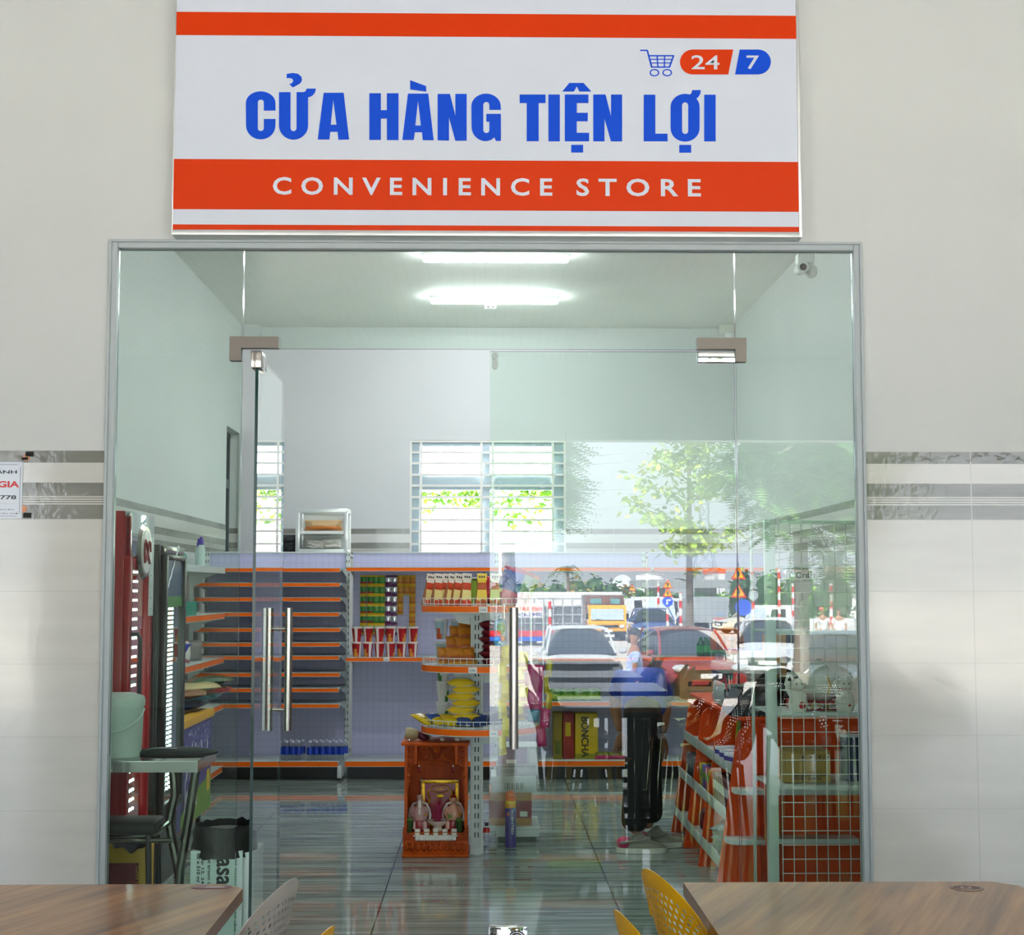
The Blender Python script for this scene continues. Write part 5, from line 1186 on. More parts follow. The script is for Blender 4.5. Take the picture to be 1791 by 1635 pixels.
for sg in (-1, 1):
    m.tube([(cx_+sg*a, Yp+.002, g1-b2) for a, b2 in ((.0, .032), (.025, .034), (.045, .042), (.05, .055), (.035, .066), (.015, .07), (0, .07))], .0035, 6)
    m.tube([(cx_+sg*(.06+.006*math.sin(k*1.4)), Yp+.002, g1-.06-k*.014) for k in range(10)], .006, 6)
for k in range(4): m.ell((cx_-.018+.012*k, Yp+.002, g1-.053), .004, .002, .006, 6)
m.ell((cx_, Yp+.002, g1-.09), .022, .003, .011, 10)
m.build('gold_ornament', pt)
# figures: seated robed elder and seated bare-bellied laughing man (plain porcelain figurines)
M_SKN = mat('#d9a58c', .25); M_ROBE = mat('#cfa3a0', .25); M_WB = mat('#ece8e0', .25); M_RB = mat('#9c1a1e', .25)
def figurine(px, label, bare):
    Y = SY0+.14; x, z = at(px, 1455, Y).x, zfl+.001
    t_ = thing('figurine', label, 'figurine', (x, Y, z), 'figurines in the shrine')
    m = MB([M_WB]);   # chair
    m.tube([(x-.045, Y+.02, z+.02), (x-.056, Y+.02, z+.07), (x-.05, Y+.03, z+.10), (x-.035, Y+.04, z+.13), (x, Y+.05, z+.14), (x+.035, Y+.04, z+.13), (x+.05, Y+.03, z+.10), (x+.056, Y+.02, z+.07), (x+.045, Y+.02, z+.02)], .008, 8); m.box(x-.05, x+.05, Y-.02, Y+.05, z, z+.045, .008); m.build('chair', t_)
    m = MB([M_SKN if bare else M_ROBE]); m.lathe([(0, z+.035), (.036, z+.04), (.042, z+.065), (.038, z+.09), (.03, z+.115), (.018, z+.13), (.01, z+.135), (.009, z+.14)], (x, Y, 0), 18, sy=.8)
    m.ell((x, Y-.004, z+.158), .017, .017, .020, 14)
    for sg in (-1, 1):
        m.tube([(x+sg*.026, Y, z+.118), (x+sg*.043, Y-.008, z+.09), (x+sg*.036, Y-.034, z+.075)], [.011, .010, .007], 8); m.ell((x+sg*.034, Y-.038, z+.075), .007, .007, .007, 8)
        m.tube([(x+sg*.018, Y-.01, z+.045), (x+sg*.03, Y-.045, z+.04), (x+sg*.03, Y-.05, z+.008)], [.016, .014, .012], 8)
        m.ell((x+sg*.017, Y+.0, z+.155), .003, .005, .007, 6)
    m.build('body', t_)
    m = MB([M_RB]); m.lathe([(.0, z+.0), (.046, z+.0), (.048, z+.02), (.044, z+.05), (.03, z+.052), (0, z+.052)], (x, Y-.022, 0), 16, sy=.75); m.build('robe_skirt', t_)
    m = MB([M_SKN]); m.ell((x, Y-.02, z+.157), .004, .004, .004, 6); m.use(M_BLACK)
    for sg in (-1, 1): m.ell((x+sg*.006, Y-.0205, z+.162), .0018, .001, .0012, 5)
    m.use(mat('#b0403a', .3)); m.ell((x, Y-.0205, z+.149), .005, .0015, .002, 6); m.build('face', t_)
    if bare:
        m = MB([M_RB]); m.lathe([(.0155, z+.166), (.016, z+.172), (.009, z+.182), (0, z+.185)], (x, Y-.002, 0), 14); m.build('red_cap', t_)
        m = MB([mat('#6f8a2c', .4)]); m.ell((x-.02, Y-.042, z+.075), .014, .003, .012, 10, (0, .4, 0)); m.build('leaf_fan', t_)
    else:
        m = MB([M_WB]); m.ell((x, Y-.02, z+.135), .011, .006, .026, 10); m.ell((x, Y-.03, z+.10), .007, .005, .02, 8); m.build('white_beard', t_)
        m = MB([mat('#c79a88', .3)]); m.lathe([(.0165, z+.168), (.018, z+.174), (.014, z+.184), (0, z+.186)], (x, Y-.002, 0), 14); m.build('hat', t_)
    m = MB([M_GOLD]); m.ell((x+.034, Y-.042, z+.085), .009, .006, .006, 8); m.build('gold_ingot', t_)
figurine(734, 'small seated white-bearded porcelain figure in pink robe, left in the shrine', False)
figurine(793, 'small seated bare-bellied porcelain figure with red cap, right in the shrine', True)
# incense bowl, cups on tray, green glasses, bottle etc.
Y = SY0+.075; x = at(765, 1450, Y).x
zb_ = sh(760, 1470)[1]
t_ = thing('incense_bowl', 'white footed incense bowl full of thin pink incense sticks between the two figures', 'incense bowl', (x, Y+.02, zfl))
m = MB([M_WB]); zz = zfl; m.lathe([(0, zz), (.028, zz), (.024, zz+.012), (.022, zz+.02), (.045, zz+.038), (.056, zz+.05), (.058, zz+.054), (.05, zz+.052), (0, zz+.045)], (x, Y+.04, 0), 28); m.build('bowl', t_)
m = MB([mat('#b0305a', .6)])
rnd = random.Random(9)
for k in range(46):
    a, r = rnd.uniform(0, 6.28), rnd.uniform(0, .03); m.cyl((x+r*math.cos(a)*.9, Y+.04+r*math.sin(a)*.6, zz+.045), (x+r*math.cos(a)*1.2, Y+.04+r*math.sin(a)*.8, zz+.045+rnd.uniform(.06, .10)), .0015, n=4)
o = m.build('incense_sticks', t_); o['kind'] = 'stuff'
t_ = thing('cup_tray', 'white scalloped ceramic tray holding five small white cups, front of the shrine', 'tray', (x, SY0+.0, zb_))
a0, a1 = sh(724, 1460)[0], sh(800, 1460)[0]
m = MB([M_WB]); m.box(a0+.008, a1-.008, SY0-.012, SY0+.028, zb_+.001, zb_+.024, .004); m.box(a0-.004, a1+.004, SY0-.016, SY0+.03, zb_+.022, zb_+.028, .003)
for k in range(9): m.ell((a0+.014+k*(a1-a0-.028)/8, SY0-.013, zb_+.012), .008, .003, .01, 8)
m.build('tray', t_)
for k in range(5):
    xx = a0+.018+k*(a1-a0-.036)/4
    c_ = thing('small_cup', f'small white patterned cup, {ORD[k]} from the left on the shrine tray', 'cup', (xx, SY0+.008, zb_+.029), 'cups on the shrine tray')
    m = MB([M_WB]); z0 = zb_+.0285; m.lathe([(0, z0), (.012, z0), (.015, z0+.01), (.0155, z0+.03), (.014, z0+.03), (.012, z0+.006), (0, z0+.006)], (xx, SY0+.008, 0), 18); m.build('cup', c_)
    m = MB([mat('#b08a5a', .4)]); m.lathe([(.0157, z0+.012), (.0159, z0+.018), (.0157, z0+.018)], (xx, SY0+.008, 0), 18); m.build('pattern_band', c_)
for i, px in enumerate((716, 803)):
    xx = at(px, 1450, SY0+.05).x; c_ = thing('glass_tumbler', f'green glass tumbler at the {"left" if i == 0 else "right"} foot of the shrine', 'glass', (xx, SY0+.055, zfl), 'green shrine glasses')
    m = MB([mat('#2e4a24', .1, name='dark_green_glass')]); m.lathe([(0, zfl), (.018, zfl), (.022, zfl+.055), (.020, zfl+.055), (.016, zfl+.006), (0, zfl+.006)], (xx, SY0+.055, 0), 16); m.build('glass', c_)
    m = MB([mat('#53702e', .5)]); m.ell((xx, SY0+.055, zfl+.062), .02, .018, .014, 10); m.build('leaves', c_)
xx = at(708, 1452, SY0+.045).x; c_ = thing('candle_glass', 'small glass lamp with orange glow at the lower left of the shrine', 'lamp', (xx, SY0+.02, zb_))
m = MB([M_PET]); m.lathe([(0, zb_+.04), (.015, zb_+.04), (.016, zb_+.06), (.012, zb_+.062)], (xx+.0, SY0+.02, 0), 14); m.build('glass', c_)
m = MB([M_GOLD]); m.lathe([(0, zb_), (.012, zb_), (.006, zb_+.012), (.014, zb_+.04), (0, zb_+.04)], (xx, SY0+.02, 0), 12); m.build('brass_foot', c_)
m = MB([mat('#ff9a3a', .4, em=2)]); m.ell((xx, SY0+.02, zb_+.05), .005, .005, .008, 8); m.build('flame', c_)
# on the roof of the shrine: bouquet wrapped and little bowls
zr = ztop_+.005
t_ = thing('wrapped_bouquet', 'withered bouquet in clear wrap lying on the left of the shrine roof', 'bouquet', (bx0+.07, SY0+.12, zr))
m = MB([mat('#a89a76', .5, bump=.5, bscale=60)]); m.tube([(bx0+.005, SY0+.1, zr+.04), (bx0+.03, SY0+.1, zr+.037), (bx0+.06, SY0+.11, zr+.03), (bx0+.08, SY0+.12, zr+.022)], [.030, .034, .03, .012], 12); m.build('stems', t_)
m = MB([mat('#571028', .5, bump=.5, bscale=50)]); m.ell((bx0+.095, SY0+.11, zr+.024), .04, .03, .022, 12, (0, .4, 0)); m.build('petals', t_)
m = MB([mat('#566a30', .5)])
for k in range(7): m.cyl((bx0+.1, SY0+.11, zr+.03), (bx0+.13+.004*k, SY0+.08+.01*k, zr+.012+.008*(k % 3)), .004, .001, 5)
m.build('leaves', t_)
for i, px in enumerate((774, 800)):
    xx = at(px, 1298, SY0+.1).x; c_ = thing('small_bowl', f'small scalloped white bowl, {"left" if i == 0 else "right"} of the two on the shrine roof', 'bowl', (xx, SY0+.1, zr), 'bowls on the shrine roof')
    m = MB([M_WB]); m.lathe([(0, zr), (.012, zr), (.016, zr+.012), (.029, zr+.02), (.027, zr+.021), (0, zr+.012)], (xx, SY0+.1, 0), 16); m.build('bowl', c_)
xx = at(716, 1300, SY0+.03).x; c_ = thing('metal_ball', 'small shiny metal ball at the left front edge of the shrine roof', 'ball', (xx, SY0+.02, zr)); m = MB([M_CHROME]); m.ell((xx, SY0+.02, zr+.008), .008, .008, .008); m.build('ball', c_)

# ================================================================== CHECKOUT COUNTER
M_OC = mat('#de4600', .4, 0, .25, name='orange_laminate'); M_OD = mat('#b8320a', .4, name='orange_laminate_side')
CX0 = at(1252, 1540, 1.32).x; CXT = at(1292, 1300, 1.32).x; CT = .80; CYN, CYF = 1.32, 3.05
t_ = thing('checkout_counter', 'orange checkout counter with sloping display sides and pale shelves behind the closed door', 'counter', (1.7, 2.1, 0))
m = MB([M_OC]); m.box(CXT+.15, CXT+.17, CYN+.02, CYF, 0, CT-.02); m.build('aisle_panel', t_, smooth=False)
m = MB([M_OC]); m.box(CXT+.05, 2.15, CYN, CYN+.02, 0, CT-.02); m.build('end_panel', t_, smooth=False)
m = MB([M_OC]); m.box(CXT-.0, 2.15, CYN-.01, CYN+.55, CT-.02, CT, .006); m.box(CXT+.0, CXT+.5, CYN+.5, CYF, CT-.02, CT, .006); m.build('worktop', t_)
def fin(y, lo=0.0, hi=CT-.04, dx=0):
    m = MB([M_OC]); b0, b1 = CX0+dx, CXT+dx
    pts = [(b0, y, lo), (b0+.01, y, lo+.05), (b1-.01, y, hi-.06), (b1+.0, y, hi-.03), (b1+.025, y, hi-.008), (b1+.06, y, hi), (CXT+.17, y, hi), (CXT+.17, y, lo)]
    m.prism(pts, (0, .018, 0)); m.build('side_fin', t_, smooth=False)
for y in (CYN, 1.93, 2.5, CYF): fin(y)
for (ya, yb) in ((CYN+.02, 1.93), (1.95, 2.5), (2.52, CYF)):
    for k, z in enumerate((.12, .34, .55)):
        f_ = z/CT; xf = CX0+(CXT-CX0)*f_+.005
        m = MB([M_SHELF]); m.box(xf, CXT+.15, ya, yb, z-.012, z, .001); s_ = m.build('shelf', t_)
        m = MB([mat('#b5c2bd', .3)]); m.box(xf-.006, xf, ya, yb, z-.02, z+.035, .001); m.build('price_strip', s_)
# small rounded shelves on the near end panel, two columns
for (a, b2, zz, left) in ((1285, 1336, 1383, 1), (1272, 1337, 1470, 1), (1350, 1500, 1383, 0), (1350, 1500, 1468, 0)):
    x0, x1 = at(a, zz, CYN-.1).x, at(b2, zz, CYN-.1).x; z = at(a, zz+6, CYN-.1).z; m = MB([M_SHELF])
    pts = [(x1, CYN, z), (x1, CYN-.13, z)]+([(x0+.05, CYN-.13, z), (x0+.02, CYN-.12, z), (x0, CYN-.08, z), (x0, CYN, z)] if left else [(x0, CYN-.13, z), (x0, CYN, z)])
    m.prism(pts, (0, 0, .022)); m.build('end_shelf', t_, smooth=False)
m = MB([M_OD]); xx = at(1342, 1400, CYN-.13).x; m.box(xx-.012, xx+.012, CYN-.15, CYN, 0, CT-.03, .002); m.build('divider', t_)
# goods on the counter side shelves
def boxgood(name, label, cat, x, y, z, sx, sy, sz_, c_, c2_=None, rz=0, group=None):
    t_ = thing(name, label, cat, (x, y, z), group); m = MB([mat(c_, .4)]); m.obox((x, y, z+sz_/2), sx, sy, sz_, (0, 0, rz), .001); m.build('pack', t_)
    if c2_: m = MB([mat(c2_, .4)]); m.obox((x, y, z+sz_*.62), sx*1.01, sy*1.01, sz_*.3, (0, 0, rz)); m.build('colour_band', t_, smooth=False)
for i in range(8):
    boxgood('gum_box', f'slim dark red sweet box, {ORD[i]} in the row on the near counter shelf', 'sweet box', CX0+.12, 1.36+.066*i, .342, .10, .05, .14, '#5c1424', '#d0cfd2', group='dark red sweet boxes')
for i in range(3):
    boxgood('snack_box', f'white and purple small box, {ORD[i]} on the upper near counter shelf', 'small box', CX0+.13, 1.42+.15*i, .552, .10, .11, .07, '#d8d9e6', '#4a3f9a', .3, group='white and purple boxes')
for i in range(4):
    boxgood('snack_box', f'colourful yellow small box, {ORD[i]} in the middle bay of the counter side', 'small box', CX0+.12, 2.02+.11*i, .342, .09, .08, .13, ('#c8b02a', '#b83a6a', '#5a5fa8', '#c8b02a')[i], '#6a8a2a', group='small boxes in the middle counter bay')
for i in range(3):
    boxgood('snack_box', f'dark small box, {ORD[i]} in the far bay of the counter side', 'small box', CX0+.12, 2.6+.13*i, .342, .09, .09, .13, '#2c3034', '#59656a', group='dark boxes in the far counter bay')
bag('green_pack', 'bright green pack standing on the counter side shelf', 'snack pack', (CX0+.16, 1.62, .625), .05, .13, .02, (0, .15, .9), [mat('#9acb1c', .3), mat('#86b81a', .3)], 111)
bag('clear_bag', 'clear crinkled plastic bag on the lowest counter shelf', 'bag', (CX0+.1, 1.62, .122), .30, .15, .12, (0, 0, 1.5), [mat('#8f9aa0', .15), mat('#7f8d94', .12, bump=.9, bscale=25)], 112, crinkle=.8)
bag('red_bag', 'dark red plastic bag on the lowest shelf of the middle counter bay', 'bag', (CX0+.1, 2.2, .122), .2, .14, .1, (0, 0, 1.5), [mat('#5a1a20', .2), mat('#6a1c24', .2, bump=.6, bscale=25)], 113)
# ------------------------------------------------------------------ things on the counter
zc = CT+.001
def C(px, py, Y): return at(px, py, Y)
# label printer / cash machine
Y = 1.85; x0, x1 = C(1265, 1200, Y).x, C(1345, 1200, Y).x; zt = C(1300, 1196, Y).z
t_ = thing('cash_register', 'pale grey cash machine with paper tray on the checkout counter', 'cash register', ((x0+x1)/2, Y+.15, zc))
MG = mat('#b5bfbc', .4); m = MB([MG]); m.box(x0, x1+.05, Y, Y+.36, zc, zt, .012); m.build('body', t_)
m = MB([M_BLACK]); m.box(x0+.01, x1+.04, Y+.01, Y+.35, zt-.001, C(1300, 1178, Y).z, .006); m.build('upper_body', t_)
m = MB([mat('#a9b3b0', .35)]); zt2 = C(1300, 1160, Y).z; m.box(x0-.01, x1+.06, Y-.02, Y+.37, C(1300, 1178, Y).z, zt2, .01); m.build('lid', t_)
m = MB([M_PAPER]); m.prism([(x0+.02, Y+.0, zt2+.002), (x1+.03, Y+.0, zt2+.002), (x1+.03, Y+.3, zt2+.05), (x0+.06, Y+.3, zt2+.05)], (0, 0, .004)); m.use(mat('#3a2a86', .4)); m.prism([(x0+.05, Y+.29, zt2+.056), (x1+.02, Y+.29, zt2+.056), (x1+.02, Y+.3, zt2+.06), (x0+.05, Y+.3, zt2+.06)], (0, 0, .002)); m.build('paper_sheet', t_, smooth=False)
m = MB([mat('#7f8a87', .5)]); m.box(x0+.02, x0+.06, Y-.001, Y, zc+.04, zc+.10)
for k in range(8): m.box(x1-.05, x1+.02, Y-.001, Y, zc+.06+k*.012, zc+.064+k*.012)
m.build('grille', t_, smooth=False)
# black card reader / drawer dipping toward us
Y = CYN+.02; x0, x1 = C(1288, 1280, Y).x, C(1350, 1280, Y).x
t_ = thing('black_tray', 'glossy black tray with cables on the near corner of the checkout counter', 'tray', ((x0+x1)/2, Y+.1, zc))
m = MB([mat('#0c0f10', .12)]); m.prism([(x0-.02, Y, zc), (x1+.05, Y, zc), (x1+.06, Y, zc+.12), (x0+.03, Y, zc+.12), (x0-.02, Y, zc+.05)], (0, .3, 0)); m.build('tray', t_, smooth=False)
# jar with amber lids and blue-labelled bottles
Y = 2.45; x = C(1272, 1150, Y).x; r = .088; zb_ = zc; k = lambda py: C(1272, py, Y).z
t_ = thing('sweet_jar', 'clear jar with blue-labelled bottles and amber domed lid on the counter', 'jar', (x, Y, zc))
m = MB([M_PET]); m.lathe([(0, zc), (r, zc), (r, k(1212)), (r*.8, k(1205)), (r, k(1190)), (r, k(1140)), (r*.96, k(1135))], (x, Y, 0), 28); m.build('jar_body', t_)
m = MB([mat('#b5531a', .12)]); m.lathe([(r*1.0, k(1136)), (r*1.06, k(1132)), (r*1.04, k(1112)), (r*.8, k(1100)), (r*.4, k(1096)), (0, k(1095))], (x, Y, 0), 28)
m.use(mat('#2a1408', .3))
for a in (-2.3, -1.9, -1.45, -1.0): m.box(x+r*1.04*math.cos(a)-.003, x+r*1.04*math.cos(a)+.003, Y+r*1.05*math.sin(a)-.004, Y+r*1.05*math.sin(a)+.004, k(1133), k(1112))
m.build('amber_lid', t_)
for i in range(5):
    a = -math.pi/2+(i-2)*.65; m = MB([mat('#1f3f9a', .25)]); xx, yy = x+.055*math.cos(a), Y+.055*math.sin(a); m.cyl((xx, yy, k(1185)), (xx, yy, k(1155)), .024, n=14); m.use(mat('#8fa5b5', .2)); m.cyl((xx, yy, k(1155)), (xx, yy, k(1142)), .02, .012, n=14); m.build('inner_bottle', t_)
# bottle with drinks near 1240,1220: pen pot
Y = 1.75; x = C(1250, 1230, Y).x; 
t_ = thing('pen_pot', 'black pen pot with red and teal pens on the checkout counter', 'pen pot', (max(x, CXT+.04), Y, zc)); x = max(x, CXT+.04)
m = MB([mat('#15181a', .3)]); m.lathe([(0, zc), (.035, zc), (.04, zc+.1), (.036, zc+.1), (.03, zc+.006), (0, zc+.006)], (x, Y, 0), 18); m.build('pot', t_)
for i, (dx, c_) in enumerate(((-.02, '#c01830'), (0, '#20a0a0'), (.015, '#20a0a0'), (-.008, '#d8d8d8'))): m = MB([mat(c_, .3)]); m.cyl((x+dx*.6, Y, zc+.01), (x+dx*1.8, Y+.01, zc+.17), .004, n=6); m.build('pen', t_)
# monitor arm / black screen behind
Y = 2.5; x0, x1 = C(1340, 1200, Y).x, C(1375, 1200, Y).x
t_ = thing('black_monitor', 'black till monitor seen edge-on behind the rack upright on the counter', 'monitor', (x1, Y+.05, zc))
m = MB([M_BLACK]); m.obox((x1-.02, Y+.1, C(1345, 1190, Y).z), .04, .34, .26, (0, .12, .3), .006); m.build('screen', t_)
m = MB([M_BLACK]); m.box(x1-.02, x1+.02, Y+.06, Y+.1, zc, C(1345, 1190, Y).z); m.box(x1-.1, x1+.1, Y, Y+.16, zc, zc+.012, .004); m.build('stand', t_)

# goods on the far shelving bays
Y = YF+.12; MBY = mat('#c9a90f', .45)
carton('tall_carton', 'tall yellow carton with black vertical lettering on the bottom back shelf', 'carton', at(1006, 1300, Y).x, at(1046, 1300, Y).x, Y, Y+.2, ZB, at(1020, 1248, Y).z, MBY, [(0, 1, .0, .12, mat('#8a8a14', .5))], texts=[('BONCHA', .28, .93, .30, .055, M_BLACK, True)])
carton('tall_carton', 'tall dark red carton left of the yellow lettered carton on the bottom back shelf', 'carton', at(985, 1300, Y).x, at(1004, 1300, Y).x, Y, Y+.2, ZB, at(1020, 1247, Y).z, mat('#8a1a20', .45), [(.2, .7, .5, .8, MBY)])
carton('tall_carton', 'narrow dark yellow carton, leftmost of three tall cartons on the bottom back shelf', 'carton', at(968, 1300, Y).x, at(983, 1300, Y).x, Y, Y+.2, ZB, at(1020, 1247, Y).z, mat('#7d6c10', .45), [(.2, .8, .1, .4, mat('#4a5a14', .5))])
for i, px in enumerate((970, 993, 1016, 1039)):
    bag('green_pack', f'leafy green snack pack, {ORD[i]} from the left on the shelf above the tall cartons', 'snack pack', (at(px, 1220, YF+.06).x, YF+.08, Z3), .11, .10, .05, (-.4, 0, 0), [mat('#2f6a2c', .3), mat('#4f8a34', .3, var=.5, vscale=25), G3], 121+i, 'leafy green packs')
for i, px in enumerate((1055, 1078, 1100)):
    bag('pink_pack', f'pink and green pack, {ORD[i]} from the left on the bottom back shelf', 'snack pack', (at(px, 1325, YF+.06).x, YF+.1, ZB), .12, .06, .05, (-.5, 0, 0), [mat('#a01f50', .3), mat('#6f7a2c', .3, var=.5, vscale=25), mat('#b02a5c', .3)], 131+i, 'pink and green packs')
carton('brown_carton', 'large brown carton with a dark hand slot on the right back shelf', 'carton', at(1188, 1200, YF+.1).x, at(1262, 1200, YF+.1).x, YF+.08, YF+.36, Z3, at(1220, 1165, YF+.1).z, M_CARD, [(.2, .75, .42, .56, mat('#2a2014', .6))], texts=[('Premium Coffee', .2, .25, .12, .012, mat('#3a2c18', .6), False)])
for i in range(5):
    p = at(1226+9*i, 1146, YF+.07); cc = bottle('green_bottle', 'bottle', [(0, 0), (.03, 0), (.032, .01), (.032, .09), (.014, .12), (.013, .13), (0, .131)], (.014, .128, .142), mat('#1f7a3a', .3), (.0325, .03, .08), mat('#2c9a4a', .3), body=mat('#1c5a34', .12)) if i == 0 else cc
    place(cc, (p.x, YF+.07, sz(1152)+.014), 0, f'small green soda bottle, {ORD[i]} from the left on the right back shelf', 'green soda bottles')

# ================================================================== WHITE RACK WITH WIRE PANEL
RY = .78
def rr(px, py, Y=RY): p = at(px, py, Y); return p.x, p.z
ux0, ux1 = rr(1341, 1200)[0], rr(1365, 1200)[0]; rx2 = 1.95; zt = rr(1350, 908)[1]
t_ = thing('storage_rack', 'white steel storage rack with wire grid panel behind the right-hand glass', 'rack', ((ux0+rx2)/2, RY+.2, 0))
MR = mat('#bfcfc9', .3, name='white_rack_steel')
for (xx, yy) in ((ux0, RY), (ux0, RY+.38), (rx2-.05, RY), (rx2-.05, RY+.38)):
    m = MB([MR]); m.box(xx, xx+.006 if yy > RY else xx+.045, yy, yy+.012, 0, zt, .001); m.box(xx, xx+.008, yy-.0 if yy == RY else yy-.035, yy+.04 if yy == RY else yy, 0, zt, .001); m.build('upright', t_)
m = MB([MR]); m.box(ux1, rx2, RY, RY+.012, zt-.02, zt-.006, .001); m.build('top_bar', t_)
RZ = []
for (pa, pb) in ((1103, 1109), (1246, 1254), (1374, 1383)):
    z0, z1 = rr(1430, pb)[1], rr(1430, pa)[1]
    m = MB([MR]); m.box(ux0+.006, rx2, RY+.012, RY+.03, z0, z1, .002); m.box(ux0+.006, rx2, RY+.03, RY+.38, z1-.006, z1-.001); m.box(ux0+.006, rx2, RY+.36, RY+.38, z0, z1); m.build('shelf', t_); RZ.append(z1)
m = MB([mat('#dfe3dc', .3, .3)]); 
xs = [rr(1365+19.6*k, 1200)[0] for k in range(12)]; zw = [zt-.02-.0605*k for k in range(29)]
for xx in xs:
    if xx < rx2: m.cyl((xx, RY-.006, .02), (xx, RY-.006, zt-.01), .0022, n=5)
for z in zw:
    if z > .02: m.cyl((ux1-.005, RY-.009, z), (rx2, RY-.009, z), .0022, n=5)
m.build('wire_panel', t_)
# on the rack
t_ = thing('glass_case', 'clear acrylic box with folded leaflets on the top rack shelf', 'box', (rr(1430, 1100)[0], RY+.2, RZ[0]))
x0, x1 = rr(1392, 1050, RY+.15)[0], rr(1450, 1050, RY+.15)[0]; z1 = rr(1420, 1018, RY+.15)[1]
m = MB([M_CLEAR]); m.box(x0, x1, RY+.15, RY+.34, RZ[0], z1); m.build('case', t_, smooth=False)
m = MB([mat('#c7d6cf', .2)]); m.prism([(x0+.02, RY+.2, RZ[0]+.01), (x1-.04, RY+.2, RZ[0]+.01), (x1-.06, RY+.2, z1-.05), (x0+.03, RY+.2, z1-.09)], (0, .004, 0)); m.build('leaflet', t_, smooth=False)
t_ = thing('clear_box', 'clear plastic takeaway boxes stacked on the glass case on the rack', 'box', ((x0+x1)/2, RY+.22, z1))
m = MB([M_PET]); m.box(x0-.03, x1-.02, RY+.16, RY+.32, z1+.002, z1+.06, .008); m.use(mat('#8fb0a8', .2)); m.box(x0-.035, x1-.015, RY+.155, RY+.325, z1+.06, z1+.068, .003); m.build('box_body', t_)
m = MB([M_BLACK]); text(m, 'Order', ((x0+x1)/2-.07, RY+.158, z1+.02), .03, width=.09, height=.025, th=.001); m.build('print', t_, smooth=False)
# patterned cartons and white lucky cats
zt = RZ[1]
xa, xb = rr(1388, 1240, RY+.12)[0], rr(1484, 1240, RY+.12)[0]
t_ = thing('patterned_box', 'red flower-patterned gift box on the rack, under the white teapot', 'gift box', ((xa+xb)/2, RY+.2, zt))
zq = rr(1430, 1226, RY+.12)[1]
m = MB([mat('#9c1420', .35)]); m.box(xa, xb, RY+.12, RY+.3, zt, zq, .004); m.build('box_body', t_)
m = MB([mat('#d8b85a', .35), M_WHITE]); rnd = random.Random(6)
for k in range(30):
    m.cur = k % 2; x_ = rnd.uniform(xa+.012, xb-.012); z_ = rnd.uniform(zt+.012, zq-.012); m.cyl((x_, RY+.1185, z_), (x_, RY+.12, z_), rnd.uniform(.005, .011), n=7)
m.build('flower_print', t_)
def cat_pot(px, py, Y, sc, label):
    x, z = at(px, py, Y).x, zt_pot
    t_ = thing('teapot', label, 'teapot', (x, Y, z), 'white teapots on the rack')
    MC_ = mat('#e3e5dd', .15); m = MB([MC_]); s_ = sc
    m.lathe([(0, z), (.045*s_, z), (.082*s_, z+.03*s_), (.09*s_, z+.06*s_), (.075*s_, z+.095*s_), (.045*s_, z+.115*s_), (.04*s_, z+.12*s_), (0, z+.12*s_)], (x, Y, 0), 26); m.build('pot', t_)
    m = MB([MC_]); m.lathe([(0, z+.12*s_), (.042*s_, z+.12*s_), (.03*s_, z+.135*s_), (.008*s_, z+.14*s_), (.012*s_, z+.155*s_), (0, z+.16*s_)], (x, Y, 0), 18); m.build('lid', t_)
    m = MB([MC_]); m.tube([(x+.07*s_, Y, z+.05*s_), (x+.11*s_, Y, z+.07*s_), (x+.13*s_, Y, z+.11*s_), (x+.15*s_, Y, z+.12*s_)], [.016*s_, .013*s_, .009*s_, .008*s_], 10); m.build('spout', t_)
    m = MB([MC_]); m.tube([(x-.07*s_, Y, z+.1*s_), (x-.12*s_, Y, z+.1*s_), (x-.13*s_, Y, z+.06*s_), (x-.08*s_, Y, z+.035*s_)], .008*s_, 8); m.build('handle', t_)
    m = MB([mat('#d6a92a', .3)]); m.tube([(x+.02, Y-.085*s_, z+.03), (x+.03, Y-.088*s_, z+.07), (x+.02, Y-.07*s_, z+.1*s_)], .004, 6); m.build('gold_line', t_)
zt_pot = zq+.001
cat_pot(1432, 1200, RY+.2, 1.15, 'large white teapot standing on the red flowered gift box')
zt_pot = RZ[1]+.001
m_ = None
def fig(px, label, Y, red):
    x = at(px, 1240, Y).x; z = RZ[1]; t_ = thing('ceramic_cat', label, 'ornament', (x, Y, z), 'white cat ornaments'); M_ = mat('#e6e4dc', .15)
    m = MB([M_]); m.lathe([(0, z), (.035, z), (.045, z+.03), (.036, z+.075), (.022, z+.095), (.0, z+.1)], (x, Y, 0), 18); m.ell((x, Y-.008, z+.118), .034, .028, .028, 14)
    for sg in (-1, 1): m.cyl((x+sg*.02, Y, z+.135), (x+sg*.024, Y, z+.152), .011, .002, 6)
    m.tube([(x-.03, Y-.01, z+.07), (x-.05, Y-.02, z+.10), (x-.045, Y-.02, z+.135)], [.012, .011, .012], 8); m.build('body', t_)
    m = MB([mat('#c01c1c', .3)]); m.tube([(x+.024*math.cos(a*.5), Y+.022*math.sin(a*.5)-.003, z+.095) for a in range(13)], .004, 6); m.ell((x+.01, Y-.04, z+.03), .016 if red else .008, .01, .016 if red else .008, 10); m.build('red_collar', t_)
    m = MB([M_BLACK]); 
    for sg in (-1, 1): m.ell((x+sg*.012, Y-.035, z+.122), .004, .002, .003, 6)
    m.build('eyes', t_)
fig(1396, 'small white cat ornament with a red ball, left of the gift box on the rack', RY+.06, True)
fig(1478, 'white cat ornament with a gold dish at the right of the rack shelf', RY+.08, False)
# red flowered second box higher behind and white folded bags
xa2, xb2 = rr(1400, 1180, RY+.32)[0], rr(1475, 1180, RY+.32)[0]
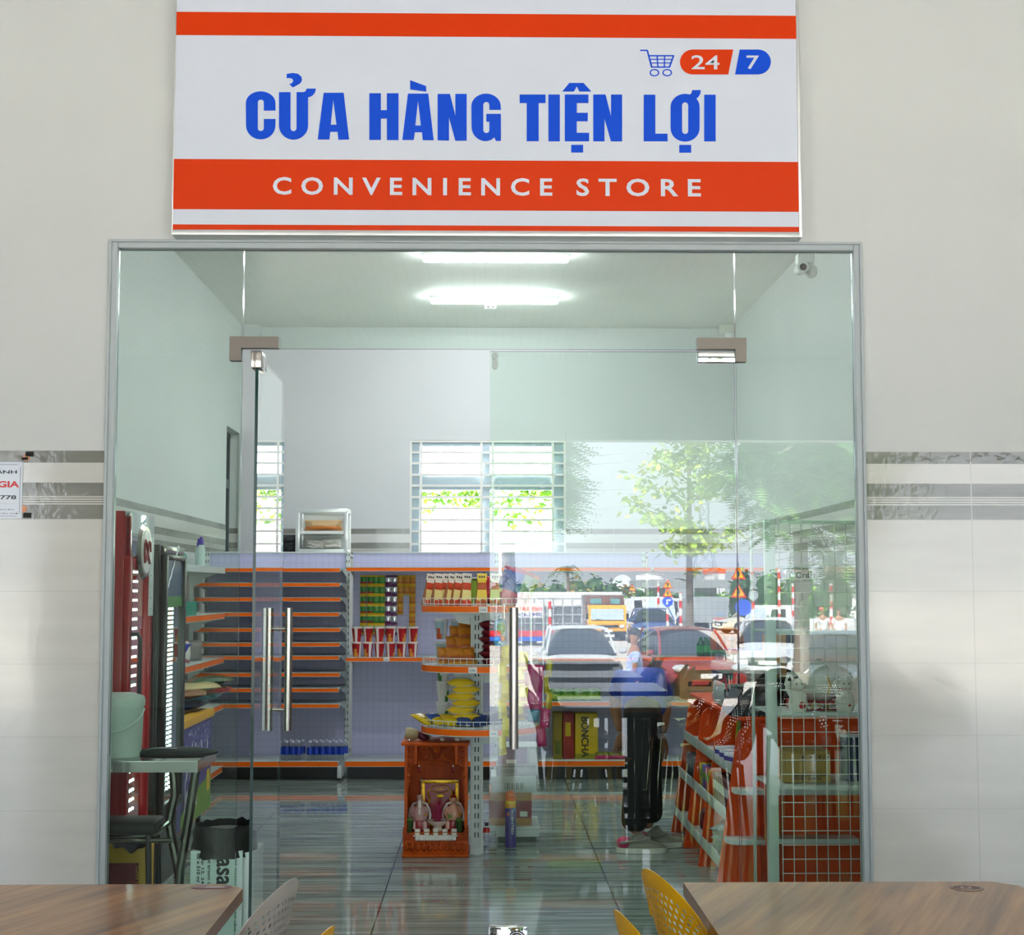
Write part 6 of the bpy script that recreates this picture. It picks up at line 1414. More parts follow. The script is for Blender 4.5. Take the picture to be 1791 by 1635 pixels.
# lower shelf: precision machine carton, blue drum
zt = RZ[2]; x0, x1 = rr(1371, 1340, RY+.1)[0], rr(1453, 1340, RY+.1)[0]; z1 = rr(1410, 1313, RY+.1)[1]
PREC = carton('carton', 'brown carton with black handling symbols on the lower rack shelf', 'carton', x0, x1, RY+.1, RY+.32, zt+.001, z1, mat('#b0914c', .7), [],
       texts=[('PRECISION MACHINE', .18, .20, .155, .013, M_BLACK, False), ('DO NOT DAMAGE', .18, .09, .13, .013, M_BLACK, False), ])
for k in range(4):
    xx = x0+.085+.037*k; zz_ = zt+.001+(z1-zt)*.78; m = MB([M_BLACK])
    m.tube([(xx-.014, RY+.098, zz_-.014), (xx+.014, RY+.098, zz_-.014), (xx+.014, RY+.098, zz_+.014), (xx-.014, RY+.098, zz_+.014)], .0008, 4, closed=True); m.prism([(xx-.008, RY+.098, zz_+.007), (xx+.008, RY+.098, zz_+.007), (xx, RY+.098, zz_-.003)], (0, .0012, 0)); m.box(xx-.001, xx+.001, RY+.098, RY+.099, zz_-.01, zz_); m.build('handling_symbol', PREC, smooth=False)

m = MB([mat('#9c8038', .7)]); 
x = rr(1487, 1330, RY+.2)[0]; t_ = thing('blue_drum', 'dark blue cylindrical drum at the right of the lower rack shelf', 'drum', (x, RY+.2, zt))
z1 = rr(1487, 1288, RY+.2)[1]; m = MB([mat('#121f4a', .3)]); m.lathe([(0, zt), (.045, zt), (.045, z1), (.04, z1+.004), (0, z1+.004)], (x, RY+.2, 0), 22); m.build('drum', t_)
m = MB([mat('#c8d0da', .3)]); m.cyl((x, RY+.2, z1), (x, RY+.2, z1+.01), .047, n=22); m.build('rim', t_)
# black printer between the rack shelves
x0, x1 = rr(1368, 1270, RY+.15)[0], rr(1460, 1270, RY+.15)[0]
t_ = thing('black_printer', 'black printer standing on the counter behind the wire grid panel', 'printer', ((x0+x1)/2+.1, 1.85, CT)); x0 += .1; x1 += .1; z1 = CT+.16
m = MB([mat('#0e1112', .2)]); m.box(x0, x1+.12, 1.68, 1.84, CT+.001, z1, .02); m.build('body', t_)
m = MB([mat('#3a4046', .3)]); m.box(x0+.04, x1+.06, 1.672, 1.682, CT+.06, CT+.1, .003); m.build('front_slot', t_)
# box on the shelf 1 level: brown carton, dark case
x0, x1 = rr(1400, 1130, RY+.3)[0], rr(1436, 1130, RY+.3)[0]
carton('carton', 'brown carton seen through the wire grid between white teapot and glass case', 'carton', x0+.0, x1, 1.9, 2.05, CT+.001, at(1415, 1110, 1.9).z, M_CARD, [])
carton('carton', 'black carton left of the brown one behind the wire grid', 'carton', at(1370, 1130, 1.95).x, at(1399, 1130, 1.95).x, 1.95, 2.1, CT+.001, at(1385, 1110, 1.95).z, mat('#1b1f20', .5), [])

# ================================================================== CUSTOMER (bent over in front of the counter)
def skin(name, verts, edges, m_, parent, sub=2):
    """body surface grown over a chain of joints with a radius at each"""
    me = bpy.data.meshes.new(name); O = Vector(ORI[parent.name])
    me.from_pydata([Vector(v[0])-O for v in verts], edges, []); o = bpy.data.objects.new(name, me); COL.objects.link(o); o.parent = parent; ORI[o.name] = ORI[parent.name]
    md = o.modifiers.new('skin', 'SKIN'); md.use_smooth_shade = True
    for i, v in enumerate(verts):
        r = v[1] if isinstance(v[1], tuple) else (v[1], v[1]); me.skin_vertices[0].data[i].radius = r; me.skin_vertices[0].data[i].use_root = (i == 0)
    s2 = o.modifiers.new('smooth', 'SUBSURF'); s2.levels = sub; s2.render_levels = sub
    dg = bpy.context.evaluated_depsgraph_get(); dg.update(); me2 = bpy.data.meshes.new_from_object(o.evaluated_get(dg))
    me2.materials.clear(); me2.materials.append(m_); me2.polygons.foreach_set('use_smooth', [True]*len(me2.polygons))
    o.modifiers.clear(); old = o.data; o.data = me2; me2.name = name; bpy.data.meshes.remove(old)
    return o
def chain(pts, start=0):
    return [(start+i, start+i+1) for i in range(len(pts)-1)]
M_SKIN = mat('#9a6a4c', .5); M_HAIR = mat('#15131a', .6)
def hand(parent, wrist, d, side, sc=1.0, curl=.5, m_=M_SKIN):
    """palm with four unequal bent fingers and a thumb; d = pointing direction, side = towards the thumb"""
    d = Vector(d).normalized(); sd = Vector(side); sd = (sd-d*sd.dot(d)).normalized(); nn = d.cross(sd)
    wrist = Vector(wrist); V = [(wrist, .022*sc), (wrist+d*.045*sc, (.032*sc, .015*sc)), (wrist+d*.085*sc, (.036*sc, .014*sc))]; E = [(0, 1), (1, 2)]
    for k, (o_, l) in enumerate(((.03, .068), (.010, .078), (-.010, .072), (-.03, .056))):
        b_ = wrist+d*.088*sc+sd*o_*sc; a = len(V); V.append((b_, .0095*sc)); p = b_; dd = d.copy()
        E.append((2, a))
        for j in range(3): dd = (dd-nn*curl*.6).normalized(); p = p+dd*l*sc/2.6; V.append((p, (.0088-.0008*j)*sc)); E.append((a+j, a+j+1))
    a = len(V); p = wrist+d*.03*sc+sd*.03*sc; V.append((p, .011*sc)); E.append((1, a)); p2 = p+(d*.6+sd*.8).normalized()*.032*sc; V.append((p2, .0105*sc)); E.append((a, a+1)); p3 = p2+(d*.85+sd*.3-nn*.3).normalized()*.028*sc; V.append((p3, .0088*sc)); E.append((a+1, a+2))
    return skin('hand', [(tuple(v), r) for v, r in V], E, m_, parent, 1)
fy = zpl(1130, 1490, 0).y
A = at(1122, 1490, fy); PX = A.x; PY = fy+.05
t_ = thing('person', 'person in blue shirt, wide black trousers and grey clogs bending towards the counter', 'person', (PX, PY, 0))
MBL = mat('#1440a8', .7, bump=.3, bscale=20); MTR = mat('#0b0c0e', .8, bump=.2, bscale=15)
hip = Vector((PX+.03, PY+.05, .80)); sh_ = Vector((PX+.05, PY+.44, .90))
nk = sh_+Vector((.01, .08, .0)); hd = nk+Vector((.01, .09, -.02))
V = [(hip, (.08, .075)), (hip+Vector((.02, .14, .07)), (.085, .08)), (sh_-Vector((.0, .1, .05)), (.12, .09)), (sh_, (.10, .085)), (nk, .05), (hd, (.07, .08)), (hd+Vector((-.01, .02, .045)), (.06, .07))]
E = [(0, 1), (1, 2), (2, 3), (3, 4), (4, 5), (5, 6)]
i0 = len(V); V += [(hip+Vector((-.01, -.075, -.10)), .07), (Vector((PX+.0, PY-.06, .44)), .055), (Vector((PX-.04, PY-.06, .09)), .036)]; E += [(0, i0), (i0, i0+1), (i0+1, i0+2)]
i0 = len(V); V += [(hip+Vector((.02, .075, -.10)), .07), (Vector((PX+.07, PY+.12, .44)), .055), (Vector((PX+.05, PY+.12, .09)), .036)]; E += [(0, i0), (i0, i0+1), (i0+1, i0+2)]
w1 = Vector((PX+.17, PY+.40, .58)); i0 = len(V); V += [(sh_+Vector((.115, 0, -.02)), .042), (sh_+Vector((.145, .0, -.17)), .036), (w1, .024)]; E += [(3, i0), (i0, i0+1), (i0+1, i0+2)]
w2 = Vector((PX-.06, PY+.50, .58)); i0 = len(V); V += [(sh_+Vector((-.115, 0, -.02)), .042), (sh_+Vector((-.145, .06, -.17)), .036), (w2, .024)]; E += [(3, i0), (i0, i0+1), (i0+1, i0+2)]
skin('body', [(tuple(v), r) for v, r in V], E, M_SKIN, t_)
hand(t_, w1, (0, .4, -.8), (-.6, .2, .1)); hand(t_, w2, (0, .4, -.8), (.6, .2, .1))
# shirt
V = [(hip+Vector((-.01, -.03, -.09)), (.155, .15)), (hip+Vector((.02, .12, .05)), (.135, .125)), (sh_-Vector((.0, .1, .05)), (.14, .12)), (sh_+Vector((.0, 0, .0)), (.115, .10)), (nk-Vector((0,.01,.01)), .058)]
E = [(0, 1), (1, 2), (2, 3), (3, 4)]
i0 = len(V); V += [(sh_+Vector((.115, 0, -.01)), .058), (sh_+Vector((.14, .0, -.10)), .052), (sh_+Vector((.145, .0, -.15)), .054)]; E += [(3, i0), (i0, i0+1), (i0+1, i0+2)]
i0 = len(V); V += [(sh_+Vector((-.115, 0, -.01)), .058), (sh_+Vector((-.14, .04, -.12)), .052)]; E += [(3, i0), (i0, i0+1)]
skin('shirt', [(tuple(v), r) for v, r in V], E, MBL, t_)
# wide trousers
V = [(hip+Vector((-.01, 0, .04)), (.125, .12)), (hip+Vector((-.01, 0, -.07)), (.125, .12))]; E = [(0, 1)]
i0 = len(V); V += [(hip+Vector((-.03, -.065, -.17)), .088), (Vector((PX-.02, PY-.07, .45)), .074), (Vector((PX-.035, PY-.07, .22)), .078), (Vector((PX-.04, PY-.07, .10)), .085)]; E += [(1, i0), (i0, i0+1), (i0+1, i0+2), (i0+2, i0+3)]
i0 = len(V); V += [(hip+Vector((.02, .065, -.17)), .088), (Vector((PX+.06, PY+.11, .45)), .074), (Vector((PX+.06, PY+.11, .22)), .078), (Vector((PX+.055, PY+.11, .12)), .085)]; E += [(1, i0), (i0, i0+1), (i0+1, i0+2), (i0+2, i0+3)]
skin('trousers', [(tuple(v), r) for v, r in V], E, MTR, t_)
m = MB([M_HAIR]); m.ell(tuple(hd+Vector((-.005, -.0, .03))), .085, .095, .088, 18, (.4, 0, 0)); m.build('hair', t_)
for sg in (-1, 1): m = MB([M_SKIN]); m.ell(tuple(hd+Vector((sg*.082-.005, .01, -.01))), .012, .02, .026, 10); m.build('ear', t_)
f_ = hd+Vector((-.01, .085, -.03)); m = MB([M_SKIN]); m.ell(tuple(f_+Vector((0, .012, -.01))), .012, .014, .016, 8); m.use(M_BLACK); m.ell(tuple(f_+Vector((-.03, .0, .012))), .007, .005, .006, 6); m.ell(tuple(f_+Vector((.03, .0, .012))), .007, .005, .006, 6); m.use(mat('#7a3a34', .5)); m.ell(tuple(f_+Vector((0, .0, -.045))), .018, .006, .005, 8); m.build('face', t_)
for (xx, yy) in ((PX-.02, PY-.07), (PX+.09, PY+.11)):
    m = MB([mat('#d9d6cc', .5), mat('#8a8578', .5)])
    m.use(mat('#d9d6cc', .5)); m.grid(lambda u, v: (xx+.02+(.135*(1+.04*(v > .5)))*math.cos(2*math.pi*u), yy+(.048+.006*math.cos(2*math.pi*u))*math.sin(2*math.pi*u), .002+.028*v), 24, 2, closeu=True)
    m.use(mat('#8a8578', .5)); m.grid(lambda u, v: (xx+.04+.112*math.cos(2*math.pi*u)*(1-.75*v*v)-.0*v, yy+.048*math.sin(2*math.pi*u)*(1-.55*v*v), .028+.062*v*(1-.45*math.cos(2*math.pi*u))), 24, 6, closeu=True)
    m.use(mat('#8a8578', .5)); m.tube([(xx-.11, yy, .05), (xx-.08, yy-.045, .06), (xx+.02, yy-.05, .075), (xx+.06, yy-.03, .085)], .008, 8)
    m.build('clog', t_)
    m = MB([mat('#d0406a', .7)]); m.ell((xx-.075, yy, .055), .04, .034, .032, 12); m.build('pink_sock', t_)
# ================================================================== TERRACE FURNITURE
mm, T, b = newmat('varnished_wood_grain')
tc_ = T.n('ShaderNodeTexCoord')
def grain(sc, scale, det, dist):
    r0 = T.n('ShaderNodeMapping'); T.l(tc_.outputs['Object'], r0.inputs[0]); r0.inputs['Rotation'].default_value = (0, 0, .42)
    q0 = T.n('ShaderNodeMapping'); T.l(r0.outputs[0], q0.inputs[0]); q0.inputs['Scale'].default_value = sc
    z0 = T.n('ShaderNodeTexNoise'); z0.inputs['Scale'].default_value = scale; z0.inputs['Detail'].default_value = det; z0.inputs['Distortion'].default_value = dist
    T.l(q0.outputs[0], z0.inputs[0]); return z0.outputs[0]
fine = grain((42, 1.6, 1), 2.0, 3, .3); broad = grain((6, .7, 1), 1.5, 2, .5)
f = T.m('ADD', T.m('MULTIPLY', fine, .35), T.m('MULTIPLY', broad, .75))
r_ = T.n('ShaderNodeValToRGB'); T.l(f, r_.inputs[0]); r_.color_ramp.elements[0].position = .38; r_.color_ramp.elements[0].color = (*lin('#7c4a1c'), 1); r_.color_ramp.elements[1].position = .72; r_.color_ramp.elements[1].color = (*lin('#cf9450'), 1)
T.l(r_.outputs[0], b.inputs['Base Color']); b.inputs['Roughness'].default_value = .3; b.inputs['Specular IOR Level'].default_value = .3; b.inputs['Coat Weight'].default_value = .45; b.inputs['Coat Roughness'].default_value = .07
M_WOOD = mm; M_WEDGE = mat('#8a4f22', .25, var=.2, vscale=20)
TW, TD = .735, .92
tab = thing('wooden_table', 'x', 'table', group='wooden tables on the terrace')
m = MB([M_WOOD]); c_ = .05
m.prism([(-TW/2, -TD/2, .722), (TW/2, -TD/2, .722), (TW/2, TD/2-c_, .722), (TW/2-c_, TD/2, .722), (-TW/2, TD/2, .722)], (0, 0, .028))
m.b.faces.ensure_lookup_table(); m.use(M_WEDGE)
for f_ in m.b.faces:
    f_.normal_update()
    if abs(f_.normal.z) < .5: f_.material_index = m.cur
m.build('tabletop', tab, smooth=False)
M_LEG = mat('#17181a', .35, .3)
for sy_ in (-1, 1):
    m = MB([M_LEG]); y = sy_*(TD/2-.03); m.box(.10, .14, y-.02, y+.02, .02, .70, .002); m.build('leg', tab)
    m = MB([M_LEG]); m.box(-TW/2+.06, TW/2-.06, y-.018, y+.018, .692, .7215, .002); m.build('rail', tab)
    m = MB([M_LEG]); m.box(-TW/2+.1, TW/2-.04, y-.013, y+.013, 0, .02, .002); m.build('foot', tab)
rows = [-2.58, -3.86, -5.42, -7.5]
tx_l = zpl(433, 1543, .75).x-TW/2; tx_r = zpl(1195, 1543, .75).x+TW/2
y1_ = zpl(1195, 1543, .75).y; rows[0] = y1_
for i, y in enumerate(rows):
    for side, x in (('left', tx_l), ('right', tx_r)):
        lbl = f'varnished wooden table in the {side} row, ' + ('nearest the storefront glass', 'second from the storefront glass', 'third from the storefront glass', 'farthest from the storefront glass')[i]
        place(tab, (x, y-TD/2, 0), 0, lbl, 'wooden tables on the terrace')
# round number sticker and torn sticker
q = zpl(1688, 1551, .7505)
t_ = thing('round_sticker', 'faded round purple sticker at the far edge of the right wooden table', 'sticker', (q.x, q.y, .7502))
m = MB([mat('#6a3f4a', .4)]); m.cyl((q.x, q.y-.01, .7502), (q.x, q.y-.01, .7507), .036, n=24); m.build('disc', t_)
m = MB([mat('#c9b49a', .4)]); text(m, 'U', (q.x-.012, q.y-.022, .7508), .03, (1, 0, 0), (0, 1, 0), width=.022, height=.022, th=.0004, bold=.02); m.tube([(q.x+.031*math.cos(k*.4), q.y-.01+.031*math.sin(k*.4), .7508) for k in range(16)], .0012, 4, closed=True); m.build('print', t_, smooth=False)
q = zpl(366, 1550, .7505)
t_ = thing('torn_sticker', 'torn purple sticker remains near the far corner of the left wooden table', 'sticker', (q.x, q.y, .7502))
m = MB([mat('#7a3f55', .4)]); m.prism([(q.x-.035, q.y-.02, .7502), (q.x-.01, q.y-.03, .7502), (q.x+.045, q.y-.022, .7502), (q.x+.05, q.y-.005, .7502), (q.x-.0, q.y+.0, .7502), (q.x-.02, q.y+.02, .7502)], (0, 0, .001)); m.build('scrap', t_, smooth=False)
m = MB([mat('#d8d2cf', .4)]); m.box(q.x-.005, q.x+.035, q.y-.017, q.y-.013, .7512, .7516); m.box(q.x-.0, q.x+.035, q.y-.009, q.y-.006, .7512, .7516); m.build('pale_print', t_, smooth=False)

def holes_mat(name, c):
    m, T, b = newmat(name); uv = T.n('ShaderNodeUVMap'); s = T.n('ShaderNodeSeparateXYZ'); T.l(uv.outputs[0], s.inputs[0])
    U = T.m('MULTIPLY', s.outputs[0], 20); V_ = T.m('MULTIPLY', s.outputs[1], 38)
    row = T.m('MULTIPLY', T.m('MODULO', T.m('FLOOR', V_), 2), .5); fu = T.m('SUBTRACT', T.m('FRACT', T.m('ADD', U, row)), .5); fv = T.m('SUBTRACT', T.m('FRACT', V_), .5)
    d = T.m('SQRT', T.m('ADD', T.m('MULTIPLY', fu, fu), T.m('MULTIPLY', fv, fv)))
    inside = T.m('MULTIPLY', T.m('MULTIPLY', T.m('GREATER_THAN', s.outputs[0], .07), T.m('LESS_THAN', s.outputs[0], .93)), T.m('MULTIPLY', T.m('GREATER_THAN', s.outputs[1], .08), T.m('LESS_THAN', s.outputs[1], .955)))
    hole = T.m('MULTIPLY', T.m('LESS_THAN', d, .30), inside)
    b.inputs['Base Color'].default_value = (*lin(c), 1); b.inputs['Roughness'].default_value = .4
    T.l(T.m('SUBTRACT', 1, hole), b.inputs['Alpha']); return m
def make_chair(cname, c):
    t_ = thing('plastic_chair', 'x', 'chair')
    def fn(u, v):
        a = 2*u-1
        if v < .42: k = v/.42; y = .16-.34*k; z = .445-.010*math.sin(math.pi*k); kb = 0
        else: kb = (v-.42)/.58; y = -.18-.125*kb-.015*math.sin(math.pi*kb); z = .445+.375*kb-.03*math.sin(math.pi*min(1, kb*2.2))*(kb < .5)
        s2 = abs(a)**2.2; w_ = .195*(1-.10*kb)
        if v < .12: w_ *= 1-.14*((.12-v)/.12)**2
        seat = min(1, v/.42)
        z += s2*.09*seat*(1-kb) - (1-math.sqrt(max(0, 1-.96*a*a)))*.16*kb**1.6
        y += s2*(.10*min(1, max(0, (v-.3)*3)))*(1-.35*kb) 
        return Vector((a*w_, y, z))
    m = MB([holes_mat(cname+'_perforated_plastic', c)]); nu, nv = 24, 34; m.sheet(fn, nu, nv, .0016)
    o = m.build('seat_shell', t_, ang=60)
    uvl = o.data.uv_layers.new(name='UVMap')
    # the sheet was laid out row by row: first layer then second
    W1 = nu+1; n1_ = W1*(nv+1); 
    for lp in o.data.loops:
        vi = lp.vertex_index % n1_; uvl.data[lp.index].uv = ((vi % W1)/nu, (vi//W1)/nv)
    for sx_ in (-1, 1):
        for sy_ in (-1, 1):
            m = MB([mat(c, .4)]); m.cyl((sx_*.13, .11*sy_-.03, .43), (sx_*.13, .15*sy_-.03, 0), .015, .011, 10); m.build('leg', t_)
    m = MB([mat(c, .4)]); m.box(-.14, .14, -.15, .09, .415, .432, .005); m.build('seat_frame', t_)
    return t_
ch_g = make_chair('grey', '#c2bdb8'); ch_y = make_chair('yellow', '#f0b400')
def chair(t, x, y, rz, label): place(t, (x, y, 0), rz, label, 'perforated plastic chairs on the terrace')
# chairs local: sitter looks to +y; back at -y
ya = y1_
DG = make_chair('dark_grey', '#2c3033')
def chair_apex(t, px, py, zt_, ang, label):
    """put the top of the backrest where it is seen, facing direction ang from +y"""
    p = zpl(px, py, zt_); c_ = Vector((p.x, p.y, 0)) + Matrix.Rotation(ang, 3, 'Z') @ Vector((0, .30, 0)); chair(t, c_.x, c_.y, ang, label)
chair_apex(ch_g, 503, 1538, .82, math.radians(77), 'pale grey perforated chair at the near left wooden table, facing it')
chair_apex(ch_y, 1142, 1521, .82, math.radians(-75), 'yellow perforated chair at the near right wooden table, closer to the glass')
chair_apex(ch_y, 1088, 1594, .82, math.radians(-80), 'yellow perforated chair at the near right wooden table, closer to the photographer')
chair_apex(ch_y, 569, 1623, .82, math.radians(80), 'yellow perforated chair at the left tables, only the top of its back showing')
for i, y in enumerate(rows):
    for q_, dy in enumerate((.2, .62)):
        w_ = 'nearer' if q_ == 0 else 'farther'
        if i > 0: chair(DG, .66, y-dy, -math.pi/2, f'dark grey chair mirrored in the door, aisle side of right table {i+1}, {w_} the glass')
        chair(DG, tx_r+TW/2+.10, y-dy, math.pi/2, f'dark grey chair mirrored in the glass, outer side of right table {i+1}, {w_} the glass')
        if i > 0 and q_ == 0: chair(DG, tx_l-TW/2-.12, y-dy, -math.pi/2, f'dark grey perforated chair at the outer side of left table {i+1}')
for i, (x_, y_) in enumerate(((1.95, -3.35), (2.5, -3.5), (2.05, -4.2), (2.6, -4.4), (2.1, -5.1), (2.7, -5.3), (3.2, -4.9), (2.75, -6.2), (3.35, -6.3))):  # chairs added to block the bright floor mirrored in the pane
    chair(DG, x_, y_, .3*math.sin(i*2.1)+math.pi*(i % 2), f'added dark grey chair hiding bright floor in the right-hand pane, {ORD[i]} counted from the glass')

# ================================================================== CAR PARK SEEN MIRRORED IN THE GLASS
GZ0 = -1.0
mm, T, b = newmat('sunlit_concrete'); tc_ = T.n('ShaderNodeNewGeometry'); n1 = T.n('ShaderNodeTexNoise'); n1.inputs['Scale'].default_value = .25; n1.inputs['Detail'].default_value = 6; T.l(tc_.outputs['Position'], n1.inputs[0])
T.l(T.mix(n1.outputs[0], '#b3aca0', '#c9c3b8'), b.inputs['Base Color']); b.inputs['Roughness'].default_value = .8
m = MB([mm]); m.box(-160, 200, -420, -12.6, GZ0-.2, GZ0); struct(m.build('floor_car_park', smooth=False))
def gpt(px, Yv): p = mir(px, 1100, Yv); return p.x, p.y
def car(name, label, cat, px, Yv, c, rz=0, L=4.4, Wd=1.8, Hh=1.5, grp=None, suv=False, plate=True):
    x, y = gpt(px, Yv); t_ = thing(name, label, cat, (0, 0, 0), grp); P = mat(c, .2, coat=.6)
    def sect(u, v):   # u round the section, v along the length (0 = front at +y)
        yy = L/2-L*v
        # top height along the length
        pr = [(0, .55), (.03, .68), (.25, .88 if not suv else .98), (.32, .92 if not suv else 1.02), (.85, .95 if not suv else 1.05), (.97, .9), (1, .6)]
        for (a, h1), (b2, h2) in zip(pr, pr[1:]):
            if a <= v <= b2: top = h1+(h2-h1)*(v-a)/(b2-a); break
        wd = Wd/2*(1-.10*(abs(2*v-1)**6)); an = 2*math.pi*u; cx_ = math.copysign(abs(math.cos(an))**.45, math.cos(an)); cz_ = math.copysign(abs(math.sin(an))**.5, math.sin(an))
        bot = .22+.1*(abs(2*v-1)**8); return Vector((cx_*wd, yy, (top+bot)/2+cz_*(top-bot)/2))
    m = MB([P]); m.grid(sect, 28, 26, closeu=True)
    for vv, s_ in ((0, 1), (1, -1)):
        ring = [sect(i/28, vv) for i in range(28)]; m.face(ring if s_ < 0 else ring[::-1])
    m.build('body_shell', t_)
    base_ = .9 if not suv else 1.0
    def cab(u, v):
        yy = L/2-L*(.27+.68*v); k = 1-abs((v-.5)/.5)**3.2; w2 = Wd/2*(.93-.17*k); h = base_+(Hh-base_)*k
        an = math.pi*u; return Vector((math.cos(an)*(w2 if abs(math.cos(an)) > .8 else w2), yy, base_-.04+(h-base_+.04)*min(1, math.sin(an)**.45 if math.sin(an) > 0 else 0)))
    m = MB([mat('#20282c', .06)]); m.grid(cab, 16, 14); m.build('greenhouse_glass', t_)
    def roof(u, v):
        vv = .27+.46*v; k = 1-abs((vv-.5)/.5)**3.2; return Vector(((2*u-1)*Wd/2*.74, L/2-L*(.27+.68*vv), base_+(Hh-base_)*k+.012-.05*abs(2*u-1)**4))
    m = MB([P]); m.sheet(roof, 10, 8, -.02); 
    for sg in (-1, 1):
        m.tube([(sg*Wd/2*.9, L/2-L*.28, base_+.01), (sg*Wd/2*.80, L/2-L*.37, (base_+Hh)/2+.06), (sg*Wd/2*.74, L/2-L*.45, Hh-.03)], .03, 6); m.tube([(sg*Wd/2*.74, L/2-L*.76, Hh-.04), (sg*Wd/2*.88, L/2-L*.92, base_)], .04, 6)
    m.build('roof', t_)
    for sx_ in (-1, 1):
        for yy in (L*.31, -L*.31):
            m = MB([mat('#151515', .7)]); m.cyl((sx_*(Wd/2-.2), yy, .33), (sx_*(Wd/2+.01), yy, .33), .33, n=20); m.use(mat('#b8babc', .3, .8)); m.cyl((sx_*(Wd/2+.01), yy, .33), (sx_*(Wd/2+.015), yy, .33), .2, n=16); m.build('wheel', t_)
        m = MB([mat('#e8eef0', .1)]); m.ell((sx_*Wd*.37, L/2-.06, .68), .2, .08, .08, 10); m.build('headlight', t_)
        m = MB([P]); m.ell((sx_*(Wd/2+.09), L/2-L*.33, base_+.06), .10, .06, .07, 8); m.build('mirror', t_)
    m = MB([mat('#0e1012', .3)]); m.box(-Wd*.28, Wd*.28, L/2-.03, L/2+.01, .42, .64, .03); m.build('grille', t_)
    if plate: m = MB([M_WHITE]); m.box(-.24, .24, L/2+.01, L/2+.03, .45, .56, .004); m.build('number_plate', t_)
    t_.location = (x, y, GZ0); t_.rotation_euler = (0, 0, rz); return t_
car('car', 'white saloon car mirrored in the door glass, lower left of the yellow truck', 'car', 1012, 31, '#e9ecec', 0.0, grp='cars mirrored in the glass')
car('car', 'red car mirrored in the door glass right of the bending customer', 'car', 1195, 30, '#8c2622', -.15, grp='cars mirrored in the glass')
car('car', 'dark blue car mirrored in the door glass right of the yellow truck', 'car', 1141, 62, '#1c3a78', .02, Wd=1.95, Hh=1.55, suv=True, grp='cars mirrored in the glass')
car('car', 'silver car mirrored low in the right-hand pane behind the wire rack', 'car', 1465, 26, '#c9ced2', .3, grp='cars mirrored in the glass')
car('car', 'white hatchback mirrored in the right-hand pane near its left edge', 'car', 1345, 36, '#e6e9ea', .2, Hh=1.6, suv=True, grp='cars mirrored in the glass')
car('car', 'cream car far off, mirrored at the left edge of the right-hand pane', 'car', 1322, 78, '#e8dfbf', 1.3, grp='cars mirrored in the glass')
car('car', 'small distant white car mirrored just right of the blue arrow sign', 'car', 1170, 93, '#f0f0ee', .3, Hh=1.7, suv=True, grp='cars mirrored in the glass')
def truck(label, px, Yv, cabc, boxc, rz=0, Wd=1.75, cabh=1.65, boxh=2.1, L=4.6, boxdet=None, grp='trucks mirrored in the glass'):
    x, y = gpt(px, Yv); t_ = thing('truck', label, 'truck', (0, 0, 0), grp); P = mat(cabc, .25, coat=.4)
    m = MB([P]); y0 = L/2
    m.prism([(-Wd/2, y0, .45), (-Wd/2, y0+.03, .85), (-Wd/2, y0-.18, cabh-.1), (-Wd/2, y0-.3, cabh), (-Wd/2, y0-1.3, cabh), (-Wd/2, y0-1.35, .45)], (Wd, 0, 0)); m.build('cab', t_, smooth=False)
    m = MB([mat('#cfe0e6', .05)]); m.prism([(-Wd*.44, y0+.035, .98), (-Wd*.43, y0-.14, cabh-.17), (Wd*.43, y0-.14, cabh-.17), (Wd*.44, y0+.035, .98)], (0, .012, 0)); m.build('windscreen', t_, smooth=False)
    m = MB([mat('#1a1d1f', .2)]); m.prism([(-Wd/2-.01, y0-.2, 1.0), (-Wd/2-.01, y0-.32, cabh-.18), (-Wd/2-.01, y0-1.0, cabh-.18), (-Wd/2-.01, y0-1.0, 1.0)], (Wd+.02, 0, 0)); m.build('side_windows', t_, smooth=False)
    m = MB([M_BLACK]); m.box(-Wd*.3, Wd*.3, y0+.01, y0+.05, .62, .74, .02); m.box(-Wd/2, Wd/2, y0, y0+.08, .32, .45, .03); m.box(-.02-Wd*.3, .25-Wd*.3, y0-.0, y0+.06, 1.0, 1.01); m.build('grille', t_)
    m = MB([M_WHITE]); m.box(-.24, .24, y0+.08, y0+.09, .42, .53); m.build('number_plate', t_, smooth=False)
    for sx_ in (-1, 1):
        m = MB([mat('#e9eef0', .1)]); m.ell((sx_*Wd*.38, y0+.03, .68), .12, .05, .09, 12); m.build('headlight', t_)
        m = MB([M_BLACK]); m.box(sx_*(Wd/2+.06)-.06, sx_*(Wd/2+.06)+.06, y0-.1, y0-.05, 1.0, 1.28, .02); m.build('mirror', t_)
        for yy in (L*.33, -L*.3): m = MB([mat('#151515', .7)]); m.cyl((sx_*(Wd/2-.22), yy, .34), (sx_*(Wd/2), yy, .34), .34, n=18); m.use(mat('#8a8c8e', .4, .5)); m.cyl((sx_*Wd/2, yy, .34), (sx_*(Wd/2+.01), yy, .34), .17, n=12); m.build('wheel', t_)
    m = MB([mat(boxc, .6)]); m.box(-Wd/2-.03, Wd/2+.03, -L/2, y0-1.4, .55, boxh, .03); m.use(mat('#9fa4a6', .4)); 
    for k in range(5): m.box(-Wd/2-.05, Wd/2+.05, -L/2+.05+k*(L-1.6)/4.2, -L/2+.09+k*(L-1.6)/4.2, .5, boxh+.02)
    m.build('cargo_body', t_)
    if boxdet: m = MB([mat(boxdet, .5)]); m.box(-Wd*.4, -Wd*.1, y0-1.4, y0-1.39, boxh-.4, boxh-.15); m.box(Wd*.15, Wd*.4, y0-1.4, y0-1.39, boxh-.4, boxh-.15); m.build('cargo_marks', t_, smooth=False)
    t_.location = (x, y, GZ0); t_.rotation_euler = (0, 0, rz)
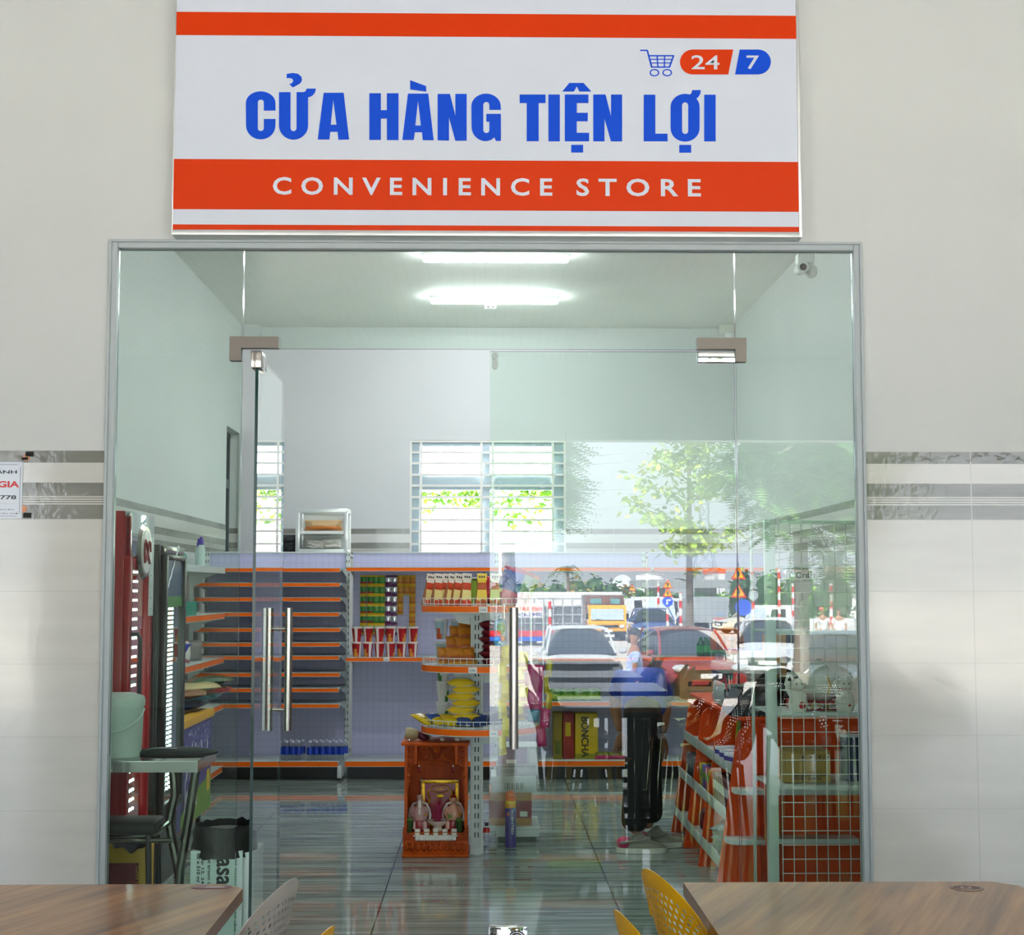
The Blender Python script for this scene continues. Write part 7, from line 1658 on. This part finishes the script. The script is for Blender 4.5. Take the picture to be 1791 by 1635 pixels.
truck('yellow-cabbed small truck with brown tarpaulin body, mirrored in the middle of the door', 1056, 68, '#f0a800', '#6a4c46', 0, boxdet='#5f9aa0')
truck('white-cabbed truck mirrored behind the dark blue car', 1112, 76, '#eceeee', '#c9cccc', -.5, Wd=1.9, cabh=2.0, boxh=1.2)
truck('white pickup-sized truck far right of the mirrored car park', 1400, 62, '#e9eceb', '#d8dad8', 1.2, cabh=1.7, boxh=1.1)
# grey container body on a truck seen from behind
x, y = gpt(1242, 84); t_ = thing('container_truck', 'grey container truck seen from behind, mirrored right of the young tree trunk', 'truck', (x, y, GZ0), 'trucks mirrored in the glass')
zt = mir(1242, 1044, 84).z; zb = mir(1242, 1101, 84).z; w2 = 33*90/2700
m = MB([mat('#8c9496', .5)]); m.box(x-w2, x+w2, y-4, y, zb, zt, .02); m.use(mat('#a9b0b2', .5))
for dx in (-w2+.05, -.06, .02, w2-.09): m.box(x+dx, x+dx+.05, y, y+.03, zb, zt)
m.build('container', t_)
m = MB([mat('#7f9cc0', .5)]); m.box(x+.3, x+.9, y+.001, y+.012, (zb+zt)/2-.1, (zb+zt)/2+.02); m.use(mat('#b06a68', .5)); m.box(x+.2, x+.95, y+.001, y+.012, (zb+zt)/2-.5, (zb+zt)/2-.25); m.build('markings', t_, smooth=False)
m = MB([mat('#a02820', .3)]); m.box(x-w2, x-w2+.4, y-.02, y+.02, zb-.25, zb-.12); m.box(x+w2-.4, x+w2, y-.02, y+.02, zb-.25, zb-.12); m.build('tail_light', t_, smooth=False)
for sx_ in (-1, 1): m = MB([mat('#151515', .7)]); m.cyl((x+sx_*(w2-.35), y-.8, GZ0+.4), (x+sx_*w2, y-.8, GZ0+.4), .4, n=18); m.build('wheel', t_)
m = MB([M_BLACK]); m.box(x-w2+.2, x+w2-.2, y-3.8, y, GZ0+.45, zb); m.build('chassis', t_, smooth=False)
# banner truck with red and blue sides
x0, y = gpt(835, 60); x1 = gpt(1018, 60)[0]
t_ = thing('stake_truck', 'long stake-bed truck with red and blue lower sides, mirrored left in the door', 'truck', ((x0+x1)/2, y, GZ0), 'trucks mirrored in the glass')
Z = lambda py: mir(900, py, 60).z
m = MB([mat('#5d6166', .6)]); m.box(x0, x1, y-2.2, y, Z(1104), Z(1060)); m.use(mat('#a9aeb2', .5, .4))
for k in range(12): xx = x0+(x1-x0)*k/11; m.box(xx-.03, xx+.03, y, y+.03, Z(1104), Z(1047))
for py in (1047, 1060, 1075, 1090): m.box(x0, x1, y, y+.03, Z(py)-.03, Z(py)+.03)
m.build('stake_bed', t_, smooth=False)
m = MB([mat('#c22030', .4)]); m.box(x0, x1+.3, y-2.2, y+.04, Z(1113), Z(1103)); m.build('red_side', t_, smooth=False)
m = MB([mat('#1f56b8', .4)]); m.box(x0, x1-.4, y-2.2, y+.045, Z(1121), Z(1113.5)); m.build('blue_side', t_, smooth=False)
for k in range(3):
    for yy in (y-2.1, y-.25): xx = x0+.6+(x1-x0-1.2)*k/2; m = MB([mat('#151515', .7)]); m.cyl((xx, yy, GZ0+.4), (xx, yy+.22, GZ0+.4), .4, n=18); m.build('wheel', t_)
x0, y = gpt(893, 58); x1 = gpt(950, 58)[0]; Z = lambda py: mir(900, py, 58).z
t_ = thing('banner', 'white driving-school banner with red and blue lettering, mirrored beside the long door handle', 'banner', ((x0+x1)/2, y, Z(1080)))
m = MB([mat('#f2f1ee', .6)]); m.box(x0, x1, y-.01, y, Z(1080), Z(1055)); m.build('cloth', t_, smooth=False)
for xx in (x0, x1): m = MB([M_STEEL]); m.cyl((xx, y-.03, GZ0), (xx, y-.03, Z(1054)), .03, n=8); m.build('post', t_)
m = MB([mat('#d02040', .5)]); text(m, 'DẠY LÁI XE', (x1-.04, y+.001, Z(1067.5)), .4, (-1, 0, 0), (0, 0, 1), width=(x1-x0)*.94, height=.2, th=.01, bold=.02); m.build('red_lettering', t_, smooth=False)
m = MB([mat('#3a3a7a', .5)]); text(m, '0945.454.2', (x1-.04, y+.001, Z(1078)), .4, (-1, 0, 0), (0, 0, 1), width=(x1-x0)*.94, height=.17, th=.01, bold=.01); m.build('blue_lettering', t_, smooth=False)
# low white walls and far things
def block(name, label, cat, px0, px1, Yv, py0, py1, depth, c, structure=False, zb=None):
    a = mir(px0, py0, Yv); b2 = mir(px1, py1, Yv); z0 = zb if zb is not None else b2.z
    m = MB([mat(c, .6, var=.04, vscale=.3)]); m.box(a.x, b2.x, -Yv-depth, -Yv, z0, a.z); o = m.build(name, smooth=False)
    if structure: return struct(o)
    base(o); return tag(o, label, cat)
block('roadside_wall', 'long low white wall mirrored behind the trucks on the left', 'wall', 905, 1089, 92, 1035, 1050, .4, '#e9e9e6', zb=GZ0)
block('roadside_wall', 'long low white wall mirrored behind the signs on the right', 'wall', 1092, 1560, 98, 1046, 1075, .4, '#e6e6e2', zb=GZ0)
block('viaduct', 'grey concrete viaduct deck mirrored across the horizon', 'viaduct', 1112, 1430, 125, 1014, 1028, 6, '#8d9494')
for i, px in enumerate((1150, 1240, 1330, 1415)):
    a = mir(px, 1026, 126); m = MB([mat('#7d8484', .7)]); m.box(a.x-.8, a.x+.8, -129, -127, GZ0, mir(1112, 1028, 125).z-.005); tag(base(m.build('viaduct_pier', smooth=False)), f'grey concrete pier under the far viaduct, {ORD[i]} from the left', 'pier', 'viaduct piers')
a = mir(1097, 1016, 170); m = MB([mat('#eef0f0', .4)]); m.ell((a.x, -176, a.z-.6), 1.25, 1.25, 1.4, 20); m.box(a.x-1.2, a.x+1.2, -177.2, -174.8, GZ0, a.z-.6); tag(base(m.build('domed_tank')), 'small white domed storage tank on the mirrored horizon', 'tank')
a = mir(1147, 1003, 170); m = MB([mat('#f0f2f2', .4)]); m.cyl((a.x, -176, GZ0), (a.x, -176, a.z), 1.7, n=28); m.use(mat('#c9ced0', .4)); m.tube([(a.x+1.75*math.cos(k*.4), -176+1.75*math.sin(k*.4), a.z) for k in range(16)], .05, 5, closed=True); tag(base(m.build('storage_tank')), 'wide white cylindrical storage tank on the mirrored horizon', 'tank')
a0, a1 = mir(1246, 1003, 165), mir(1268, 1016, 165); t_ = thing('far_house', 'distant white house with orange roof by the pylon foot', 'house', ((a0.x+a1.x)/2, -168, GZ0))
m = MB([mat('#ecebe8', .6)]); m.box(a0.x, a1.x, -172, -165, GZ0, a0.z); m.build('wall', t_, smooth=False); m = MB([mat('#c8552a', .6)]); m.prism([(a0.x-.1, -165, a0.z), (a1.x+.1, -165, a0.z), (a1.x-.1, -168, a0.z+.6), (a0.x+.1, -168, a0.z+.6)], (0, 0, .1)); m.box(a0.x-.1, a1.x+.1, -172, -165, a0.z, a0.z+.5); m.build('roof', t_, smooth=False)
# pylon
PYd = 150; bx0_, bx1_2 = mir(1212, 1020, PYd).x, mir(1262, 1020, PYd).x; c0 = mir(1233, 1020, PYd).x; hw0 = (bx1_2-bx0_)/2; zt = 30
def hwz(z): return max(.42, hw0*(1-z/11.5)) if z < 9 else .45
m = MB([mat('#7b8488', .5)]); zz = [GZ0, 1.5, 3.5, 5.3, 7, 8.5, 10, 11.4, 12.8, 14.2, 15.6, 17, 18.4, 20, 22, 24, 26, 28, 30]
for (z0, z1) in zip(zz, zz[1:]):
    h0, h1 = hwz(z0), hwz(z1)
    C4 = lambda h, z: [(c0-h, -PYd-h, z), (c0+h, -PYd-h, z), (c0+h, -PYd+h, z), (c0-h, -PYd+h, z)]
    A_, B_ = C4(h0, z0), C4(h1, z1)
    for k in range(4): m.cyl(A_[k], B_[k], .05, n=4); m.cyl(A_[k], B_[(k+1) % 4], .025, n=4); m.cyl(A_[(k+1) % 4], B_[k], .025, n=4); m.cyl(B_[k], B_[(k+1) % 4], .025, n=4)
tag(base(m.build('pylon')), 'tall grey lattice pylon mirrored behind the young tree', 'pylon')
for i, (py0_, py1_) in enumerate(((805, 790), (820, 803), (862, 858), (895, 880))):
    a, b2 = mir(1000, py0_, 150), mir(1240, py1_, 150); m = MB([mat('#9aa4aa', .5)]); m.tube([(a.x-30, -146, a.z+1.5), (a.x-10, -146, a.z-.2), (a.x, -146, a.z), (b2.x, -146, b2.z)], .02, 4); tag(m.build('power_cable'), f'thin overhead power cable running to the pylon, {ORD[i]} from the top', 'cable', 'overhead power cables')
# signs and posts
def bandpost(px, Yv, py0, label, r=.055):
    x, y = gpt(px, Yv); z1 = mir(px, py0, Yv).z; t_ = thing('striped_post', label, 'post', (x, y, GZ0), 'red and white striped posts')
    m = MB([M_WHITE]); k = 0; z = GZ0
    while z < z1: m.use(M_WHITE if k % 2 else mat('#d01c22', .4)); m.cyl((x, y, z), (x, y, min(z+.28, z1)), r, n=10); z += .28; k += 1
    m.build('post', t_); return t_
for i, (px, Yv, py) in enumerate(((962, 50, 1051), (1152, 67, 1016), (1191, 52, 1036), (1318, 50, 1000), (1364, 56, 996), (1455, 50, 1020), (1168, 56, 1012), (1388, 66, 1020))):
    bandpost(px, Yv, py, f'red and white striped traffic post in the mirrored car park, {ORD[(0,1,3,4,5,7,2,6)[i]]} from the left')
def tri(mb, x, y, z, s_, m_, th=.02):
    mb.use(m_); mb.prism([(x-s_/2, y, z), (x+s_/2, y, z), (x, y, z+s_*.87)], (0, th, 0))
def trisign(px, Yv, py_, size, label, back=False):
    x, y = gpt(px, Yv); z = mir(px, py_, Yv).z; t_ = thing('warning_sign', label, 'road sign', (x, y, z), 'triangular road signs'); y += .08
    m = MB(); 
    if back: tri(m, x, y, z, size, mat('#a8b0b2', .4, .5))
    else: tri(m, x, y, z, size, mat('#d02a1a', .4))
    m.build('plate', t_, smooth=False)
    if not back:
        m = MB(); tri(m, x, y+.021, z+size*.1, size*.72, mat('#f5b400', .4), .004); m.build('yellow_field', t_, smooth=False)
        m = MB([M_BLACK]); m.box(x-.03, x+.03, y+.026, y+.03, z+size*.2, z+size*.55); m.box(x-size*.12, x+size*.12, y+.026, y+.03, z+size*.33, z+size*.4); m.build('symbol', t_, smooth=False)
def roundsign(px, Yv, py_, r, label, c, arrow=True):
    x, y = gpt(px, Yv); z = mir(px, py_, Yv).z; y += .08; t_ = thing('round_sign', label, 'road sign', (x, y, z), 'round road signs')
    m = MB([mat(c, .4)]); m.cyl((x, y, z), (x, y+.02, z), r, n=28); m.build('plate', t_)
    if arrow: m = MB([M_WHITE]); m.box(x-.03-r*.15, x+.04-r*.15, y+.02, y+.025, z-r*.6, z+r*.4); m.box(x-r*.25, x+r*.35, y+.02, y+.025, z+r*.2, z+r*.4); m.prism([(x+r*.3, y+.02, z+r*.05), (x+r*.65, y+.02, z+r*.3), (x+r*.3, y+.02, z+r*.55)], (0, .005, 0)); m.build('arrow', t_, smooth=False)
trisign(1168, 56, 1029, .42, 'upper yellow warning triangle on the striped post right of the dark blue car')
trisign(1168, 56, 1044, .44, 'lower yellow warning triangle on the striped post right of the dark blue car')
roundsign(1168, 56, 1052, .21, 'blue round arrow sign under the two yellow triangles', '#1f4fd0')
trisign(1106, 80, 1033, .42, 'distant yellow warning triangle mirrored above the white truck')
x, y = gpt(1106, 80); m = MB([M_STEEL]); m.cyl((x, y, GZ0), (x, y, mir(1106, 1030, 80).z), .04, n=8); tag(base(m.build('sign_pole')), 'thin pole of the distant yellow triangle', 'pole')
trisign(1292, 42, 1013, .46, 'upper yellow triangle cut by the joint of the right-hand pane')
trisign(1292, 42, 1045, .5, 'lower yellow triangle cut by the joint of the right-hand pane')
roundsign(1300, 42, 1062, .26, 'blue round sign at the left edge of the right-hand pane', '#2a55c8', False)
x, y = gpt(1292, 42); m = MB([M_STEEL]); m.cyl((x, y, GZ0), (x, y, mir(1292, 985, 42).z), .04, n=8); tag(base(m.build('sign_pole')), 'steel pole behind the two triangles at the pane joint', 'pole')
trisign(1318, 50, 1015, .33, 'grey back of the upper triangular sign in the right-hand pane', True)
trisign(1318, 50, 1030, .33, 'grey back of the lower triangular sign in the right-hand pane', True)
roundsign(1318, 50, 1041, .18, 'grey back of the round sign in the right-hand pane', '#9fa8aa', False)
# people by the cars
def walker(px, Yv, label, shirt, trous, cap=None, bend=0, turn=0):
    x, y = gpt(px, Yv); t_ = thing('person', label, 'person', (x, y, GZ0)); z = GZ0; O = Vector((x, y, z))
    P = lambda a, b2, c_: tuple(O+Vector((a, b2, c_)))
    V = [(P(0, 0, .95), (.13, .10)), (P(-.02*bend, 0, 1.15), (.12, .09)), (P(-.08*bend, 0, 1.38), (.15, .09)), (P(-.1*bend, 0, 1.48), .05), (P(-.13*bend, .01, 1.62), (.075, .085)), (P(-.14*bend, .01, 1.7), (.06, .07))]
    E = [(0, 1), (1, 2), (2, 3), (3, 4), (4, 5)]
    for sg in (-1, 1):
        i0 = len(V); V += [(P(sg*.09, 0, .85), .08), (P(sg*.10, .03, .48), .055), (P(sg*.11, 0, .09), .035), (P(sg*.11, .1, .04), .035)]; E += [(0, i0), (i0, i0+1), (i0+1, i0+2), (i0+2, i0+3)]
        i0 = len(V); V += [(P(sg*.18-.08*bend, 0, 1.38), .05), (P(sg*.24-.1*bend, .02, 1.12), .038), (P(sg*.2-.14*bend, .14, .92), .024)]; E += [(2, i0), (i0, i0+1), (i0+1, i0+2)]
    skin('body', V, E, M_SKIN, t_)
    V = [(P(0, 0, .88), (.16, .13)), (P(-.02*bend, 0, 1.15), (.15, .115)), (P(-.08*bend, 0, 1.36), (.175, .11)), (P(-.095*bend, 0, 1.44), (.09, .07))]; E = [(0, 1), (1, 2), (2, 3)]
    for sg in (-1, 1): i0 = len(V); V += [(P(sg*.19-.08*bend, 0, 1.36), .065), (P(sg*.23-.1*bend, .01, 1.2), .06)]; E += [(2, i0), (i0, i0+1)]
    skin('shirt', V, E, mat(shirt, .7), t_)
    V = [(P(0, 0, .95), (.15, .12)), (P(0, 0, .86), (.15, .12))]; E = [(0, 1)]
    for sg in (-1, 1): i0 = len(V); V += [(P(sg*.09, 0, .78), .10), (P(sg*.10, .03, .45), .085), (P(sg*.11, 0, .14), .075)]; E += [(1, i0), (i0, i0+1), (i0+1, i0+2)]
    skin('trousers', V, E, mat(trous, .7), t_)
    m = MB([mat(cap or '#15131a', .6)]); m.ell(P(-.14*bend, -.01, 1.70), .09, .10, .075, 12); m.build('hair', t_)
    m = MB([M_SKIN]); m.ell(P(-.14*bend, .095, 1.61), .012, .014, .016, 6); m.use(M_BLACK); m.ell(P(-.14*bend-.03, .085, 1.64), .01, .006, .006, 6); m.ell(P(-.14*bend+.03, .085, 1.64), .01, .006, .006, 6); m.use(mat('#8a3f3a', .5)); m.ell(P(-.14*bend, .085, 1.56), .02, .006, .006, 6); m.build('face', t_)
    for sg in (-1, 1): hand(t_, P(sg*.2-.14*bend, .15, .91), (0, .4, -.9), (-sg, .2, 0))
    for sg in (-1, 1): m = MB([mat('#3a2a20', .5)]); m.ell(P(sg*.11, .06, .04), .05, .13, .045, 10); m.build('shoe', t_)
    t_.rotation_euler = (0, 0, turn); return t_
walker(1110, 19, 'man in light blue shirt and dark trousers mirrored in the door, facing left', '#b4c6f0', '#1c2230', None, .3, math.pi/2)
walker(1441, 48, 'person in white trousers and a white top standing among the mirrored cars, left of two', '#e8e6e4', '#e6e4e0', '#c8352a', .4)
walker(1468, 47, 'person in pale clothes among the mirrored cars, right of two behind the rack', '#f0eeea', '#dedbd8', None, 0)

# ------------------------------------------------------------------ greenery
def tree(name, label, x, y, zg, trunk, branches, leaves, lsize, mats, lat, seed, group=None, tr=.12):
    t_ = thing(name, label, 'tree', (x, y, zg), group)
    m = MB([mat('#6f655a', .8, var=.2, vscale=6)]); m.tube([(x+a, y+b2, z) for a, b2, z in trunk], [tr*(1-.75*i/(len(trunk)-1)) for i in range(len(trunk))], 10)
    for br in branches: m.tube(br, [.035*(1-.8*i/(len(br)-1)) for i in range(len(br))], 6)
    m.build('trunk', t_)
    leaf_cloud('foliage', leaves, lsize, mats, t_, seed); return t_
# young tree with spaced tiers
d_ = 42; tx_, ty_ = gpt(1207, d_); rnd = random.Random(21); brs = []; lv = []
Zt = lambda py: mir(1207, py, d_).z
def bpt(px, py, dy=0): p = mir(px, py, d_); return (p.x, p.y+dy, p.z)
lines_ = [[(1207, 955), (1240, 950), (1270, 940), (1290, 925)], [(1207, 925), (1180, 918), (1150, 910), (1125, 905)], [(1207, 925), (1170, 905), (1130, 890), (1100, 870)], [(1207, 900), (1180, 870), (1140, 850), (1110, 835)],
          [(1207, 880), (1240, 855), (1265, 840), (1285, 835)], [(1207, 860), (1235, 835), (1255, 820)], [(1207, 842), (1180, 825), (1155, 815), (1130, 812)], [(1207, 812), (1185, 795), (1165, 780)], [(1207, 800), (1225, 785), (1240, 790)],
          [(1207, 955), (1180, 950), (1165, 965)], [(1207, 918), (1230, 930), (1250, 935)], [(1207, 790), (1230, 770), (1250, 750)], [(1207, 780), (1180, 760), (1160, 750)], [(1207, 760), (1222, 735), (1235, 715)], [(1207, 750), (1190, 725), (1175, 705)], [(1207, 1000), (1216, 1000), (1222, 992)], [(1207, 1018), (1192, 1012), (1185, 1012)]]
for li, l_ in enumerate(lines_):
    dy = rnd.uniform(-1.2, 1.2); pts = [bpt(px, py, dy*i/(len(l_)-1)) for i, (px, py) in enumerate(l_)]; brs.append(pts)
    if li == 16: continue
    n_ = 115 if li < 15 else 14
    for k in range(n_):
        i = rnd.randrange(1, len(pts)); f_ = rnd.random(); a, b2 = pts[i-1], pts[i]; s_ = .22 if li < 15 else .08
        lv.append(tuple(a[j]+(b2[j]-a[j])*f_+rnd.gauss(0, s_)*(.9 if j < 2 else .6) for j in range(3)))
tree('young_tree', 'young tree with thin pale trunk and tiered yellow-green leaves mirrored in the door', tx_, ty_, GZ0, [(0, 0, GZ0), (0, 0, Zt(1050)), (0, 0, Zt(960)), (.02, 0, Zt(850)), (0, 0, Zt(700))], brs, lv, .30, [mat('#a8c040', .5), mat('#b5c04c', .5), mat('#8fb044', .5), mat('#7a9a3c', .5), mat('#9ab84a', .5)], .1, 3, 'trees mirrored in the glass', tr=.14)
def frond_tree(name, label, px, d_, cols_, spots, n_, seed, zt_, cores=()):
    x, y = gpt(px, d_); rnd = random.Random(seed); t_ = thing('feathery_tree', label, 'tree', (x, y, GZ0), 'trees mirrored in the glass')
    m = MB([mat('#80776a', .8, var=.2, vscale=6)]); m.tube([(x, y, GZ0), (x+.05, y, 1.5), (x, y, 3.2), (x+.1, y, zt_)], [.16, .14, .12, .05], 10)
    m2 = MB(cols_)
    for (sx_, sy_, rx, rz_) in spots:
        for k in range(n_):
            px2, py2 = sx_+rnd.uniform(-rx, rx), sy_+rnd.uniform(-rz_, rz_); p = Vector(mir(px2, py2, d_)); p.y += rnd.uniform(-1.2, 1.2)
            a = rnd.uniform(0, 6.28); d = Vector((math.cos(a), math.sin(a)*.8, rnd.uniform(-.55, .1))).normalized(); sd = d.cross(Vector((0, 0, 1))).normalized(); L_ = rnd.uniform(.45, .8); m2.cur = rnd.randrange(len(cols_))
            for q in range(9):
                c_ = p+d*L_*q/9+Vector((0, 0, -.06*(q/9)**2)); w_ = .15*math.sin(math.pi*(q+1)/10.5)
                for sg in (-1, 1):
                    e = c_+sd*sg*w_+d*.03-Vector((0, 0, .015)); m2.b.faces.new([m2.b.verts.new(v) for v in (c_, c_+d*.05, e)]).material_index = m2.cur
        q = mir(sx_, sy_, d_); m.tube([(x, y, min(zt_-.4, q.z+.8)), ((x+q.x)/2, y, q.z+.6), tuple(q)], [.05, .03, .012], 6)
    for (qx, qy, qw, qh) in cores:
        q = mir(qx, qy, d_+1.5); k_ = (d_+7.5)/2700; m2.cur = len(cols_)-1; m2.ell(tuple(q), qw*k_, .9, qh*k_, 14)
    m.build('trunk', t_); m2.build('foliage', t_, smooth=False); return t_
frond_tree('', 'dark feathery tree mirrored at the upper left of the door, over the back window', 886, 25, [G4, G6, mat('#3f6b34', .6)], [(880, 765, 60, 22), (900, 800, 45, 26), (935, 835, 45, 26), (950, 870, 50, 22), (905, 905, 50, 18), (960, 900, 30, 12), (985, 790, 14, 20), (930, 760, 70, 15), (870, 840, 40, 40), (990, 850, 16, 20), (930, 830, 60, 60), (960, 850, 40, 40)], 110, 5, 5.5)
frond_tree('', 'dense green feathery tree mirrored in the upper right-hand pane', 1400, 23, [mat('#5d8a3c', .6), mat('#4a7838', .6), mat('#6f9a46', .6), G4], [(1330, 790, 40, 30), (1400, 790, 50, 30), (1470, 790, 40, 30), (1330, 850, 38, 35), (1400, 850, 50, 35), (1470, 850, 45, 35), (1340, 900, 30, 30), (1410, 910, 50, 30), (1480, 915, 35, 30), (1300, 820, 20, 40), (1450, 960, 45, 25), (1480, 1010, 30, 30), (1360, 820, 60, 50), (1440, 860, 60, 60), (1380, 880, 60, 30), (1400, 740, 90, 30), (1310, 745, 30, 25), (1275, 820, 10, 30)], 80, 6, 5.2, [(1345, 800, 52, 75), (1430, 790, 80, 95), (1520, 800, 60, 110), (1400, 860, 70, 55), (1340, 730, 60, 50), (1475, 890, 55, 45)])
def bush(px, d_, w_, py0_, label, mats, seed, n_=500, kind='bush'):
    x, y = gpt(px, d_); zt_ = mir(px, py0_, d_).z; rnd = random.Random(seed); pts = []; hw_ = w_/2*d_/2700+.0
    hw_ = w_/2*(d_+6)/2700
    for k in range(n_):
        a = rnd.uniform(0, 6.28); r = rnd.random()**.4; zf = rnd.random()
        pts.append((x+hw_*r*math.cos(a)*(1-.35*zf*zf), y+1.5*r*math.sin(a), GZ0+(zt_-GZ0)*(zf)*(1-.35*r*r)))
    t_ = thing('bush', label, 'bush', (x, y, GZ0), 'bushes along the mirrored horizon')
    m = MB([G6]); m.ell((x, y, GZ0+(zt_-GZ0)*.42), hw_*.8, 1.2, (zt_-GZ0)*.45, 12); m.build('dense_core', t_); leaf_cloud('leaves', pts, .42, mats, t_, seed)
names_ = [('olive bushy clump', [G4, G2, G6]), ('yellow-tinged bushy clump', [mat('#8a8a30', .6), mat('#a8862c', .6), G2]), ('green bushy clump', [G2, G4, G1])]
for i, (px, w_, py_, k_) in enumerate(((872, 60, 1012, 0), (910, 50, 1010, 0), (945, 60, 1016, 1), (975, 55, 1010, 0), (1010, 60, 1004, 1), (1040, 55, 998, 2), (1070, 50, 1010, 0), (1095, 45, 1016, 1), (1118, 40, 1022, 2), (1140, 40, 1030, 2), (1180, 50, 1032, 2), (1225, 50, 1030, 0), (1262, 50, 1032, 2), (1300, 60, 985, 0), (1345, 70, 990, 2), (1400, 80, 985, 2), (1460, 80, 990, 0))):
    bush(px, (102+(i % 3)*5) if i < 13 else 90+(i % 3)*2.5, w_, py_, f'{names_[k_][0]} along the mirrored horizon, {i+1} counted from the left', names_[k_][1], i, 420)
# palm
x, y = gpt(993, 96); zc_ = mir(993, 1000, 96).z; t_ = thing('palm', 'small palm rising from the bushes left on the mirrored horizon', 'palm', (x, y, GZ0))
m = MB([mat('#7a6a58', .8)]); m.tube([(x, y, GZ0), (x+.1, y, 0.5), (x, y, zc_)], [.16, .13, .1], 8); m.build('trunk', t_)
m = MB([G4, G2]); rnd = random.Random(2)
for k in range(15):
    a = k*6.28/15; m.cur = k % 2; el = rnd.uniform(.1, 1.2); d = Vector((math.cos(a)*math.cos(el), math.sin(a)*math.cos(el), math.sin(el))); sd = d.cross(Vector((0, 0, 1))).normalized()
    for q in range(12):
        c_ = Vector((x, y, zc_))+d*.15*q+Vector((0, 0, -.012*q*q)); 
        for sg in (-1, 1): m.b.faces.new([m.b.verts.new(v) for v in (c_, c_+d*.1, c_+sd*sg*.32*(1-q/16)+d*.1-Vector((0, 0, .12)))]).material_index = m.cur
m.build('fronds', t_, smooth=False)
